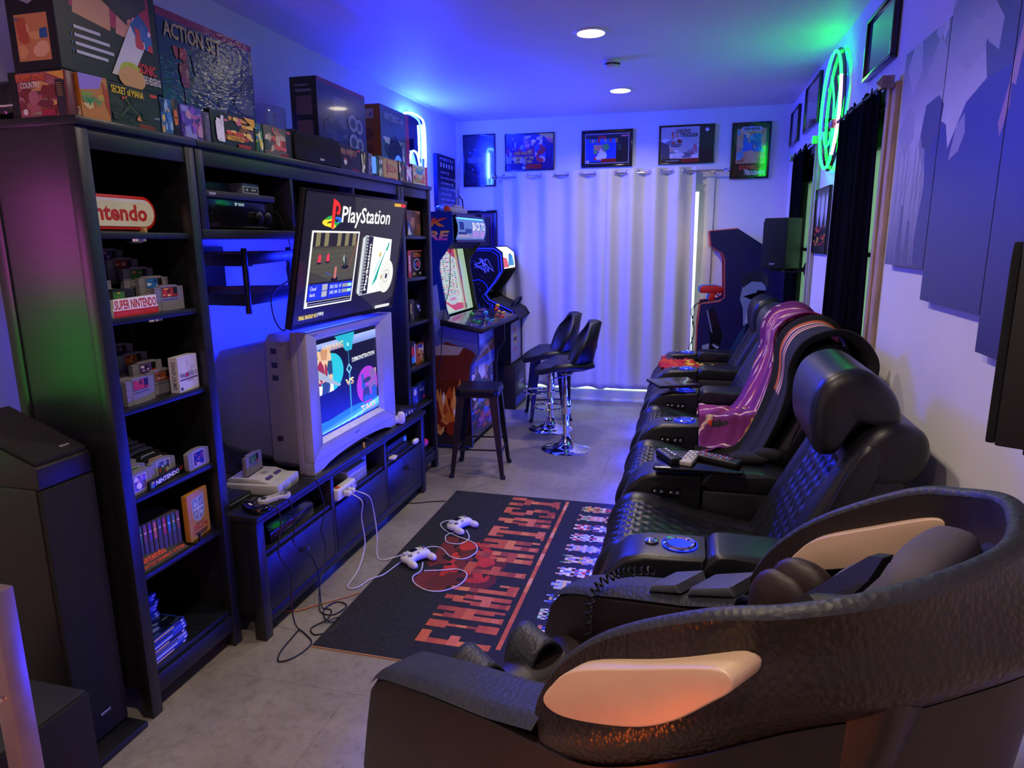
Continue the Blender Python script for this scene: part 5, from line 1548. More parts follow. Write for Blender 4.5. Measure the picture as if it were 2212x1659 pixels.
# red splash behind the words
for sd_, (u0, v0, u1, v1), pal, n_, s0, s1 in ((1, (.30, .50, .62, .84), ['#6a2428', '#5a2026'], 12, .12, .3), (2, (.36, .50, .60, .76), ['#a8282a', '#b8302c', '#c03430'], 14, .1, .22), (3, (.36, .52, .58, .80), ['#16171d', '#1c1418'], 14, .03, .08)):
    p.blobs(u0, v0, u1, v1, pal, n_, sd_, s0, s1, 11)
pxword('FINAL', .075, .365, .40, .665)
pxword('FANTASY', .415, .985, .40, .665)
for i in range(24):
    p.rect(.085 + i * .0375, .358, .0853 + (i + 1) * .0375, .375, rr.choice(['#c0603e', '#d07a48', '#b5543a', '#d89078']))
for i in range(12):
    cu = .105 + i * .0755
    cols = [['#d8b090', '#8a6ab0', '#5a8a5a', '#e0d8d0'], ['#d8a080', '#3a5ac8', '#d8d8e8', '#c07050'], ['#e0c0a0', '#5a9a70', '#6a7ad0', '#d8d0c0'], ['#4a5ab0', '#8a9ad8', '#2a3a80', '#c8b060'],
            ['#4a62c0', '#9ab0e0', '#d8c090', '#3a4a90'], ['#e0b8a0', '#c83a3a', '#e8e8f0', '#5a7ad0'], ['#d8c0a0', '#d8a040', '#5a9a70', '#8a7ac0'], ['#8a90d0', '#b8c0e8', '#5a60b0', '#d0a888'],
            ['#c8cce8', '#e8e8f0', '#9a9cc8', '#b84a4a'], ['#e0b8b0', '#c84a5a', '#5a8ad8', '#e8e8e8'], ['#d8b0a0', '#5a9a5a', '#c85040', '#d0d0e0'], ['#d8a040', '#c84030', '#3a8a50', '#e0c080']][i]
    r2 = random.Random(70 + i)
    for a_ in range(12):
        for b2 in range(4):
            if r2.random() < (.88 if 1 < a_ < 11 else .5) * (1 if b2 < 3 else .6):
                c = r2.choice(cols)
                for s_ in (-1, 1):
                    x0 = cu + s_ * b2 * .0062 + (-.0062 if s_ < 0 else 0)
                    p.rect(x0, .095 + a_ * .0155, x0 + .006, .095 + (a_ + 1) * .0155 - .0005, c)
p.build('woven_print', rug, (RX1 + .84, RY0 - 3.08, .006), (0, 1, 0), (-1, 0, 0), RY1 - RY0, RX1 - RX0, M_CLOTH, step=.0000006, base=.0004)
# ================================================================== ARCADE CABINETS
def prof_face(p, pts, x0, w, h, c, c2=None):
    return p.poly([((x - x0) / w, z / h) for x, z in pts], c, c2)
AY0, AY1 = 4.86, 5.62
ac = thing('arcade_cabinet', 'big blue and flame coloured four player arcade cabinet against the left wall', 'arcade cabinet', (-1.95, 5.24, 0))
PF = [(-2.33, .02), (-2.33, 1.836), (-1.727, 1.836), (-1.722, 1.622), (-1.835, 1.475), (-1.84, 1.41), (-1.79, 1.11), (-1.765, 1.03), (-1.54, .972), (-1.535, .77), (-1.60, .68), (-1.611, .553), (-1.603, .02)]
M_CABB = mat('cabinet_black', '#0e0f12', .4)
M_CABBL = mat('cabinet_blue', '#1a2f7c', .35)
def W(g, name, m, par, **k):
    return g.build(name, m, par, world=True, **k)
sd1 = W(G().prism(PF, 'y', AY0, AY0 + .018), 'side_panel', M_CABBL, ac)
W(G().prism(PF, 'y', AY1 - .018, AY1), 'side_panel', M_CABB, ac)
W(G().box(-2.32, -2.30, AY0 + .018, AY1 - .018, .05, 1.83), 'back_panel', M_CABB, ac)
W(G().box(-2.30, -1.76, AY0 + .018, AY1 - .018, 1.815, 1.834), 'top_panel', M_CABB, ac)
W(G().box(-1.65, -1.63, AY0 + .018, AY1 - .018, .04, .95), 'front_panel', M_CABB, ac)
for yy in (AY0 + .05, AY1 - .05):
    for xx in (-2.25, -1.7):
        W(G().lathe([(.02, 0), (.02, .022)], 12, (xx, yy, 0)), 'foot', M_RUBBER, ac)
# side art
wS, hS = .80, 1.836
p = P()
prof_face(p, [(-2.33, 1.0), (-2.33, 1.83), (-1.73, 1.83), (-1.725, 1.625), (-1.84, 1.475), (-1.845, 1.41), (-1.80, 1.11)], -2.33, wS, hS, '#20389a', '#152a86')
prof_face(p, [(-2.33, .55), (-2.33, 1.0), (-1.80, 1.11), (-1.77, 1.03), (-1.55, .97), (-1.54, .775), (-1.605, .685), (-1.612, .60)], -2.33, wS, hS, '#5a5a80', '#7a88c0')
prof_face(p, [(-2.0, .62), (-1.93, .78), (-1.80, .86), (-1.60, .80), (-1.56, .765), (-1.61, .68), (-1.62, .56), (-2.0, .5)], -2.33, wS, hS, '#7a3420')
prof_face(p, [(-1.93, .80), (-1.84, .84), (-1.66, .82), (-1.70, .76), (-1.9, .75)], -2.33, wS, hS, '#c8b8a8')
prof_face(p, [(-2.33, .03), (-2.33, .55), (-1.614, .56), (-1.606, .03)], -2.33, wS, hS, '#0e0e16', '#6a2c14')
r5 = random.Random(6)
for i in range(46):
    x = r5.uniform(-2.1, -1.66); z = r5.uniform(.16, .46); h_ = r5.uniform(.06, .16); w_ = r5.uniform(.02, .06)
    c = r5.choice(['#d8782a', '#f0b050', '#b84a1c', '#f8e0b0', '#8a2c14', '#e8943a', '#f4ead8'])
    x = min(x, -1.64 - w_)
    prof_face(p, [(x - w_, z - h_ * .5), (x, z - h_ * .7), (x + w_, z - h_ * .4), (x + w_ * .4, z + h_ * .4), (x + w_ * .1, z + h_), (x - w_ * .5, z + h_ * .3)], -2.33, wS, hS, c)
prof_face(p, [(-1.90, 1.28), (-1.86, 1.30), (-1.84, 1.10), (-1.88, 1.0), (-2.0, .95), (-1.95, 1.1)], -2.33, wS, hS, '#8fa0e0')
p.text('BACK', (-2.28 + 2.33) / wS, 1.725 / hS, (-1.76 + 2.33) / wS, 1.79 / hS, '#e8902a', '#d83a1c', bold=.04, shear=.25)
p.text('TO THE', (-2.28 + 2.33) / wS, 1.70 / hS, (-2.12 + 2.33) / wS, 1.72 / hS, '#e8902a', '#d83a1c', bold=.04, shear=.25)
p.text('FUTURE', (-2.28 + 2.33) / wS, 1.625 / hS, (-1.75 + 2.33) / wS, 1.695 / hS, '#c83ab0', '#f0c030', bold=.04, shear=.2)
p.build('side_art', ac, (-2.33 + 1.95, AY0 - 5.24, 0), *FX, wS, hS, M_GLOSS, step=.00004)
# front art
p = P()
p.rect(0, 0, 1, .62, '#10142c').rect(0, .62, 1, 1, '#6a74a8')
p.poly([(0, .70), (.5, .80), (1, .86), (1, .74), (.5, .72)], '#d87a30').poly([(0, .72), (.6, .80), (1, .84), (.5, .75)], '#f8d8a0')
p.poly([(.2, .84), (.5, .93), (.9, .95), (.95, .88), (.4, .84)], '#aab4d8')
p.blobs(.1, .28, .9, .66, ['#6a78b8', '#b88a70', '#c85a38', '#3a3c5a', '#8aa0d8', '#e8d8d0', '#4a2a28'], 24, 8, .1, .25)
p.blobs(.05, .04, .95, .28, ['#b8502a', '#4a5ab8', '#7a3a8a', '#6a80d0', '#2a2c50'], 18, 9, .1, .3)
p.text('BACK TO', .3, .13, .8, .17, '#c85a9a', bold=.03, shear=.2); p.text('THE FUTURE', .25, .08, .85, .12, '#a83a9a', bold=.03, shear=.2)
p.build('front_art', ac, (-1.63 + 1.95, AY0 + .02 - 5.24, .05), (0, 1, 0), (0, 0, 1), AY1 - AY0 - .04, .88, M_GLOSS, step=.00004)
# portrait monitor leaning back
def leanbox(g, x0, z0, x1, z1, y0, y1, th):
    d = Vector((x1 - x0, 0, z1 - z0)).normalized()
    n = Vector((-d.z, 0, d.x))
    a, b_ = Vector((x0, 0, z0)), Vector((x1, 0, z1))
    vs = []
    for q in (a, b_, b_ + n * th, a + n * th):
        for yy in (y0, y1):
            vs.append((q.x, yy, q.z))
    return g.add(vs, [(0, 1, 3, 2), (4, 5, 7, 6), (2, 3, 5, 4), (0, 6, 7, 1), (0, 2, 4, 6), (1, 7, 5, 3)])
W(leanbox(G(), -1.815, 1.055, -1.905, 1.60, AY0 + .03, AY1 - .03, .03), 'monitor_panel', M_CABB, ac)
p = P().rect(0, 0, 1, 1, '#a8d8c0').rect(.03, .02, .66, .98, '#e8f4e0')
p.poly([(.03, .85), (.2, .98), (.66, .98), (.66, .8), (.4, .93)], '#d83a6a').poly([(.03, .2), (.35, .03), (.66, .03), (.66, .12), (.3, .15)], '#e84a5a').poly([(.03, .30), (.3, .12), (.66, .25), (.66, .3), (.3, .18), (.03, .36)], '#f4f0f0')
rq = random.Random(3)
for r_ in range(22):
    for c_ in range(5):
        if rq.random() < .8:
            p.rect(.08 + c_ * .11, .24 + r_ * .030, .08 + c_ * .11 + rq.uniform(.04, .095), .257 + r_ * .030, rq.choice(['#d84a9a', '#e888b8', '#5ab84a', '#3aa8c8', '#e8b03a', '#b8c8b0', '#c83a5a']))
p.ell(.34, .20, .18, .08, '#d8e8ec', 20); p.rect(.24, .19, .44, .205, '#e86aa0'); p.rect(.26, .21, .42, .225, '#e86aa0')
p.rect(.66, 0, .72, 1, '#d8b868'); p.rect(.72, .02, .78, .98, '#6a5a48'); p.blobs(.66, .1, .78, .9, ['#d84a3a', '#e8c83a', '#c8e0c0'], 8, 3)
p.rect(.78, 0, 1, 1, '#c4e8c4')
_d = Vector((-.09, 0, .545)).normalized()
p.build('screen', ac, (-1.8165 + 1.95, AY0 + .036 - 5.24, 1.058), (0, 1, 0), _d, AY1 - AY0 - .072, .53, attr_mat('arcade_screen', .3, .62), step=.00003, base=.0022)
# control deck
dk = W(G().prism([(-1.80, 1.045), (-1.80, 1.000), (-1.475, .945), (-1.46, .965), (-1.465, .985)], 'y', 4.735, 5.765), 'control_deck', M_CABB, ac, bevel=.004)
p = P().rect(.01, .02, .99, .98, '#2a2a44').blobs(.03, .05, .97, .95, ['#3a3a60', '#5a4a50', '#1a1a30', '#6a5a50', '#2a3060', '#8a6a5a'], 26, 5, .04, .14)
for i in range(40):
    p.rect(.3 + rq.uniform(0, .66), .06 + rq.uniform(0, .16), .315 + rq.uniform(0, .66) * 0 + .3 * 0 + .02 + .3, .07, '#2a2a44') if False else p.ell(.3 + i * .016, .08 + .05 * (i % 3), .005, .02, ['#d8b8a0', '#b87a5a', '#e8d8c8'][i % 3], 8)
_dv = Vector((-.335, 0, .06)).normalized()
p.build('deck_art', ac, (-1.465 + 1.95, 4.737 - 5.24, .985), (0, 1, 0), _dv, 1.026, .34, M_GLOSS, step=.00003)
JC = [('#1f9a3a', -1.60, 4.90), ('#2a8ac8', -1.55, 5.10), ('#c8241c', -1.55, 5.40), ('#e0b424', -1.60, 5.62)]
for c, x, y in JC:
    zz = .985 + (-1.465 - x) / .335 * .06
    m = mat('stick' + c, c, .2, coat=.4)
    j_ = W(G().lathe([(.018, zz), (.018, zz + .003)], 16, (x, y, 0)), 'joystick', M_BLACK, ac)
    G().lathe([(.005, zz), (.005, zz + .05)], 8, (x + 1.95, y - 5.24, 0)).build('shaft', M_CHROME, j_)
    G().sup((x + 1.95, y - 5.24, zz + .062), (.038, .038, .038), 1, 16, 10).build('ball_top', m, j_)
    for k in range(4):
        bx, by = x + .03 - (k % 2) * .045, y + .05 + (k // 2) * .04
        zb = .985 + (-1.465 - bx) / .335 * .06
        W(G().lathe([(.015, zb), (.016, zb + .006), (.012, zb + .011), (.002, zb + .009)], 16, (bx, by, 0)), 'button', m, ac)
# lit, bowed marquee
mq = G()
def bow(u, v):
    yy = AY0 + .02 + (AY1 - AY0 - .04) * u
    return (-1.725 + .035 * math.sin(PI * (.15 + .7 * v)), yy, 1.63 + .165 * v)
W(mq.grid(bow, 12, 8), 'marquee', emis('marquee_glow', '#7aa0ff', .55), ac)
for v0, v1, t_, c, c2 in ((.42, .82, 'BACK TO', '#e8e4ff', '#a8b8ff'), (.06, .40, 'THE FUTURE', '#c890e8', '#f4e8ff')):
    vs, fs = text_mesh(t_, .03, .15)
    g = G().add([tuple(Vector(bow(.50 + .46 * q[0], v0 + (v1 - v0) * q[1])) + Vector((.002, 0, 0))) for q in vs], fs)
    W(g, 'marquee_lettering', emis('marquee_letter_%d' % (v0 > .4), c, 1.0), ac, smooth=False)
g = G()
for (u0, v0, u1, v1, c) in ((.02, .1, .48, .22, '#c8b0e8'), (.06, .45, .2, .8, '#2038a0'), (.24, .3, .46, .5, '#3a50b8'), (.03, .24, .3, .34, '#2a3a90')):
    o = W(G().grid(lambda u, v: tuple(Vector(bow(u0 + (u1 - u0) * u, v0 + (v1 - v0) * v)) + Vector((.0015, 0, 0))), 4, 3), 'marquee_picture', emis('mq' + c, c, .6), ac)
W(G().box(-1.74, -1.70, AY0 + .02, AY1 - .02, 1.795, 1.812), 'marquee_retainer', M_STEEL, ac)
W(G().box(-1.74, -1.70, AY0 + .02, AY1 - .02, 1.612, 1.628), 'marquee_retainer', M_STEEL, ac)
W(G().tube([(-1.695, AY0 + .03, 1.788), (-1.695, AY1 - .1, 1.788)], .004, 8), 'marquee_lamp', emis('mq_lamp', '#3a90ff', 6), ac)
W(G().prism([(-1.735, 1.61), (-1.80, 1.56), (-1.90, 1.60), (-1.9, 1.61)], 'y', AY0 + .02, AY1 - .02), 'speaker_board', M_CABB, ac)
cord('long black cord hanging down the near corner of the arcade cabinet', [(-1.745, 4.852, 1.60), (-1.755, 4.848, 1.3), (-1.80, 4.845, 1.12), (-1.83, 4.846, .9), (-1.85, 4.845, .7), (-1.92, 4.845, .55)], .003, M_CORDB)
# toys on top of the cabinet
t = thing('toy_blaster', 'grey and orange toy blaster lying on top of the big arcade cabinet', 'toy', (-1.80, 5.05, 1.8365), 90)
G().box(0, .40, 0, .05, 0, .04).box(.1, .3, .005, .045, .04, .06).build('body', M_SNES2, t, bevel=.004)
G().lathe([(.022, 0), (.026, -.03), (.02, -.032)], 14, (0, .025, .024), 'x').build('muzzle', mat('orange_toy', '#d8502a', .4), t)
G().tube([(.18, .025, .06), (.20, .03, .11), (.28, .03, .14), (.36, .03, .11), (.38, .03, .04)], .006, 8).build('strap', M_BLACK, t)
t = thing('blue_toy', 'crumpled blue toy lying behind the blaster on the arcade cabinet', 'toy', (-1.93, 5.12, 1.8365), 90)
G().sup((.06, 0, .03), (.16, .08, .06), .8, 14, 8).build('body', mat('blue_toy', '#3a6ac8', .4), t)
G().sup((.20, .02, .025), (.12, .08, .05), .8, 14, 8).build('tail', MATS['blue_toy'], t)

# second cabinet on a riser
B0, B1 = 6.20, 6.66
sc2 = thing('arcade_cabinet', 'narrow black arcade cabinet with blue line art in the far left corner', 'arcade cabinet', (-1.84, 6.43, 0))
PF2 = [(-2.08, .445), (-2.08, 1.57), (-1.79, 1.57), (-1.714, 1.515), (-1.70, 1.343), (-1.76, 1.25), (-1.87, 1.12), (-1.84, 1.08), (-1.60, .97), (-1.555, .90), (-1.64, .84), (-1.64, .445)]
for y0, y1 in ((B0, B0 + .016), (B1 - .016, B1)):
    W(G().prism(PF2, 'y', y0, y1), 'side_panel', M_CABB, sc2)
W(G().box(-2.07, -2.05, B0 + .016, B1 - .016, .45, 1.56), 'back_panel', M_CABB, sc2)
W(G().box(-2.05, -1.80, B0 + .016, B1 - .016, 1.545, 1.565), 'top_panel', M_CABB, sc2)
W(G().prism([(-1.84, 1.075), (-1.60, .965), (-1.57, .90), (-1.64, .845), (-1.85, .95)], 'y', B0 + .016, B1 - .016), 'control_deck', M_DARK, sc2)
W(G().box(-1.67, -1.65, B0 + .016, B1 - .016, .45, .86), 'coin_door', M_GREYP, sc2)
W(G().prism([(-1.90, 1.13), (-1.95, 1.5), (-1.96, 1.5), (-1.91, 1.13)], 'y', B0 + .02, B1 - .02), 'screen', M_BLACKG, sc2)
W(G().tube(smoothpath([(-1.66, B0 + .12, 1.0), (-1.62, B0 + .12, 1.06), (-1.60, B0 + .23, 1.08), (-1.62, B0 + .34, 1.06), (-1.66, B0 + .34, 1.0)], 5), .012, 8), 'flight_yoke', M_DARK, sc2)
W(G().prism([(-1.79, 1.562), (-1.722, 1.513), (-1.708, 1.36), (-1.73, 1.36), (-1.76, 1.5)], 'y', B0 + .018, B1 - .018), 'marquee', emis('marquee_white', '#d8e4e0', 1.6), sc2)
p = P().rect(0, 0, 1, 1, '#e8f0e8').poly([(.0, .0), (.45, .0), (.3, .6), (0, .7)], '#d85a3a').poly([(.4, .1), (.9, .1), (.8, .8), (.5, .9), (.45, .5)], '#3a8ac0').poly([(.55, .5), (.7, .9), (.6, .95)], '#1a2a50')
p.build('marquee_print', sc2, (-1.706 + 1.84, B0 + .02 - 6.43, 1.37), (0, 1, 0), Vector((-.014, 0, .14)), B1 - B0 - .04, .14, attr_mat('lit_print2', .4, 1.1), step=.0001, base=.003)
W(G().box(-2.07, -1.60, B0 + .01, B1 - .01, 0, .44), 'riser', M_CABB, sc2, bevel=.003)
g = G()
w2, h2 = .56, 1.6
p = P()
def o2(pts, w_, c):
    p.line([((x + 2.10) / w2, z / h2) for x, z in pts], w_, c, h2 / w2)
inner = [(-2.06, 1.55), (-1.80, 1.55), (-1.73, 1.505), (-1.718, 1.345), (-1.775, 1.255), (-1.885, 1.12), (-1.85, 1.07), (-1.62, .965), (-1.59, .905)]
o2(inner, .022, '#5a70d8')
o2([(x - .028, z - .02) for x, z in inner], .012, '#2a48b8')
r7 = random.Random(9)
for i in range(30):
    x, z = r7.uniform(-2.05, -1.8), r7.uniform(.95, 1.5)
    p.ell((x + 2.10) / w2, z / h2, .006, .003, '#8fa0f0', 6)
for i in range(5):
    pts = [(-2.0 + r7.uniform(0, .2), 1.38 + r7.uniform(-.06, .08)) for _ in range(4)]
    o2(pts, .008, '#a8b8ff')
for i in range(9):
    a = i * .5
    o2([(-1.96 + .1 * math.cos(a), 1.16 + .1 * math.sin(a)), (-1.96 + .1 * math.cos(a + .5), 1.16 + .1 * math.sin(a + .5))], .014, '#1c44e8')
for i in range(14):
    x = -2.02 + i * .022
    o2([(x, .90), (x + r7.uniform(-.03, .03), .90 + r7.uniform(.03, .14))], .008, '#2a58f0')
p.build('side_art', sc2, (-2.10 + 1.84, B0 - 6.43, 0), *FX, w2, h2, M_PRINT, step=.00003)
p = P().rect(0, 0, 1, 1, '#8a8c9c').rect(.3, .75, .6, .9, '#b85a50').rect(.3, .45, .62, .68, '#c8b040').rect(.32, .5, .6, .62, '#2a2a30').rect(.3, .2, .6, .36, '#a86070')
p.build('door_stickers', sc2, (-1.65 + 1.84, B0 + .02 - 6.43, .47), (0, 1, 0), (0, 0, 1), .42, .36, M_PRINT)
p = P()
for k in range(6):
    p.rect(.04, .06 + k * .035, .96, .075 + k * .035, '#2a50e0')
p.rect(.3, .4, .8, .75, '#4a4c60').rect(.36, .54, .74, .60, '#9a9cb0')
p.build('riser_print', sc2, (-1.60 + 1.84, B0 + .02 - 6.43, .01), (0, 1, 0), (0, 0, 1), B1 - B0 - .04, .42, M_PRINT)

# third cabinet, facing the room from the right wall
D0, D1 = 6.28, 6.75
t2 = thing('arcade_cabinet', 'navy shooter arcade cabinet in the far right corner behind the recliners', 'arcade cabinet', (.46, 6.515, 0))
PF3 = [(.09, .02), (.083, .86), (.10, 1.05), (.262, 1.075), (.305, 1.115), (.288, 1.44), (.265, 1.50), (.166, 1.56), (.148, 1.686), (.384, 1.705), (.70, 1.50), (.80, 1.42), (.80, .02)]
M_NAVY = mat('cabinet_navy', '#10124a', .35)
for y0, y1, m in ((D0, D0 + .018, M_NAVY), (D1 - .018, D1, M_NAVY)):
    W(G().prism(PF3, 'y', y0, y1), 'side_panel', m, t2)
    # edge moulding
    W(G().tube([(x - .002, (y0 + y1) / 2, z) for x, z in PF3[:10]], .0085, 6), 'edge_moulding', mat('orange_moulding', '#b84a3a', .4), t2)
W(G().box(.11, .13, D0 + .018, D1 - .018, .02, 1.0), 'front_panel', M_CABB, t2)
W(G().box(.78, .795, D0 + .018, D1 - .018, .02, 1.4), 'back_panel', M_CABB, t2)
W(G().prism([(.10, 1.03), (.115, .98), (.40, .98), (.40, 1.09), (.28, 1.065)], 'y', D0 + .018, D1 - .018), 'control_deck', M_CABB, t2)
W(G().prism([(.33, 1.10), (.31, 1.44), (.34, 1.44), (.36, 1.1)], 'y', D0 + .018, D1 - .018), 'screen', emis('dim_screen', '#20305a', .5), t2)
W(G().prism([(.155, 1.68), (.172, 1.565), (.2, 1.57), (.19, 1.68)], 'y', D0 + .02, D1 - .02), 'marquee', emis('marquee_warm', '#ffd8a0', 2.0), t2)
W(G().prism([(.19, 1.68), (.27, 1.51), (.40, 1.5), (.40, 1.695)], 'y', D0 + .02, D1 - .02), 'marquee_box', M_CABB, t2)
p = P()
w3, h3 = .72, 1.7
def q3(pts, c):
    p.poly([((x - .08) / w3, z / h3) for x, z in pts], c)
# generic shard artwork in pale blue and black, of about the size of the printed portrait
q3([(.10, .04), (.10, .58), (.78, .58), (.78, .04)], '#0a0a10')
q3([(.13, .46), (.13, .545), (.62, .545), (.62, .46)], '#b8b0c0')
q3([(.13, .462), (.13, .47), (.62, .47), (.62, .462)], '#5a1414')
q3([(.36, .62), (.44, .80), (.50, .90), (.62, .88), (.70, .62)], '#16182a')
q3([(.36, .62), (.45, .82), (.50, .88), (.47, .74), (.42, .62)], '#2c4a70')
q3([(.47, .86), (.46, 1.02), (.43, 1.10), (.45, 1.24), (.52, 1.30), (.60, 1.28), (.64, 1.20), (.63, 1.04), (.56, .96), (.52, .90)], '#8296b8')
q3([(.45, 1.20), (.43, 1.26), (.47, 1.33), (.58, 1.35), (.65, 1.30), (.66, 1.20), (.60, 1.25), (.52, 1.255)], '#1c2436')
q3([(.55, .96), (.54, 1.10), (.57, 1.18), (.64, 1.18), (.63, 1.04)], '#12141f')
q3([(.455, 1.125), (.53, 1.15), (.62, 1.17), (.61, 1.12), (.52, 1.10)], '#0a0a10')
q3([(.48, .90), (.50, 1.0), (.54, .96), (.53, .88)], '#aab8d0')
q3([(.16, .62), (.20, .70), (.16, 1.0), (.22, 1.02), (.30, .78), (.28, .66), (.32, .62)], '#101018')
q3([(.15, 1.0), (.165, 1.0), (.215, .80), (.20, .80)], '#6a7a98'); q3([(.13, .62), (.13, .68), (.19, .70), (.19, .62)], '#9aa4b8'); q3([(.22, .70), (.28, .67), (.26, .65), (.22, .68)], '#9aa4b8')
p.build('side_art', t2, (.08 - .46, D0 - 6.515, 0), *FX, w3, h3, M_GLOSS, step=.00005)
for x, z in ((.27, 1.62), (.24, 1.55), (.40, 1.60), (.31, 1.675)):
    W(G().lathe([(.006, D0 - .001), (.005, D0 - .004)], 8, (x, 0, z), 'y').xf(Matrix.Identity(4)), 'bolt', M_STEEL, t2)
def blaster(label, c, loc, rz):
    t = thing('light_gun', label, 'light gun', loc, rz, 'light guns on the shooter cabinet')
    m = mat('gun' + c, c, .35)
    G().box(0, .20, -.016, .016, .068, .125).box(.02, .16, -.012, .012, .125, .135).build('barrel', m, t, bevel=.004)
    G().prism([(.085, .07), (.075, .0), (.125, .0), (.14, .07)], 'y', -.014, .014).build('grip', m, t, bevel=.004)
    G().tube(smoothpath([(.14, 0, .07), (.16, 0, .045), (.185, 0, .045), (.195, 0, .07)], 4), .005, 8).build('trigger_guard', m, t)
    return t
blaster('red toy light gun resting on the control deck of the navy cabinet', '#c8201c', (.088, 6.36, 1.077), 0)
blaster('blue toy light gun behind the red one on the navy cabinet', '#1f7ac8', (.075, 6.50, 1.078), 0)
for k in range(3):
    cord('%s black gun cable hanging in front of the navy cabinet' % ('left', 'middle', 'right')[k], [(.12, 6.31 + .04 * k, 1.06), (.06, 6.29 + .03 * k, 1.045), (.045 - .012 * k, 6.28, .98), (.03 + .014 * k, 6.28, .80), (.05 - .02 * k, 6.28, .62), (.03 + .01 * k, 6.28, .45), (.04, 6.28, .2)], .003, M_CORDB)

# ================================================================== STOOLS
def metal_stool(label, loc, rz):
    t = thing('metal_stool', label, 'stool', loc, rz, 'black metal stools')
    m = mat('black_sheet_metal', '#1a1a1e', .32, metal=.4)
    g = G()
    n = 9
    s_ = .155
    def fn(u, v):
        x, y_ = (u - .5) * 2, (v - .5) * 2
        r = .26
        px = x * s_; py = y_ * s_
        k = max(abs(x), abs(y_))
        # round the corners
        if abs(x) > 1 - r and abs(y_) > 1 - r:
            cx, cy = math.copysign(1 - r, x), math.copysign(1 - r, y_)
            dx, dy = x - cx, y_ - cy
            l = math.hypot(dx, dy)
            mx = max(abs(dx), abs(dy))
            if l > 0:
                f_ = mx / l
                px, py = (cx + dx * f_) * s_, (cy + dy * f_) * s_
        z_ = .625 - (.012 if k > .93 else 0) - (.03 if k > .985 else 0)
        return (px, py, z_)
    g.grid(fn, 22, 22)
    o = g.build('seat', m, t, solid=.003)
    G().cbox((0, 0, .6262), (.07, .026, .0015)).build('seat_slot', M_BLACK, t, bevel=.0005)
    G().box(-.145, .145, -.145, -.142, .565, .60).box(-.145, .145, .142, .145, .565, .60).box(-.145, -.142, -.145, .145, .565, .60).box(.142, .145, -.145, .145, .565, .60).build('apron', m, t)
    for sx in (-1, 1):
        for sy in (-1, 1):
            a = Vector((sx * .138, sy * .138, .605))
            b = Vector((sx * .19, sy * .19, 0))
            vs = []
            for q, w_ in ((a, .06), (b, .026)):
                i1 = Vector((-sx * w_, 0, 0)); i2 = Vector((0, -sy * w_, 0))
                vs += [q, q + i1, q + i1 + Vector((0, -sy * .004, 0)), q + Vector((-sx * .006, -sy * .006, 0)), q + i2 + Vector((-sx * .004, 0, 0)), q + i2]
            fs = [(i, (i + 1) % 6, 6 + (i + 1) % 6, 6 + i) for i in range(6)] + [(0, 5, 4, 3, 2, 1), (6, 7, 8, 9, 10, 11)]
            lg = G().add(vs, fs).build('leg', m, t, smooth=False)
            G().cbox((sx * .183, sy * .183, .012), (.03, .03, .024)).build('foot_cap', M_RUBBER, lg, bevel=.004)
    for sx, sy in ((1, 0), (-1, 0), (0, 1), (0, -1)):
        f_ = .138 + (.605 - .17) / .605 * .052 - .012
        zz = .17
        if sx:
            G().tube([(sx * f_, -f_, zz), (sx * f_, f_, zz)], .006, 6).build('foot_rail', m, t)
        else:
            G().tube([(-f_, sy * f_, zz + .03), (f_, sy * f_, zz + .03)], .006, 6).build('foot_rail', m, t)
    for sx in (-1, 1):
        G().tube([(sx * .13, -.13, .56), (-sx * .13, .13, .56)], .005, 6).build('cross_brace', m, t)
    return t
ms = metal_stool('black metal stool standing in front of the big arcade cabinet', (-1.40, 4.435, 0), 8)
dup(ms, 'black metal stool half hidden behind the two padded bar stools', (-1.24, 6.03, 0), 20)

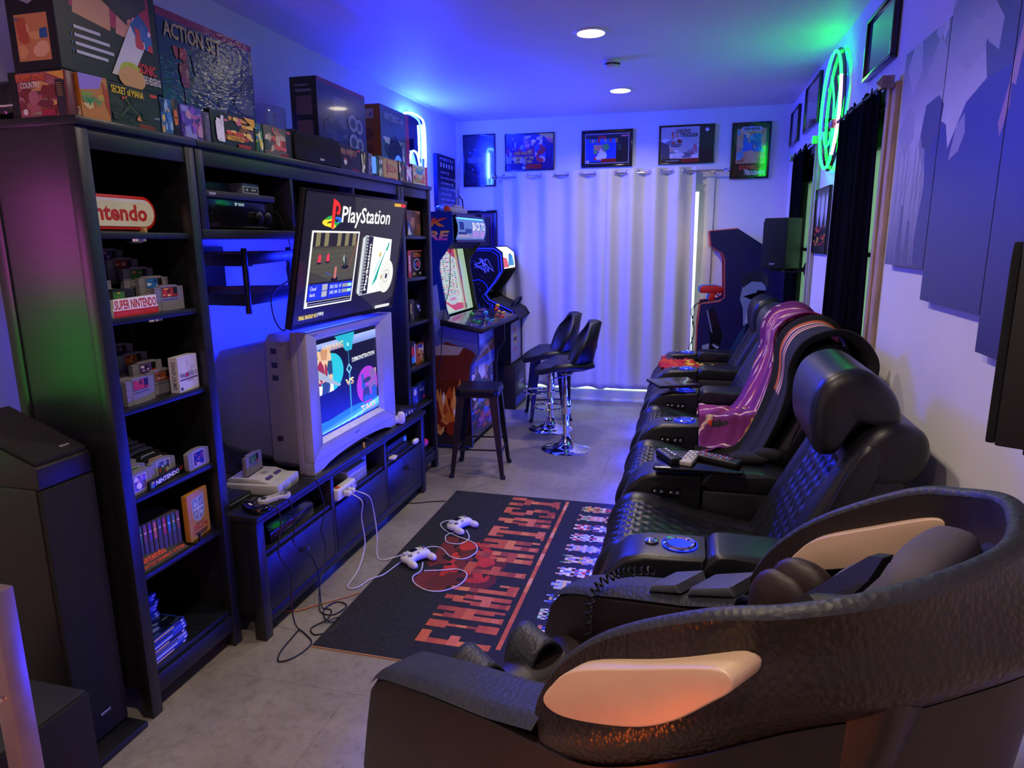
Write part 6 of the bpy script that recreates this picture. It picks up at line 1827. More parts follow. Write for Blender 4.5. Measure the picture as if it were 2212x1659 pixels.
M_STOOLP = mat('black_vinyl', '#1b1b20', .42, var=.2, bump=.15, bscale=300)
def bar_stool(label, loc, rz):
    """seat faces local -Y"""
    t = thing('bar_stool', label, 'bar stool', loc, rz, 'padded chrome bar stools')
    G().lathe([(.19, .0), (.192, .006), (.185, .011), (.12, .022), (.06, .05), (.036, .09), (.033, .115), (.028, .118)], 40).build('base', M_CHROME, t)
    G().lathe([(.024, .115), (.024, .30)], 20).build('lower_column', M_CHROME, t)
    G().lathe([(.033, .29), (.035, .295), (.035, .60), (.05, .61), (.05, .618)], 24).build('gas_lift', M_CHROME, t)
    G().lathe([(.037, .335), (.039, .338), (.039, .36), (.037, .363)], 20).build('collar', M_CHROME, t)
    rr_ = [(.16 * math.sin(a), -.155 + .115 * -math.cos(a) * 0 - .0, .33) for a in (0,)]
    ringp = [(.105 * math.cos(a), -.135 + .115 * math.sin(a), .345) for a in [2 * PI * k / 28 for k in range(28)]]
    G().tube(ringp, .008, 8, True).build('foot_ring', M_CHROME, t)
    # shell: seat petals and a wrapped back
    def seat(u, v):
        a = 2 * PI * u
        r = v
        x = .225 * math.cos(a) * (1 - .12 * max(0, math.sin(a)))
        y_ = .215 * math.sin(a)
        if math.sin(a) < 0:
            y_ = -.245 * abs(math.sin(a)) ** .9
        x *= r; y_ *= r
        z_ = .655 + .05 * (abs(x) / .225) ** 2 * (1 if y_ > -.1 else .6) - .035 * max(0, -y_ / .245) ** 3 + .03 * max(0, y_ / .215) ** 2
        # stitched seams
        z_ -= .007 * math.exp(-(x / .008) ** 2) + .007 * math.exp(-((abs(x) - .8 * abs(y_ + .02)) / .01) ** 2) * (r < .95)
        return (x, y_, z_)
    G().grid(seat, 48, 18, cu=True).build('seat', M_STOOLP, t, solid=.04)
    def back(u, v):
        h_ = v
        w_ = (.115 + .115 * math.sin(PI * min(1, h_ * .85 + .08)) ** 1.1) * math.sqrt(max(.02, 1 - max(0, (h_ - .62) / .40) ** 2.4))
        x = (u - .5) * 2
        yy = .17 + .07 * h_ - .16 * (abs(x) ** 2) * (1 - .55 * h_)
        z_ = .66 + .355 * h_ + .018 * (1 - abs(x)) * 0 - .012 * abs(x) ** 2 * h_
        d_ = .006 * math.exp(-(x / .04) ** 2) + .006 * math.exp(-((abs(x) - abs(h_ - .45) * 1.4) / .06) ** 2)
        return (x * w_ * 1.0, yy + d_, z_)
    G().grid(back, 22, 18).build('backrest', M_STOOLP, t, solid=.042)
    G().tube([(.04, -.0, .60), (.12, -.08, .60), (.16, -.12, .585)], .006, 8).build('lever', M_CHROME, t)
    return t
bs = bar_stool('padded chrome bar stool nearer to the camera in front of the curtain', (-.895, 5.063, 0), -78)
dup(bs, 'padded chrome bar stool farther from the camera, nearer the arcade cabinets', (-1.125, 5.60, 0), -70)
# ================================================================== RECLINER ROW
def pill(g, prof, y0, y1, rnd, n=14, crown=None):
    """profile (x,z) extruded along y with rounded ends"""
    k = len(prof)
    cx = sum(q[0] for q in prof) / k
    cz = sum(q[1] for q in prof) / k
    ar = sum(prof[i][0] * prof[(i + 1) % k][1] - prof[(i + 1) % k][0] * prof[i][1] for i in range(k))
    if ar > 0:
        prof = prof[::-1]
    ys = []
    m = 5
    for i in range(m + 1):
        ys.append(y0 + rnd * (1 - math.cos(PI / 2 * i / m)))
    for i in range(1, n):
        ys.append(y0 + rnd + (y1 - y0 - 2 * rnd) * i / n)
    for i in range(m + 1):
        ys.append(y1 - rnd * (1 - math.cos(PI / 2 * (m - i) / m)))
    vs = []
    for y in ys:
        d = min(y - y0, y1 - y)
        off = 0
        if d < rnd:
            q = 1 - d / rnd
            off = rnd * (1 - math.sqrt(max(0, 1 - q * q)))
        for x, z in prof:
            v = Vector((cx - x, cz - z))
            l = v.length
            s_ = min(off, l * .8)
            v = v / l if l else v
            vs.append((x + v.x * s_, y, z + v.y * s_))
    fs = [tuple(range(k - 1, -1, -1))]
    for j in range(len(ys) - 1):
        for i in range(k):
            fs.append((j * k + i, j * k + (i + 1) % k, (j + 1) * k + (i + 1) % k, (j + 1) * k + i))
    fs.append(tuple(range((len(ys) - 1) * k, len(ys) * k)))
    return g.add(vs, fs)
def prof_s(pts, k=4):
    return [(q.x, q.y) for q in smoothpath([(a, b, 0) for a, b in pts], k, True)]
def path_at(pth, t):
    n = len(pth) - 1
    f = min(max(t, 0), 1) * n
    i = min(int(f), n - 1)
    a, b = Vector(pth[i]), Vector(pth[i + 1])
    d = (b - a).normalized()
    return a + (b - a) * (f - i), d
def quilt(p, q):
    a = abs(math.sin(PI * (p + q)))
    b = abs(math.sin(PI * (p - q)))
    return (min(a, b)) ** .55

M_LEA = M_LEATHER
def armrest(t, yc, panel=True):
    prof = [(-.295, .06), (-.285, .34), (-.262, .47), (-.225, .565), (-.165, .62), (-.10, .638), (.085, .642), (.085, .06)]
    ar = pill(G(), prof, yc - .098, yc + .098, .022, 3).build('armrest', M_LEA, t, ang=40)
    pill(G(), prof_s([(.095, .575), (.10, .648), (.16, .662), (.36, .660), (.43, .64), (.43, .575)], 3), yc - .1, yc + .1, .03, 3).build('arm_pad', M_LEA, ar)
    G().box(.09, .62, yc - .096, yc + .096, .06, .575).build('arm_body', M_LEA, ar, bevel=.012)
    G().lathe([(.036, .6425), (.040, .650), (.048, .652), (.054, .648), (.056, .642), (.05, .635)], 32, (.005, yc, 0)).build('cup_ring', M_CHROME, ar)
    G().lathe([(.0555, .6425), (.058, .6435), (.0575, .646), (.056, .6455)], 32, (.005, yc, 0)).build('cup_glow', emis('cup_glow', '#1428ff', 3), ar)
    G().lathe([(.037, .6428), (.037, .6445), (.001, .644)], 28, (.005, yc, 0)).build('cup_well', emis('cup_floor', '#0c14d8', .7), ar)
    G().lathe([(.022, .641), (.0225, .645), (.018, .648), (.003, .6485)], 24, (-.085, yc + .005, 0)).build('dial', M_CHROME, ar)
    if panel:
        G().prism(prof_s([(-.125, .555), (-.11, .577), (-.06, .571), (-.005, .577), (.01, .555), (-.005, .535), (-.11, .533)], 3), 'y', yc - .102, yc - .097).build('control_plate', M_STEEL, ar)
        for x_ in (-.105, -.077, -.037, -.009):
            G().lathe([(.009, yc - .102), (.009, yc - .107), (.004, yc - .1085)], 14, (x_, 0, .553), 'y').build('control_button', M_CHROME, ar)
    return ar
SEATP = smoothpath([(.36, 0, .455), (.24, 0, .462), (.08, 0, .49), (-.06, 0, .525), (-.15, 0, .545), (-.205, 0, .54), (-.245, 0, .505), (-.272, 0, .45), (-.283, 0, .40), (-.275, 0, .365)], 5)
FOOTP = smoothpath([(-.262, 0, .372), (-.288, 0, .35), (-.300, 0, .26), (-.302, 0, .16), (-.29, 0, .085), (-.265, 0, .07)], 5)
BACKP = smoothpath([(.275, 0, .43), (.315, 0, .50), (.365, 0, .60), (.43, 0, .73), (.495, 0, .86), (.53, 0, .93)], 5)
def puff(pth, yc, w, nu, nv, sgn, margin, qs, amp=.013):
    L = sum((Vector(pth[i + 1]) - Vector(pth[i])).length for i in range(len(pth) - 1))
    def fn(u, v):
        q, d = path_at(pth, v)
        n = Vector((d.z, 0, -d.x)) * sgn
        y_ = (u - .5) * 2
        e = abs(y_)
        h = 0
        if e < margin:
            h = amp * quilt(v * L / qs, (u - .5) * w / qs * 1.35)
            if margin - e < .04:
                h *= (margin - e) / .04
        else:
            tt = (e - margin) / (1 - margin)
            h = amp * 1.6 * math.sin(PI * min(1, tt * 1.0)) ** .6
        if e > .96:
            h -= (e - .96) / .04 * .02
        return tuple(Vector((q.x, yc + (u - .5) * w, q.z)) + n * h)
    return G().grid(fn, nu, nv)
def headrest(t, yc, dx=0., dz=0., yw=.245):
    pr = [(.475, .925), (.425, .93), (.402, 1.0), (.402, 1.10), (.437, 1.178), (.515, 1.213), (.585, 1.192), (.645, 1.13), (.668, 1.06), (.655, 1.02), (.57, 1.03), (.51, .98)]
    return pill(G(), [(x + dx, z + dz) for x, z in prof_s(pr, 4)], yc - yw, yc + yw, .05, 8).build('headrest', M_LEA, t, ang=60)
def recliner(label, yc, panel=True, hd=(0, 0)):
    t = thing('recliner', label, 'recliner', (.2, yc, 0), 0, 'row of black leather recliners')
    off = (-.2, -yc, 0)
    sub = []
    def B(g, name, m, par=t, **k):
        return g.build(name, m, par, off=off, **k)
    G().box(-.24 - .2, .60 - .2, -.285, .285, .055, .40).build('base', M_LEA, t, bevel=.01)
    B(puff(SEATP, yc, .572, 60, 60, 1, .62, .075), 'seat', M_LEA, ang=180)
    B(puff(FOOTP, yc, .572, 30, 24, 1, .62, .12), 'footrest', M_LEA, ang=180)
    B(puff(BACKP, yc, .57, 56, 56, -1, .60, .075), 'backrest', M_LEA, ang=180)
    bodyp = [(.285, .42), (.36, .57), (.50, .85), (.56, .92), (.66, .90), (.71, .80), (.72, .3), (.60, .08), (.42, .08)]
    B(pill(G(), bodyp, yc - .283, yc + .283, .03, 3), 'back_shell', M_LEA)
    B(pill(G(), prof_s([(.50, .885), (.555, 1.0), (.62, 1.050), (.70, 1.04), (.738, 1.0), (.74, .93), (.69, .86), (.60, .84)], 4), yc - .29, yc + .29, .045, 8), 'shoulder_roll', M_LEA, ang=60)
    for s_ in (-1, 1):
        B(pill(G(), prof_s([(.27, .44), (.345, .53), (.47, .80), (.545, .965), (.60, .99), (.60, .86), (.45, .62), (.36, .44)], 3), yc + s_ * .245 - .05, yc + s_ * .245 + .05, .04, 2), 'side_bolster', M_LEA, ang=60)
    h = pill(G(), [(x + hd[0], z + hd[1]) for x, z in prof_s([(.475, .925), (.425, .93), (.402, 1.0), (.402, 1.10), (.437, 1.178), (.515, 1.213), (.585, 1.192), (.645, 1.13), (.668, 1.06), (.655, 1.02), (.57, 1.03), (.51, .98)], 4)], yc - .245, yc + .245, .05, 8)
    B(h, 'headrest', M_LEA, ang=60)
    for x_ in (-.18, .55):
        for y_ in (-.24, .24):
            G().cbox((x_ - .2, y_, .0275), (.05, .05, .0545)).build('foot', M_BLACK, t)
    G().box(-.276 - .2, -.262 - .2, -.26, .26, .034, .046).build('light_strip', emis('sofa_strip', '#1626ff', L_SOFA), t)
    # near arm
    n0 = set(o.name for o in bpy.data.objects)
    ar = armrest(t, yc - .40, panel)
    for o in [ar] + list(ar.children):
        o.data.transform(Matrix.Translation(off))
    return t
SY = [2.52, 3.32, 4.12, 4.915, 5.715]
r1 = recliner('black leather recliner nearest the camera with its headrest tilted forward', SY[0])
r2 = recliner('black leather recliner under the black striped blanket', SY[1], True, (.072, -.034))
dup(r2, 'black leather recliner under the purple blanket, middle of the row', (.2, SY[2], 0))
dup(r2, 'bare black leather recliner, second from the far end of the row', (.2, SY[3], 0))
r5 = dup(r2, 'black leather recliner at the far end with red and yellow clothing on it', (.2, SY[4], 0))
_e = armrest(r5, 6.115, False)
for o in [_e] + list(_e.children):
    o.data.transform(Matrix.Translation((-.2, -SY[4], 0)))

# trays and remotes
def tray(label, c, rz, w=.36, d=.25):
    t = thing('tray_table', label, 'tray', (c[0], c[1], .645), rz, 'black swivel trays on the armrests')
    pts = []
    for cx, cy, a0 in ((w / 2 - .02, d / 2 - .02, 0), (-w / 2 + .02, d / 2 - .02, 90), (-w / 2 + .02, -d / 2 + .02, 180), (w / 2 - .02, -d / 2 + .02, 270)):
        for k in range(5):
            a = R(a0 + 22.5 * k)
            pts.append((cx + .02 * math.cos(a), cy + .02 * math.sin(a)))
    G().prism(pts, 'z', .032, .048).build('top', M_BLACKG, t, bevel=.003)
    G().lathe([(.014, 0.006), (.012, .032)], 14).build('post', M_CHROME, t)
    return t
tray('black tray holding three remote controls on the second armrest', (.06, 2.86, 0), 2)
tray('empty black tray on the fourth armrest, reflecting the curtain', (-.075, 4.53, 0), 24, .30, .26)
def remote(label, c, rz, w, l, h, col, bc, rows, cols, tilt=True):
    t = thing('remote_control', label, 'remote control', c, rz, 'remote controls on the tray')
    G().box(-w / 2, w / 2, -l / 2, l / 2, 0, h).build('case', mat('remote' + col, col, .4), t, bevel=.006, seg=3)
    for r_ in range(rows):
        for q in range(cols):
            x_ = (q - (cols - 1) / 2) * w * .8 / cols
            y_ = l * .38 - r_ * l * .72 / rows
            G().cbox((x_, y_, h + .001), (w * .5 / cols, l * .45 / rows, .003)).build('button', mat('rbtn%d' % ((r_ * 3 + q) % len(bc)) + bc[(r_ * 3 + q) % len(bc)], bc[(r_ * 3 + q) % len(bc)], .4), t, smooth=False)
    return t
ZTR = .6935
remote('black game pad shaped remote at the left end of the tray', (-.055, 2.845, ZTR), 28, .055, .15, .028, '#14161c', ['#8a90a8', '#3a4058', '#c8ccd8'], 4, 3)
remote('pale grey remote control in the middle of the tray', (.035, 2.85, ZTR), -14, .052, .17, .022, '#b8b2b0', ['#e0dcd8', '#9a9694'], 6, 3)
remote('large black remote control with many buttons at the right of the tray', (.145, 2.855, ZTR), 62, .06, .20, .024, '#101114', ['#7a8098', '#c84a4a', '#5a6078', '#b8bcc8', '#6a7ab8'], 9, 4)

# ================================================================== BLANKETS AND CLOTHING
def cloth(name, label, cat, fn, nu, nv, colf, sub=1, th=.006):
    vs = [fn(i / nu, j / nv) for j in range(nv + 1) for i in range(nu + 1)]
    fs = [(j * (nu + 1) + i, j * (nu + 1) + i + 1, (j + 1) * (nu + 1) + i + 1, (j + 1) * (nu + 1) + i) for j in range(nv) for i in range(nu)]
    me = bpy.data.meshes.new(name)
    me.from_pydata(vs, [], fs)
    ca = me.color_attributes.new('Col', 'FLOAT_COLOR', 'POINT')
    ca.data.foreach_set('color', [x for j in range(nv + 1) for i in range(nu + 1) for x in (*lin(colf(i / nu, j / nv)), 1)])
    me.shade_smooth()
    me.materials.append(M_CLOTH)
    o = bpy.data.objects.new(name, me)
    COL.objects.link(o)
    tag(o, label, cat)
    md = o.modifiers.new('s', 'SOLIDIFY'); md.thickness = th; md.offset = 1
    return o
def wob(x, s):
    return math.sin(x * 3.1 + s) * .5 + math.sin(x * 7.3 + s * 2.1) * .3 + math.sin(x * 13.7 + s * .7) * .2
def drape_path(dx, dz, tail):
    base = [(.775, .96), (.765, 1.05), (.742, 1.13), (.68, 1.21), (.60, 1.235), (.50, 1.195), (.452, 1.11), (.445, 1.0), (.425, .91), (.375, .77), (.31, .635)]
    return smoothpath([(min(.745, x + dx), 0, z + dz) for x, z in base] + tail, 5)
# black blanket with stripes over seat two
pB = drape_path(.0, -.012, [(.25, 0, .565), (.16, 0, .55), (.06, 0, .565)])
def fB(u, v):
    q, d = path_at(pB, v)
    n = Vector((-d.z, 0, d.x))
    lo = max(0, v - .45) / .55
    y0, y1 = 3.32 - .29, 3.32 + .27 - .16 * lo
    yy = y0 + (y1 - y0) * u + .03 * (v > .5) * wob(v * 2, 1)
    edge = max(0, abs(u - .5) * 2 - .8) / .2
    h = .012 + .012 * max(0, v - .35) * wob(u * 5 + v * 2, 2) * 2 - .035 * edge ** 2 * (1 - max(0, v - .6))
    return tuple(Vector((q.x, yy, q.z)) + n * h * -1 * -1)
def cB(u, v):
    if u > .66 and v < .62:
        w_ = (u - .66) / .34
        for a, b, c in ((.05, .16, '#e8b090'), (.16, .27, '#6a2a5a'), (.30, .38, '#f0c8a0'), (.52, .62, '#7a2a6a'), (.64, .74, '#f0c090'), (.78, .86, '#d86a30')):
            if a <= w_ < b:
                return c
    return '#17171b'
cloth('blanket', 'black blanket with orange and cream stripes draped over the second recliner', 'blanket', fB, 90, 90, cB)
# purple blanket over seat three, running down to the arm
pP = drape_path(.002, -.006, [(.25, 0, .575), (.17, 0, .56), (.08, 0, .565)])
def fP(u, v):
    q, d = path_at(pP, v)
    n = Vector((-d.z, 0, d.x))
    y0, y1 = 4.12 - .33, 4.12 + .27
    lo = max(0, v - .45) / .55
    y0 -= .40 * lo
    yy = y0 + (y1 - y0) * u + .02 * wob(v * 3, 3)
    edge = max(0, abs(u - .5) * 2 - .85) / .15
    h = .016 + .028 * lo * wob(u * 4.2 + v, 5) + .006 * wob(u * 9, 2) - .03 * edge ** 2 * (1 - lo)
    z_ = q.z
    x_ = q.x
    r_ = Vector((x_, yy, z_)) + n * h
    arm = max(0, 1 - max(0, yy - 3.84) / .08) if yy < 3.92 else 0
    if arm > 0 and r_.z < .70 + .02 * wob(v * 6, 2):
        fl = .70 + .015 * wob(v * 7 + u * 3, 2)
        if yy < 3.62:
            fl -= min(1, (3.62 - yy) / .09) ** .7 * .13
        r_.z = r_.z + (max(fl, r_.z) - r_.z) * min(1, arm)
    return tuple(r_)
def cP(u, v):
    s_ = u * 7.5 + math.sin(v * 6) * .45 + .25 * math.sin(v * 17 + u * 5)
    k = s_ % 1
    if .28 + .06 * math.sin(u * 14) < v < .80 + .05 * math.sin(u * 11):
        if k < .10:
            return '#f0d8b0'
        if k < .17:
            return '#e8702a' if int(s_) % 2 else '#e0a040'
        if .55 < k < .60 and .35 < v < .6:
            return '#f0e0c8'
    if v < .16 and u < .9:
        return '#3c3a40' if .08 < v < .12 else '#7a2a66'
    if v > .86 and k < .12:
        return '#e8c8b0'
    return '#8a2464' if math.sin(u * 9 + v * 4) > -.2 else '#6e2068'
cloth('blanket', 'purple blanket with cream and orange strokes draped over the middle recliner', 'blanket', fP, 110, 100, cP)
# bunched dark cloth with red lining on the third armrest
def fJ(u, v):
    x = .13 + .12 * u
    a = PI * v
    y = 3.72 - .15 * math.cos(a) * 1.0
    z = .675 + .02 * math.sin(a) * 0
    k = abs(math.cos(a))
    if k > .75:
        z = .675 - (k - .75) / .25 * .16
    return (x + .008 * wob(v * 6, 1), y, z + .008 * wob(u * 6 + v * 3, 4))
cloth('jacket', 'dark shiny jacket sleeve with red lining hanging over the third armrest', 'jacket', fJ, 30, 40, lambda u, v: '#c8301c' if u < .14 and v < .35 else ('#1c1a20' if (int(v * 30) % 3) else '#2c2830'))
# white headphones-like object on the arm
t = thing('small_gadget', 'small black and white gadget beside the cup holder of the third armrest', 'gadget', (.095, 3.745, .665), 30)
G().sup((0, 0, .012), (.05, .03, .024), .8, 12, 8).build('case', M_BLACK, t)
G().sup((.03, -.01, .008), (.03, .025, .016), .8, 12, 8).build('cap', M_WHITE, t)
# red and yellow clothes on the far seat
def fR(u, v):
    x = -.20 + .44 * u + .02 * wob(v * 3, 1)
    y = 5.50 + .42 * v + .03 * wob(u * 3, 2)
    z = .615 - .10 * u + .022 * wob(u * 4 + v * 2, 3) + .018 * wob(v * 6 - u, 1) + .02 * v
    e = min(u, 1 - u, v, 1 - v)
    if e < .06:
        z -= (.06 - e) / .06 * .03
    return (x, y, max(z, .50 + .05 * (1 - u)))
def cR(u, v):
    if v > .55 and u > .4:
        return '#e8c030' if math.sin(u * 22 + v * 15) > -.3 else '#c8401c'
    if .48 < v < .52:
        return '#3a1414'
    if v > .6 and u < .22 and u > .06:
        return '#4a3a58'
    return '#c82c28' if math.sin(u * 7 + v * 9) > -.6 else '#d8502a'
cloth('clothes', 'crumpled red and yellow clothing lying on the far recliner seat', 'clothing', fR, 50, 50, cR, th=.012)
t = thing('blanket_heap', 'bunched end of the black blanket on the second seat beside the tray', 'blanket', (.30, 2.975, .665), 0)
G().sup((-.02, 0, .02), (.17, .10, .04), .8, 20, 10).build('fold', mat('black_fleece', '#141418', .95, bump=.5, bscale=300), t)
G().sup((.06, .02, .035), (.12, .09, .05), .8, 20, 10).build('fold', MATS['black_fleece'], t)
# ================================================================== MASSAGE CHAIR (own frame: x = backwards, y = towards the far side)
A0, B0_ = -.65, 1.06
_ca, _sa = math.cos(R(35.6)), math.sin(R(35.6))
mc = thing('massage_chair', 'large dark massage chair with beige side inlays in the right foreground', 'massage chair', (_ca * A0 + _sa * B0_, -_sa * A0 + _ca * B0_, 0), -35.6)
MO = (-A0, -B0_, 0)
def snake_mat():
    m = bpy.data.materials.new('reptile_leather')
    m.use_nodes = True
    N, L = m.node_tree.nodes, m.node_tree.links
    b = N['Principled BSDF']
    tc = N.new('ShaderNodeTexCoord')
    nz = N.new('ShaderNodeTexNoise'); nz.inputs['Scale'].default_value = 6
    L.new(tc.outputs['Object'], nz.inputs['Vector'])
    rp = N.new('ShaderNodeValToRGB')
    rp.color_ramp.elements[0].color = (*lin('#1a1110'), 1)
    rp.color_ramp.elements[1].color = (*lin('#32201c'), 1)
    L.new(nz.outputs['Fac'], rp.inputs[0])
    mp = N.new('ShaderNodeMapping'); mp.inputs['Scale'].default_value = (1.25, 1, .8)
    L.new(tc.outputs['Object'], mp.inputs[0])
    v = N.new('ShaderNodeTexVoronoi'); v.feature = 'SMOOTH_F1'; v.inputs['Smoothness'].default_value = .12; v.inputs['Scale'].default_value = 105
    L.new(mp.outputs[0], v.inputs['Vector'])
    r2 = N.new('ShaderNodeValToRGB'); r2.color_ramp.elements[0].position = .12; r2.color_ramp.elements[1].position = .72; r2.color_ramp.elements[0].color = (1, 1, 1, 1); r2.color_ramp.elements[1].color = (0, 0, 0, 1)
    L.new(v.outputs['Distance'], r2.inputs[0])
    bp = N.new('ShaderNodeBump'); bp.inputs['Strength'].default_value = .5; bp.inputs['Distance'].default_value = .0022
    L.new(r2.outputs[0], bp.inputs['Height']); L.new(bp.outputs[0], b.inputs['Normal'])
    mx = N.new('ShaderNodeMix'); mx.data_type = 'RGBA'; mx.blend_type = 'MULTIPLY'; mx.inputs[0].default_value = .35
    L.new(rp.outputs[0], mx.inputs[6]); L.new(r2.outputs[0], mx.inputs[7])
    L.new(mx.outputs[2], b.inputs['Base Color'])
    b.inputs['Roughness'].default_value = .30
    return m
M_SNAKE = snake_mat()
M_MCD = mat('dark_brown_leather', '#1e1414', .42, var=.25, bump=.2, bscale=220)
M_MCR = mat('grey_rim_sheen_leather', '#2c2e36', .5, var=.15, bump=.6, bscale=90, kind='voronoi', bdist=.003)
M_INL = mat('beige_satin_panel', '#d8b898', .4, metal=.1, var=.03)
def MB(g, name, m, par=mc, **k):
    return g.build(name, m, par, off=MO, **k)
RIM = [(-.770, .700, .757), (-.787, .700, .80), (-.735, .700, .906), (-.632, .700, 1.013), (-.47, .700, 1.120), (-.365, .735, 1.158), (-.283, .80, 1.185), (-.235, .90, 1.195), (-.205, 1.06, 1.20)]
LOW = [(-.765, .695, .752), (-.74, .69, .756), (-.69, .686, .775), (-.60, .686, .82), (-.47, .70, .912), (-.37, .775, .975), (-.30, .84, 1.005), (-.235, .92, 1.03), (-.165, 1.06, 1.06)]
def mir(l):
    return l + [(a, 2.12 - b, z) for a, b, z in l[-2::-1]]
RS = smoothpath(mir(RIM), 7)
LS = smoothpath(mir(LOW), 7)
nS = len(RS) - 1
CEN = Vector((-.5, 1.06, 1.0))
def band(u, v):
    i = min(int(u * nS + .5), nS)
    a, b = RS[i], LS[i]
    out = Vector((a.x - CEN.x, a.y - CEN.y, 0))
    side = Vector((0, -1 if a.y < 1.06 else 1, 0))
    t = abs(a.y - 1.06) / .36
    o = (side * min(1, t ** 2) + Vector((1, 0, 0)) * (1 - min(1, t ** 2))).normalized()
    k = min(1, max(0, (u if u < .5 else 1 - u) * 5))
    return tuple(a + (b - a) * v + o * (.026 * math.sin(PI * v) * k - .012 * math.sin(2 * PI * v) * k))
MB(G().grid(band, nS, 16), 'outer_shell', M_SNAKE, ang=180)
def inner(u, v):
    i = min(int(u * nS + .5), nS)
    a, b = RS[i], LS[i]
    inn = Vector((CEN.x - .3 - a.x, 1.06 - a.y, 0))
    side = Vector((0, 1 if a.y < 1.06 else -1, 0))
    t = min(1, (abs(a.y - 1.06) / .36) ** 2)
    o = (side * t + Vector((-1, 0, 0)) * (1 - t)).normalized()
    q = a + (Vector((b.x, a.y, b.z)) - a) * v
    return tuple(q + o * (.032 + .01 * v))
MB(G().grid(lambda u, v: inner(1 - u, v), nS, 10), 'inner_lining', M_MCD, ang=180)
# rounded rim between the two skins
def rimf(u, v):
    i = min(int(u * nS + .5), nS)
    a = RS[i]
    side = Vector((0, 1 if a.y < 1.06 else -1, 0))
    t = min(1, (abs(a.y - 1.06) / .36) ** 2)
    o = (side * t + Vector((-1, 0, 0)) * (1 - t)).normalized()
    an = PI * v
    return tuple(a + o * (.0165 - .0165 * math.cos(an)) + Vector((-.3 * (1 if i in () else 0), 0, 1)) * (.013 * math.sin(an)))
MB(G().grid(rimf, nS, 8), 'rim', M_MCR, ang=180)
# lower shell under the band
def lower(u, v):
    i = min(int(u * nS + .5), nS)
    b = LS[i]
    side = -1 if b.y < 1.06 else 1
    tgt = Vector((b.x * .55 - .22, 1.06 + (b.y - 1.06) * .92, .10))
    q = b + (tgt - b) * v
    t = min(1, (abs(b.y - 1.06) / .36) ** 2)
    o = Vector((1 - t, side * t, 0))
    return tuple(q + o * (.02 * math.sin(PI * v)) + Vector((0, side * .006, 0)))
MB(G().grid(lower, nS, 10), 'lower_shell', M_MCD, ang=180)
# beige inlays through both wings
INL = [(-.719, .880), (-.700, .918), (-.652, .970), (-.527, 1.040), (-.415, 1.100), (-.385, 1.102), (-.385, 1.085), (-.41, 1.055), (-.463, .997), (-.523, .950), (-.611, .903), (-.685, .874)]
ip = prof_s(INL, 4)
iq = [(-.53 + (a + .55) * .86, 1.0 + (z - .985) * .86) for a, z in ip]
MB(G().prism(ip, 'y', .656, .72), 'beige_inlay', M_INL, bevel=.010, seg=3)
MB(G().prism(iq, 'y', .72, .762), 'beige_inlay', M_INL, bevel=.010, seg=3)
MB(G().prism(iq, 'y', 2.12 - .762, 2.12 - .72), 'beige_inlay', M_INL, bevel=.010, seg=3)
MB(G().prism(ip, 'y', 2.12 - .72, 2.12 - .656), 'beige_inlay', M_INL, bevel=.010, seg=3)
# arms
ARMP = [(-1.30, .592), (-1.355, .562), (-1.395, .51), (-1.425, .40), (-1.46, .25), (-1.45, .07), (-.60, .07), (-.60, .80), (-.74, .765), (-.90, .722), (-1.10, .658)]
TOPP = [(-1.385, .535), (-1.345, .575), (-1.29, .60), (-1.10, .668), (-.90, .732), (-.77, .785)]
for sgn in (0, 1):
    b0, b1 = (.68, .82) if not sgn else (1.30, 1.44)
    arm = MB(pill(G(), ARMP, b0, b1, .012, 3), 'arm', M_MCD, ang=50)
    def topf(u, v, b0=b0, b1=b1):
        q, d = path_at([(a, 0, z) for a, z in TOPP], u)
        return (q.x, b0 - .004 + (b1 - b0 + .008) * v, q.z + .012 + .004 * math.sin(PI * v) - .016 * (1 if v in (0, 1) else 0))
    MB(G().grid(topf, 24, 8), 'arm_top', M_MCR, arm, ang=60)  # same leather as the arm, its lighter sheen put into the colour
# pads on the far arm
for (a0, z0, a1, z1) in ((-1.03, .708, -.925, .745), (-.91, .748, -.775, .80)):
    g = G()
    pr = [(a0, z0), (a0 + .01, z0 + .022), (a1 - .01, z1 + .022), (a1, z1)]
    MB(pill(g, pr, 1.31, 1.43, .012, 2), 'arm_cushion', mat('grey_vinyl', '#4c4e58', .45, bump=.5, bscale=160), ang=50)
# seat tub, backrest, leg rest
MB(pill(G(), [(-1.20, .30), (-1.20, .46), (-.95, .50), (-.62, .56), (-.50, .62), (-.40, .30)], .82, 1.30, .02, 3), 'seat', M_MCD)
MB(pill(G(), prof_s([(-.72, .56), (-.60, .72), (-.42, .95), (-.30, 1.12), (-.25, 1.10), (-.28, .9), (-.45, .5)], 4), .82, 1.30, .04, 4), 'backrest', M_MCD)
MB(pill(G(), prof_s([(-1.40, .10), (-1.42, .30), (-1.33, .45), (-1.22, .47), (-1.15, .40), (-1.15, .10)], 4), .825, 1.295, .03, 4), 'leg_rest', M_MCD)
for (a_, b_) in ((-1.31, .955), (-1.29, 1.145)):
    def wf(u, v, a_=a_, b_=b_):
        an = PI * u
        return (a_ - .055 + .11 * v, b_ - .062 * math.cos(an), .43 + .105 * math.sin(an) * (1 - .15 * v))
    MB(G().grid(wf, 16, 6), 'calf_pad', M_MCR, solid=.012, ang=180)
MB(G().box(-1.30, -.30, .74, 1.38, .0, .10), 'base', M_BLACK, bevel=.01)
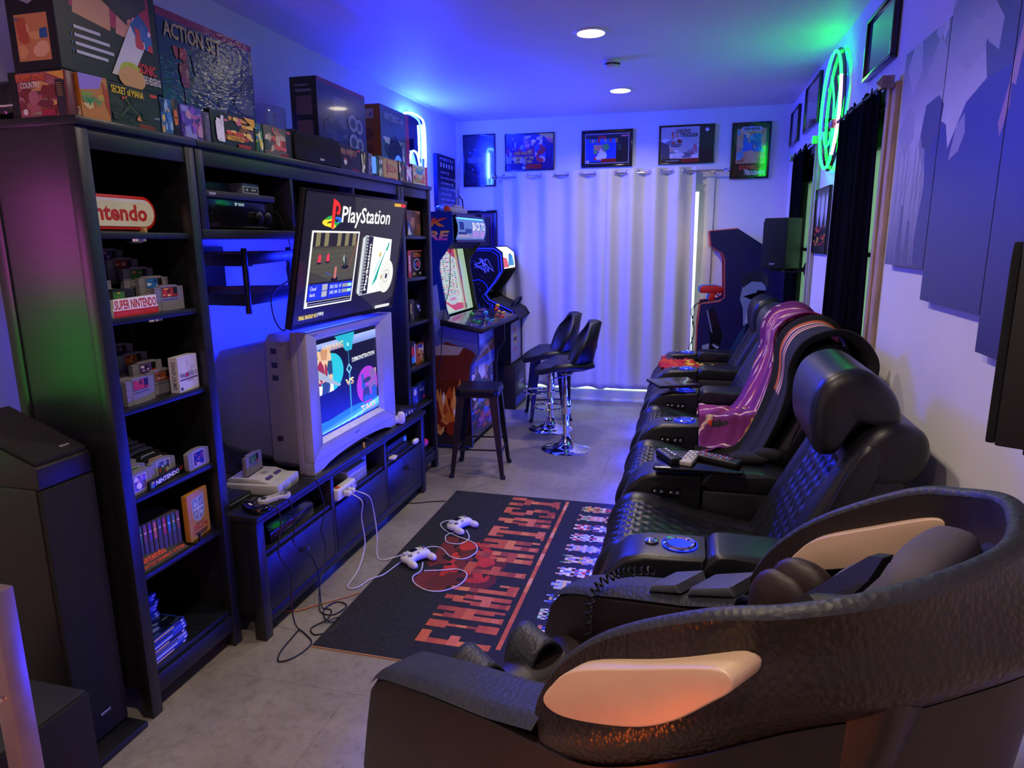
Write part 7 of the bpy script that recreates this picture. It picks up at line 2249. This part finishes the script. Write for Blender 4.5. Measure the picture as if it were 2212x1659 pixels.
# cushions inside the hood
for k, (a_, b_, z_) in enumerate(((-.63, 1.255, .845), (-.60, 1.275, .875))):
    MB(G().sup((a_, b_, z_), (.15, .07, .19), .8, 20, 12), 'shoulder_pad', mat('brown_quilt', '#2a1a18', .5, bump=.6, bscale=40), ang=180)
MB(G().sup((-.325, 1.12, 1.10), (.09, .25, .13), .7, 20, 12), 'head_pillow', mat('grey_suede', '#5a5460', .85), ang=180)
MB(G().sup((-.40, 1.15, 1.03), (.16, .20, .045), .7, 20, 12), 'pillow_flap', MATS['grey_suede'], ang=180)
def flap(pts, nm, th):
    g = G()
    n = len(pts)
    c = Vector((.3, .6, .1)).normalized() * th
    vs = [Vector(q) for q in pts] + [Vector(q) + c for q in pts]
    g.add(vs, [tuple(range(n - 1, -1, -1)), tuple(range(n, 2 * n))] + [(i, (i + 1) % n, n + (i + 1) % n, n + i) for i in range(n)])
    MB(g, nm, mat('black_nylon', '#0d0d10', .5), smooth=False)
flap([(-.56, 1.03, .95), (-.40, 1.06, 1.125), (-.375, 1.05, 1.135), (-.385, 1.03, 1.10), (-.46, 1.0, .98)], 'neck_flap', .02)
flap([(-.47, .99, 1.02), (-.46, 1.0, 1.055), (-.31, 1.02, 1.10), (-.36, .95, 1.03), (-.44, .93, .98)], 'neck_flap', .012)
flap([(-.58, 1.0, .93), (-.47, 1.0, 1.05), (-.455, .99, 1.04), (-.44, .95, .96), (-.52, .95, .90)], 'neck_flap', .012)
# coiled handset cord on the far arm
hp = []
axis = smoothpath([(-1.05, 1.36, .742), (-1.115, 1.355, .715), (-1.165, 1.345, .69), (-1.195, 1.30, .66), (-1.198, 1.27, .60), (-1.195, 1.265, .50), (-1.19, 1.26, .40)], 30)
for i, q in enumerate(axis):
    d = (axis[min(i + 1, len(axis) - 1)] - axis[max(i - 1, 0)]).normalized()
    n1 = d.orthogonal().normalized()
    n1 = (Vector((0, 1, 0)) - d * d.y).normalized() if abs(d.y) < .9 else n1
    n2 = d.cross(n1)
    a = i * .68
    hp.append(q + n1 * .011 * math.cos(a) + n2 * .011 * math.sin(a))
cc = G().tube(hp, .0032, 6).build('coiled_cord', M_CORDB, mc, off=MO)
# ================================================================== CURTAINS
def curtain_mat():
    m = bpy.data.materials.new('white_curtain')
    m.use_nodes = True
    N, L = m.node_tree.nodes, m.node_tree.links
    out = N['Material Output']
    N.remove(N['Principled BSDF'])
    tc = N.new('ShaderNodeTexCoord'); nz = N.new('ShaderNodeTexNoise'); nz.inputs['Scale'].default_value = 60
    L.new(tc.outputs['Object'], nz.inputs['Vector'])
    rp = N.new('ShaderNodeValToRGB'); rp.color_ramp.elements[0].color = (.62, .62, .64, 1); rp.color_ramp.elements[1].color = (.70, .70, .71, 1)
    L.new(nz.outputs['Fac'], rp.inputs[0])
    d = N.new('ShaderNodeBsdfDiffuse'); t = N.new('ShaderNodeBsdfTranslucent'); t.inputs[0].default_value = (.75, .8, .8, 1)
    L.new(rp.outputs[0], d.inputs[0])
    mx = N.new('ShaderNodeMixShader'); mx.inputs[0].default_value = .045
    L.new(d.outputs[0], mx.inputs[1]); L.new(t.outputs[0], mx.inputs[2]); L.new(mx.outputs[0], out.inputs[0])
    return m
M_CURT = curtain_mat()
YR, ZR = 6.705, 2.235
rod = thing('curtain_rod', 'chrome curtain rod across the far wall', 'curtain rod', (-.83, YF, ZR))
G().tube([(-1.06, YR - YF, 0), (1.08, YR - YF, 0)], .0095, 12).build('pole', M_CHROME, rod)
for s_ in (-1, 1):
    x_ = -1.06 if s_ < 0 else 1.08
    G().lathe([(.010, 0), (.02, s_ * .012), (.012, s_ * .03), (.021, s_ * .05), (.003, s_ * .065)], 16, (x_, YR - YF, 0), 'x').build('finial', M_CHROME, rod)
    G().tube([(x_ - s_ * .10, YR - YF + .01, 0), (x_ - s_ * .10, 0, 0)], .006, 8).build('bracket', M_CHROME, rod)
    G().lathe([(.022, 0), (.022, -.008)], 14, (x_ - s_ * .10, 0, 0), 'y').build('bracket_plate', M_CHROME, rod)
def curtain(label, xa, xb, xa0, xb0, nf, seed, flip=1):
    t = thing('curtain', label, 'curtain', ((xa + xb) / 2, YR, 0), 0, 'white eyelet curtains on the far wall')
    r_ = random.Random(seed)
    jit = [r_.uniform(-.25, .25) for _ in range(nf * 2 + 2)]
    zb = .150
    def fn(u, v):
        z = zb + (2.275 - zb) * v
        x = (xa0 + (xb0 - xa0) * u) * (1 - v) + (xa + (xb - xa) * u) * v
        ph = u * nf * 2 * PI
        j_ = jit[int(u * nf * 2)]
        am = .036 * (1 if v > .85 else .75 + .35 * math.sin(3 * v + j_ * 6))
        y = am * flip * math.sin(ph + .35 * j_ * (1 - v)) + .012 * (1 - v) * math.sin(ph * .5 + seed)
        return (x - (xa + xb) / 2, y, z + .006 * math.sin(ph) * (v < .02))
    G().grid(fn, nf * 16, 40).build('fabric', M_CURT, t, ang=180, solid=.002)
    for k in range(nf * 2):
        u = (k + .5 - .5) / (nf * 2) + .25 / nf * 0
        u = k / (nf * 2) + .0
        if k == 0:
            u = .012
        x = xa + (xb - xa) * u - (xa + xb) / 2
        g = G()
        rg = [(x, .021 * math.cos(a), ZR + .021 * math.sin(a)) for a in [2 * PI * q / 16 for q in range(16)]]
        tl = .72 * (1 if (k % 2 == 0) else -1) * flip
        rg = [(x + q[1] * math.cos(tl) * .9, q[1] * math.sin(tl), q[2]) for q in rg]
        g.tube(rg, .0045, 6, True)
        g.build('eyelet', M_CHROME, t)
    return t
curtain('left panel of the white eyelet curtain over the patio door', -1.845, -.80, -1.80, -.78, 4, 3)
curtain('right panel of the white eyelet curtain over the patio door', -.835, .008, -.83, .030, 4, 8, -1)

M_VELVET = mat('black_velvet', '#040406', .98, spec=.05)
def dark_curtain(label, y0, y1, zb, seed, sh):
    t = thing('curtain', label, 'curtain', (.772, (y0 + y1) / 2, 0), 0, 'black velvet curtains on the right wall')
    yc = (y0 + y1) / 2
    def fn(u, v):
        z = zb + (2.29 - zb) * v
        y = y0 + (y1 - y0) * u - sh * (1 - v)
        ph = u * 5 * 2 * PI + seed
        top = max(0, (v - .93) / .07)
        x = (.015 + .003 * math.sin(v * 4 + seed)) * math.sin(ph) + .005 * math.sin(ph * 2.3 + v)
        return (x * (1 - .4 * top), y - yc, z + .02 * top * math.sin(ph * 1.5) - .02 * top)
    G().grid(fn, 80, 30).build('fabric', M_VELVET, t, ang=180, solid=.003)
    return t
dark_curtain('black velvet curtain over the near window beside the scuffed casing', 3.50, 4.36, .75, 1, .04)
dark_curtain('black velvet curtain over the far window behind the wall speaker', 5.46, 6.10, .75, 4, .0)
def side_rod(label, y0, y1):
    t = thing('curtain_rod', label, 'curtain rod', (XR, (y0 + y1) / 2, 2.262), -90, 'black curtain rods on the right wall')
    h = (y1 - y0) / 2
    G().tube([(-h, -.05, 0), (h, -.05, 0)], .008, 10).build('pole', M_BLACK, t)
    for s_ in (-1, 1):
        x = s_ * (h + .03)
        G().box(x - .022, x + .022, -.074, -.026, -.025, .025).add([(x - .022, -.074, -.025), (x + .022, -.074, -.025), (x + .022, -.074, .025), (x - .022, -.074, .025), (x, -.092, 0)], [(0, 1, 4), (1, 2, 4), (2, 3, 4), (3, 0, 4)]).build('cube_finial', mat('brushed_nickel', '#b09a92', .25, metal=.7), t, smooth=False)
        G().tube([(s_ * (h - .02), -.05, 0), (s_ * (h - .02), -.03, -.008), (s_ * (h - .02), 0, 0)], .006, 8).build('bracket', M_STEEL, t)
    return t
side_rod('black curtain rod above the near window with square metal ends', 3.40, 4.42)
side_rod('black curtain rod above the far window with square metal ends', 5.15, 6.16)

# ================================================================== FRAMED PICTURES
def framed(name, label, cat, loc, rz, w, h, d, fw, art, fm=None, m=None, group=None):
    """origin = lower left corner on the wall, facing local -Y"""
    t = thing(name, label, cat, loc, rz, group)
    fm = fm or M_BLACKG
    for nm, bx in (('top', (0, w, h - fw, h)), ('bottom', (0, w, 0, fw)), ('left', (0, fw, fw, h - fw)), ('right', (w - fw, w, fw, h - fw))):
        G().box(bx[0], bx[1], -d, 0, bx[2], bx[3]).build('frame_bar', fm, t, bevel=.002)
    G().box(fw, w - fw, -d * .55, -.001, fw, h - fw).build('backing', M_BLACK, t)
    p = P()
    art(p)
    p.build('picture', t, (fw, -d * .55, fw), *FX, w - 2 * fw, h - 2 * fw, m or M_GLASSP, step=.00005)
    return t
M_GLASSP = attr_mat('print_behind_glass', .12, coat=1.0)
GP = 'framed game posters on the far wall'
def a_re(p):
    p.rect(0, 0, 1, 1, '#0c1230'); p.blobs(.15, .1, .85, .9, ['#101838', '#0a0f28', '#141d44'], 10, 4)
    p.text('RESIDENT EVIL', .14, .46, .90, .56, '#7a88c0', bold=.02)
    p.blobs(.15, .58, .6, .74, ['#5a6ab0', '#2a3878', '#8a9ad8', '#1a2450'], 12, 7, .06, .18)
    p.blobs(.25, .18, .62, .42, ['#4a5aa0', '#2a3878', '#6a7ac0', '#141c40'], 14, 9, .06, .2)
def a_prpg(p):
    p.rect(0, 0, 1, 1, '#241c5a'); p.rect(0, .42, .62, .62, '#8a2a50'); p.rect(0, .35, .62, .46, '#5a2060')
    p.blobs(.0, .02, .42, .98, ['#3a3c8a', '#5a5cb8', '#8a9ad8', '#2a2468', '#a8b4e8'], 30, 5, .04, .14)
    p.blobs(.36, .5, .78, .95, ['#d8b850', '#c88ab8', '#8a4a9a', '#e8c890', '#b06a50'], 18, 6, .08, .2)
    p.blobs(.62, .2, .84, .7, ['#c83a30', '#2a4ac8', '#e8b890', '#3a62d8', '#a82a28'], 18, 8, .15, .35)
    p.poly([(.68, 1), (1, 1), (1, .72), (.9, .78), (.82, .92)], '#e0b838'); p.poly([(.82, .9), (1, .84), (1, .74), (.9, .78)], '#d8605a')
    p.text('SUPER MARIO RPG', .18, .42, .56, .52, '#e8a030', bold=.03); p.text('LEGEND OF THE', .13, .29, .60, .38, '#f0c038', bold=.03); p.text('SEVEN STARS', .18, .19, .56, .27, '#f0c038', bold=.03)
    p.rect(.42, .02, .76, .16, '#a8281f')
    for i in range(6):
        p.rect(.84, .62 - i * .05, .96, .635 - i * .05, '#2a3a8a')
def a_smw(p):
    p.rect(0, 0, 1, 1, '#16161c'); p.rect(.035, .05, .965, .95, '#b8c4c8'); p.rect(.045, .065, .955, .935, '#141418'); p.rect(.045, .10, .70, .80, '#1c48b8')
    for i in range(8):
        p.line([(.05, .3 + i * .06), (.35 + .04 * i, .42 + i * .05)], .008, '#3a6ad8', .7)
    p.text('SUPER', .31, .80, .48, .90, '#e03a2a', bold=.03)
    for i, (ch, c) in enumerate(zip('MARIO', ['#3a9a40', '#e0c030', '#3a9a40', '#d83a2a', '#2a9ac8'])):
        p.text(ch, .12 + i * .06, .68, .175 + i * .06, .80, c, bold=.04)
    for i, (ch, c) in enumerate(zip('WORLD', ['#e0c030', '#3a9a40', '#d83a2a', '#2a9ac8', '#e0c030'])):
        p.text(ch, .44 + i * .06, .68, .495 + i * .06, .80, c, bold=.04)
    p.blobs(.22, .14, .50, .62, ['#d8b838', '#c83a2a', '#e8e0d0', '#3a6ac8', '#7ab84a', '#e8a060'], 14, 4, .15, .35); p.ell(.48, .55, .07, .10, '#5ab848'); p.ell(.40, .28, .10, .14, '#e0e4d8')
    p.rrect(.80, .84, .95, .91, .02, .03, '#c83a3a'); p.text('Nintendo', .815, .855, .935, .895, '#f0e8e8'); p.rect(.38, .08, .70, .19, '#9a241c'); p.text('SUPER NINTENDO', .40, .105, .68, .165, '#3a0a08')
    p.ell(.09, .11, .035, .04, '#c8ccc8')
    for i in range(4):
        p.rect(.74, .60 - i * .05, .80, .615 - i * .05, '#3a9a60')
def a_ct(p):
    p.rect(0, 0, 1, 1, '#121218'); p.rect(.02, .12, .74, .98, '#b8b8c0'); p.blobs(.03, .14, .73, .70, ['#8a8a98', '#d8d8e0', '#a8a8b8', '#6a6a78', '#e8e8ee', '#c8a890'], 26, 3, .06, .2)
    p.blobs(.22, .50, .42, .85, ['#c85a50', '#a83a38', '#d89a80'], 7, 4, .15, .3); p.blobs(.60, .25, .70, .5, ['#c83a60', '#d86a80'], 4, 5, .25, .4); p.poly([(.02, .12), (.2, .12), (.18, .5), (.02, .6)], '#4a4a56')
    p.text('CHRONO', .30, .80, .58, .92, '#5a2a40', bold=.02); p.text('TRIGGER', .38, .70, .72, .80, '#3a2030', bold=.02)
    p.ell(.88, .88, .035, .05, '#d8d8d8'); p.rect(.42, .02, .74, .12, '#9a241c'); p.text('SUPER NINTENDO', .44, .04, .72, .10, '#3a0a08'); p.text('SQUARESOFT', .12, .04, .38, .08, '#d8d8d8')
def a_son(p):
    p.rect(0, 0, 1, 1, '#131316'); p.rect(.10, .26, .92, .92, '#d89a6a'); p.blobs(.11, .28, .91, .90, ['#e8b070', '#c88a5a', '#7ab8c8', '#5a9ab0', '#d8a878', '#a86a4a', '#e8c890'], 24, 5, .08, .22)
    p.blobs(.28, .48, .80, .82, ['#2a5ac0', '#3a6ad0', '#2448a0'], 9, 9, .18, .36); p.ell(.5, .42, .14, .09, '#e0a880'); p.ell(.22, .42, .10, .07, '#6a9ab8')
    p.rrect(.22, .87, .80, .95, .05, .03, '#b8c4d8'); p.text('GENESIS', .27, .885, .75, .935, '#14141c', bold=.04); p.poly([(.42, .95), (.5, .98), (.58, .95)], '#3a5ab8')
    p.text('SONIC', .20, .14, .74, .23, '#c82a2c', bold=.05); p.text('THE', .34, .10, .46, .145, '#d8d8dc', bold=.03); p.text('HEDGEHOG', .38, .035, .94, .12, '#e0e0e4', bold=.03, shear=.15)
YW = YF - .0005
framed('framed_poster', 'dark navy framed poster reading Resident Evil in the far left corner', 'poster', (-2.275, YW, 2.16), 0, .335, .50, .022, .012, a_re, group=GP)
framed('framed_poster', 'framed poster reading Super Mario RPG above the left curtain end', 'poster', (-1.838, YW, 2.297), 0, .496, .351, .022, .009, a_prpg, group=GP)
framed('framed_poster', 'framed poster with bright blue field reading Super Mario World', 'poster', (-1.072, YW, 2.306), 0, .487, .338, .025, .020, a_smw, group=GP)
framed('framed_poster', 'framed pale poster with black right edge reading Chrono Trigger', 'poster', (-.343, YW, 2.31), 0, .50, .345, .022, .009, a_ct, group=GP)
framed('framed_poster', 'framed orange and blue poster reading Sonic the Hedgehog', 'poster', (.307, YW, 2.16), 0, .338, .49, .025, .016, a_son, group=GP)
t = framed('mirror_frame', 'dark framed panel with violet border leaning behind the arcade cabinets', 'framed panel', (-2.27, YW, .62), 0, .34, 1.305, .03, .028, lambda p: (p.rect(0, 0, 1, 1, '#3a2a6a'), p.rect(.03, .008, .97, .992, '#141030'), p.rect(.09, .02, .91, .98, '#6a3a80'), p.rect(.11, .026, .89, .974, '#0a0a14'), p.poly([(.2, .8), (.6, .82), (.6, .9), (.2, .9)], '#1c2c70')))  # blue patch is the marquee's reflection, painted into the panel
GR = 'small framed pictures high on the right wall'
def a_pic(bg, pal, seed):
    return lambda p: (p.rect(0, 0, 1, 1, bg), p.blobs(0, 0, 1, .35, pal, 8, seed))
XW = XR - .0005
framed('framed_poster', 'small framed picture high on the right wall, farthest from the camera', 'poster', (XW, 6.74, 2.41), -90, .46, .29, .025, .014, a_pic('#7a7aa8', ['#8a8ab8', '#6a6a98'], 3), group=GR)
framed('framed_poster', 'framed pinkish picture with red base, middle one high on the right wall', 'poster', (XW, 5.95, 2.41), -90, .62, .335, .025, .014, a_pic('#a87a90', ['#b02a30', '#8a3a4a', '#5a5a6a', '#c84a40'], 5), group=GR)
framed('framed_poster', 'framed dark glossy picture high on the right wall, nearest the camera', 'poster', (XW, 3.965, 2.38), -90, .51, .285, .03, .018, a_pic('#3a5a72', ['#6a4a58', '#4a5a6a', '#30485a'], 7), group=GR)
def a_flame(p):
    p.rect(0, 0, 1, 1, '#16141a'); p.rect(0, .35, 1, 1, '#2a2a34')
    for x, w_ in ((.22, .14), (.52, .2), (.82, .12)):
        p.poly([(x - w_ * .2, .40), (x - w_ * .7, .62), (x - w_ * .6, .92), (x - w_ * .25, .84), (x, .95), (x + w_ * .3, .84), (x + w_ * .65, .92), (x + w_ * .7, .62), (x + w_ * .2, .40)], '#b8b8d0')
    p.blobs(.03, .10, .97, .42, ['#d8782a', '#e8b040', '#b83a28', '#c83028'], 22, 4, .05, .12)
framed('flame_poster', 'small dark poster with pale petals and orange flames between the windows', 'poster', (XW, 5.13, 1.52), -90, .48, .42, .02, .004, a_flame, m=M_PRINT)

# stepped five panel canvas on the right wall
def clip(poly, x0, y0, x1, y1):
    def cut(pts, f, inter):
        out = []
        for i in range(len(pts)):
            a, b = pts[i - 1], pts[i]
            if f(b):
                if not f(a):
                    out.append(inter(a, b))
                out.append(b)
            elif f(a):
                out.append(inter(a, b))
        return out
    def ix(v):
        return lambda a, b: (v, a[1] + (b[1] - a[1]) * (v - a[0]) / (b[0] - a[0]))
    def iy(v):
        return lambda a, b: (a[0] + (b[0] - a[0]) * (v - a[1]) / (b[1] - a[1]), v)
    for f, q in ((lambda p_: p_[0] >= x0, ix(x0)), (lambda p_: p_[0] <= x1, ix(x1)), (lambda p_: p_[1] >= y0, iy(y0)), (lambda p_: p_[1] <= y1, iy(y1))):
        poly = cut(poly, f, q)
        if len(poly) < 3:
            return None
    return poly
ART = []
def art(pts, c, c2=None):
    ART.append((pts, c, c2))
# s = distance along the wall towards the camera, from 3.19
art([(0, 1.3), (2.6, 1.3), (2.6, 2.0), (0, 2.0)], '#5a5880', '#c8c2d2'); art([(0, 2.0), (2.6, 2.0), (2.6, 2.55), (0, 2.55)], '#c8c2d2', '#777284')
rA = random.Random(12)
for i in range(46):
    s_, z_ = rA.uniform(0, 2.5), rA.uniform(1.9, 2.5)
    w_, h_ = rA.uniform(.03, .16), rA.uniform(.03, .12)
    art([(s_ - w_, z_), (s_, z_ + h_), (s_ + w_ * .8, z_ + h_ * .5), (s_ + w_, z_ - h_ * .4), (s_, z_ - h_)], rA.choice(['#b8b2c2', '#aaa5b4', '#ccc6d4', '#928d9c', '#c0bac8']))
for s_ in (.05, .12, .17, .26, .31, .36):
    art([(s_, 1.52), (s_ + .012, 1.52), (s_ + .008, 1.95), (s_ + .002, 1.95)], '#86809a')
    art([(s_ + .004, 1.75), (s_ + .05, 1.86), (s_ + .052, 1.855), (s_ + .006, 1.74)], '#86809a')
for s_, h_ in ((.17, .22), (.27, .16)):
    art([(s_ - .035, 1.52), (s_ - .02, 1.52 + h_ * .6), (s_ - .018, 1.52 + h_), (s_ + .012, 1.52 + h_), (s_ + .018, 1.52 + h_ * .6), (s_ + .035, 1.52)], '#5a587a')
art([(.38, 1.35), (.36, 1.62), (.40, 1.80), (.36, 1.95), (.45, 2.02), (.56, 1.98), (.60, 1.9), (.72, 2.02), (.86, 2.06), (1.1, 2.08), (1.5, 2.05), (1.75, 1.9), (1.9, 1.5), (1.9, 1.25), (.38, 1.25)], '#42416c', '#3a3a78')
art([(.30, 1.98), (.33, 2.08), (.46, 2.09), (.52, 2.05), (.50, 1.96), (.44, 1.95), (.42, 1.88), (.38, 1.93), (.34, 1.93)], '#4a4858')
art([(.62, 1.86), (.66, 1.96), (.72, 1.99), (.74, 1.93), (.70, 1.88)], '#9a94ae')
art([(.86, 2.06), (.82, 2.16), (.88, 2.3), (.95, 2.45), (1.15, 2.5), (1.2, 2.3), (1.15, 2.1), (1.1, 2.06)], '#4e4c5a')
art([(.84, 2.16), (.80, 2.2), (.86, 2.26), (.93, 2.2), (.92, 2.12)], '#a8a2b2'); art([(.90, 2.26), (.95, 2.46), (1.0, 2.48), (.97, 2.3)], '#aaa4b4'); art([(1.02, 2.02), (1.06, 2.16), (1.09, 2.14), (1.06, 2.0)], '#b08a90'); art([(.98, 1.92), (1.03, 2.04), (1.04, 1.96), (1.0, 1.88)], '#a8808a')
art([(1.2, 2.05), (1.3, 2.35), (1.42, 2.45), (1.36, 2.2), (1.28, 2.03)], '#8f899c'); art([(1.45, 2.0), (1.5, 2.3), (1.62, 2.3), (1.6, 2.0)], '#6a6678')
cv = thing('canvas_print', 'grey misty painting on five stepped canvas panels on the right wall', 'canvas print', (XR, 3.19, 0), -90)
PAN = [(0, .497, 1.51, 2.325), (.503, 1.025, 1.402, 2.43), (1.031, 1.553, 1.30, 2.535), (1.559, 2.08, 1.402, 2.43), (2.086, 2.58, 1.51, 2.325)]
for a, b_, z0, z1 in PAN:
    pn = G().box(a, b_, -.030, -.001, z0, z1).build('canvas_panel', mat('canvas_edge', '#3a3850', .8), cv, bevel=.002)
    p = P()
    for pts, c, c2 in ART:
        q = clip(list(pts), a, z0, b_, z1)
        if q:
            p.poly([((x - a) / (b_ - a), (y_ - z0) / (z1 - z0)) for x, y_ in q], c, c2)
    p.build('painting', pn, (a, -.030, z0), *FX, b_ - a, z1 - z0, M_PRINT, step=.00002)

# canvas with writing on the left wall
pd = thing('lettered_canvas', 'tall navy canvas with white writing on the left wall near the corner', 'wall sign', (XL, 6.13, 1.915), 90)
G().box(0, .50, -.04, -.001, 0, .50).build('canvas', mat('navy_canvas', '#141a3c', .8), pd, bevel=.002)
p = P().rect(0, 0, 1, 1, '#10152e').text('MY PERFECT DAY', .15, .90, .88, .95, '#d8dcf0')
for i, c in enumerate(['#e8b0a0', '#d8d0b0', '#c8b8d8', '#e8c8a0', '#b8c8e8']):
    p.rrect(.16 + i * .15, .77, .24 + i * .15, .86, .03, .04, c)
for i, s_ in enumerate(['1.WAKE UP', '2.PLAY VIDEO GAMES', '3.EAT BREAKFAST', '4.PLAY VIDEO GAMES', '5.EAT LUNCH', '6.PLAY VIDEO GAMES', '7.EAT DINNER']):
    p.text(s_, .16, .665 - i * .098, .16 + .040 * len(s_), .70 - i * .098, '#d8dcf0'); p.ell(.22 + .040 * len(s_), .682 - i * .098, .03, .03, '#e8c8a0', 10)
p.build('writing', pd, (0, -.04, 0), *FX, .50, .50)

# ================================================================== WALL SPEAKERS
def wall_speaker(label, loc, rz, arm):
    t = thing('wall_speaker', label, 'speaker', loc, rz, 'black surround speakers on wall brackets')
    w, d, h = .185, .215, .365
    G().box(0, w, .014, d, 0, h).build('cabinet', mat('speaker_vinyl', '#1a191b', .6), t, bevel=.004)
    G().prism([(.0, .004), (w, .004), (w, h - .03), (w - .014, h - .002), (.014, h - .002), (0, h - .03)], 'y', 0, .014).build('grille', MATS['speaker_cloth'], t, bevel=.003)
    P().text('SONY', 0, 0, 1, 1, '#b8bcf0', bold=.03).build('maker_lettering', t, (.065, 0, .03), *FX, .045, .010)
    Mi = wm(t).inverted()
    a = Vector((w / 2, d - .03, -.012))
    q = Mi @ Vector(arm)
    G().cbox((w / 2, d * .55, -.012), (.09, .13, .02)).build('bracket_tray', M_BLACK, t, bevel=.003)
    G().tube([a, (a + q) / 2 + Vector((0, 0, -.015)), q], .016, 8).build('bracket_arm', M_BLACK, t)
    g = G().lathe([(.045, 0), (.045, -.012), (.02, -.02)], 18, ax='x')
    g.v = [tuple(Mi @ (Vector(v) + Vector(arm) + Vector((.012, 0, 0)))) for v in g.v]
    g.build('wall_plate', M_BLACK, t)
    return t
wall_speaker('black speaker on a wall bracket beside the far window', (.505, 5.42, 1.402), -36, (.798, 5.33, 1.40))
wall_speaker('black speaker on a wall bracket cut off by the right edge of the picture', (.622, 1.53, 1.245), -118, (.806, 1.22, 1.235))
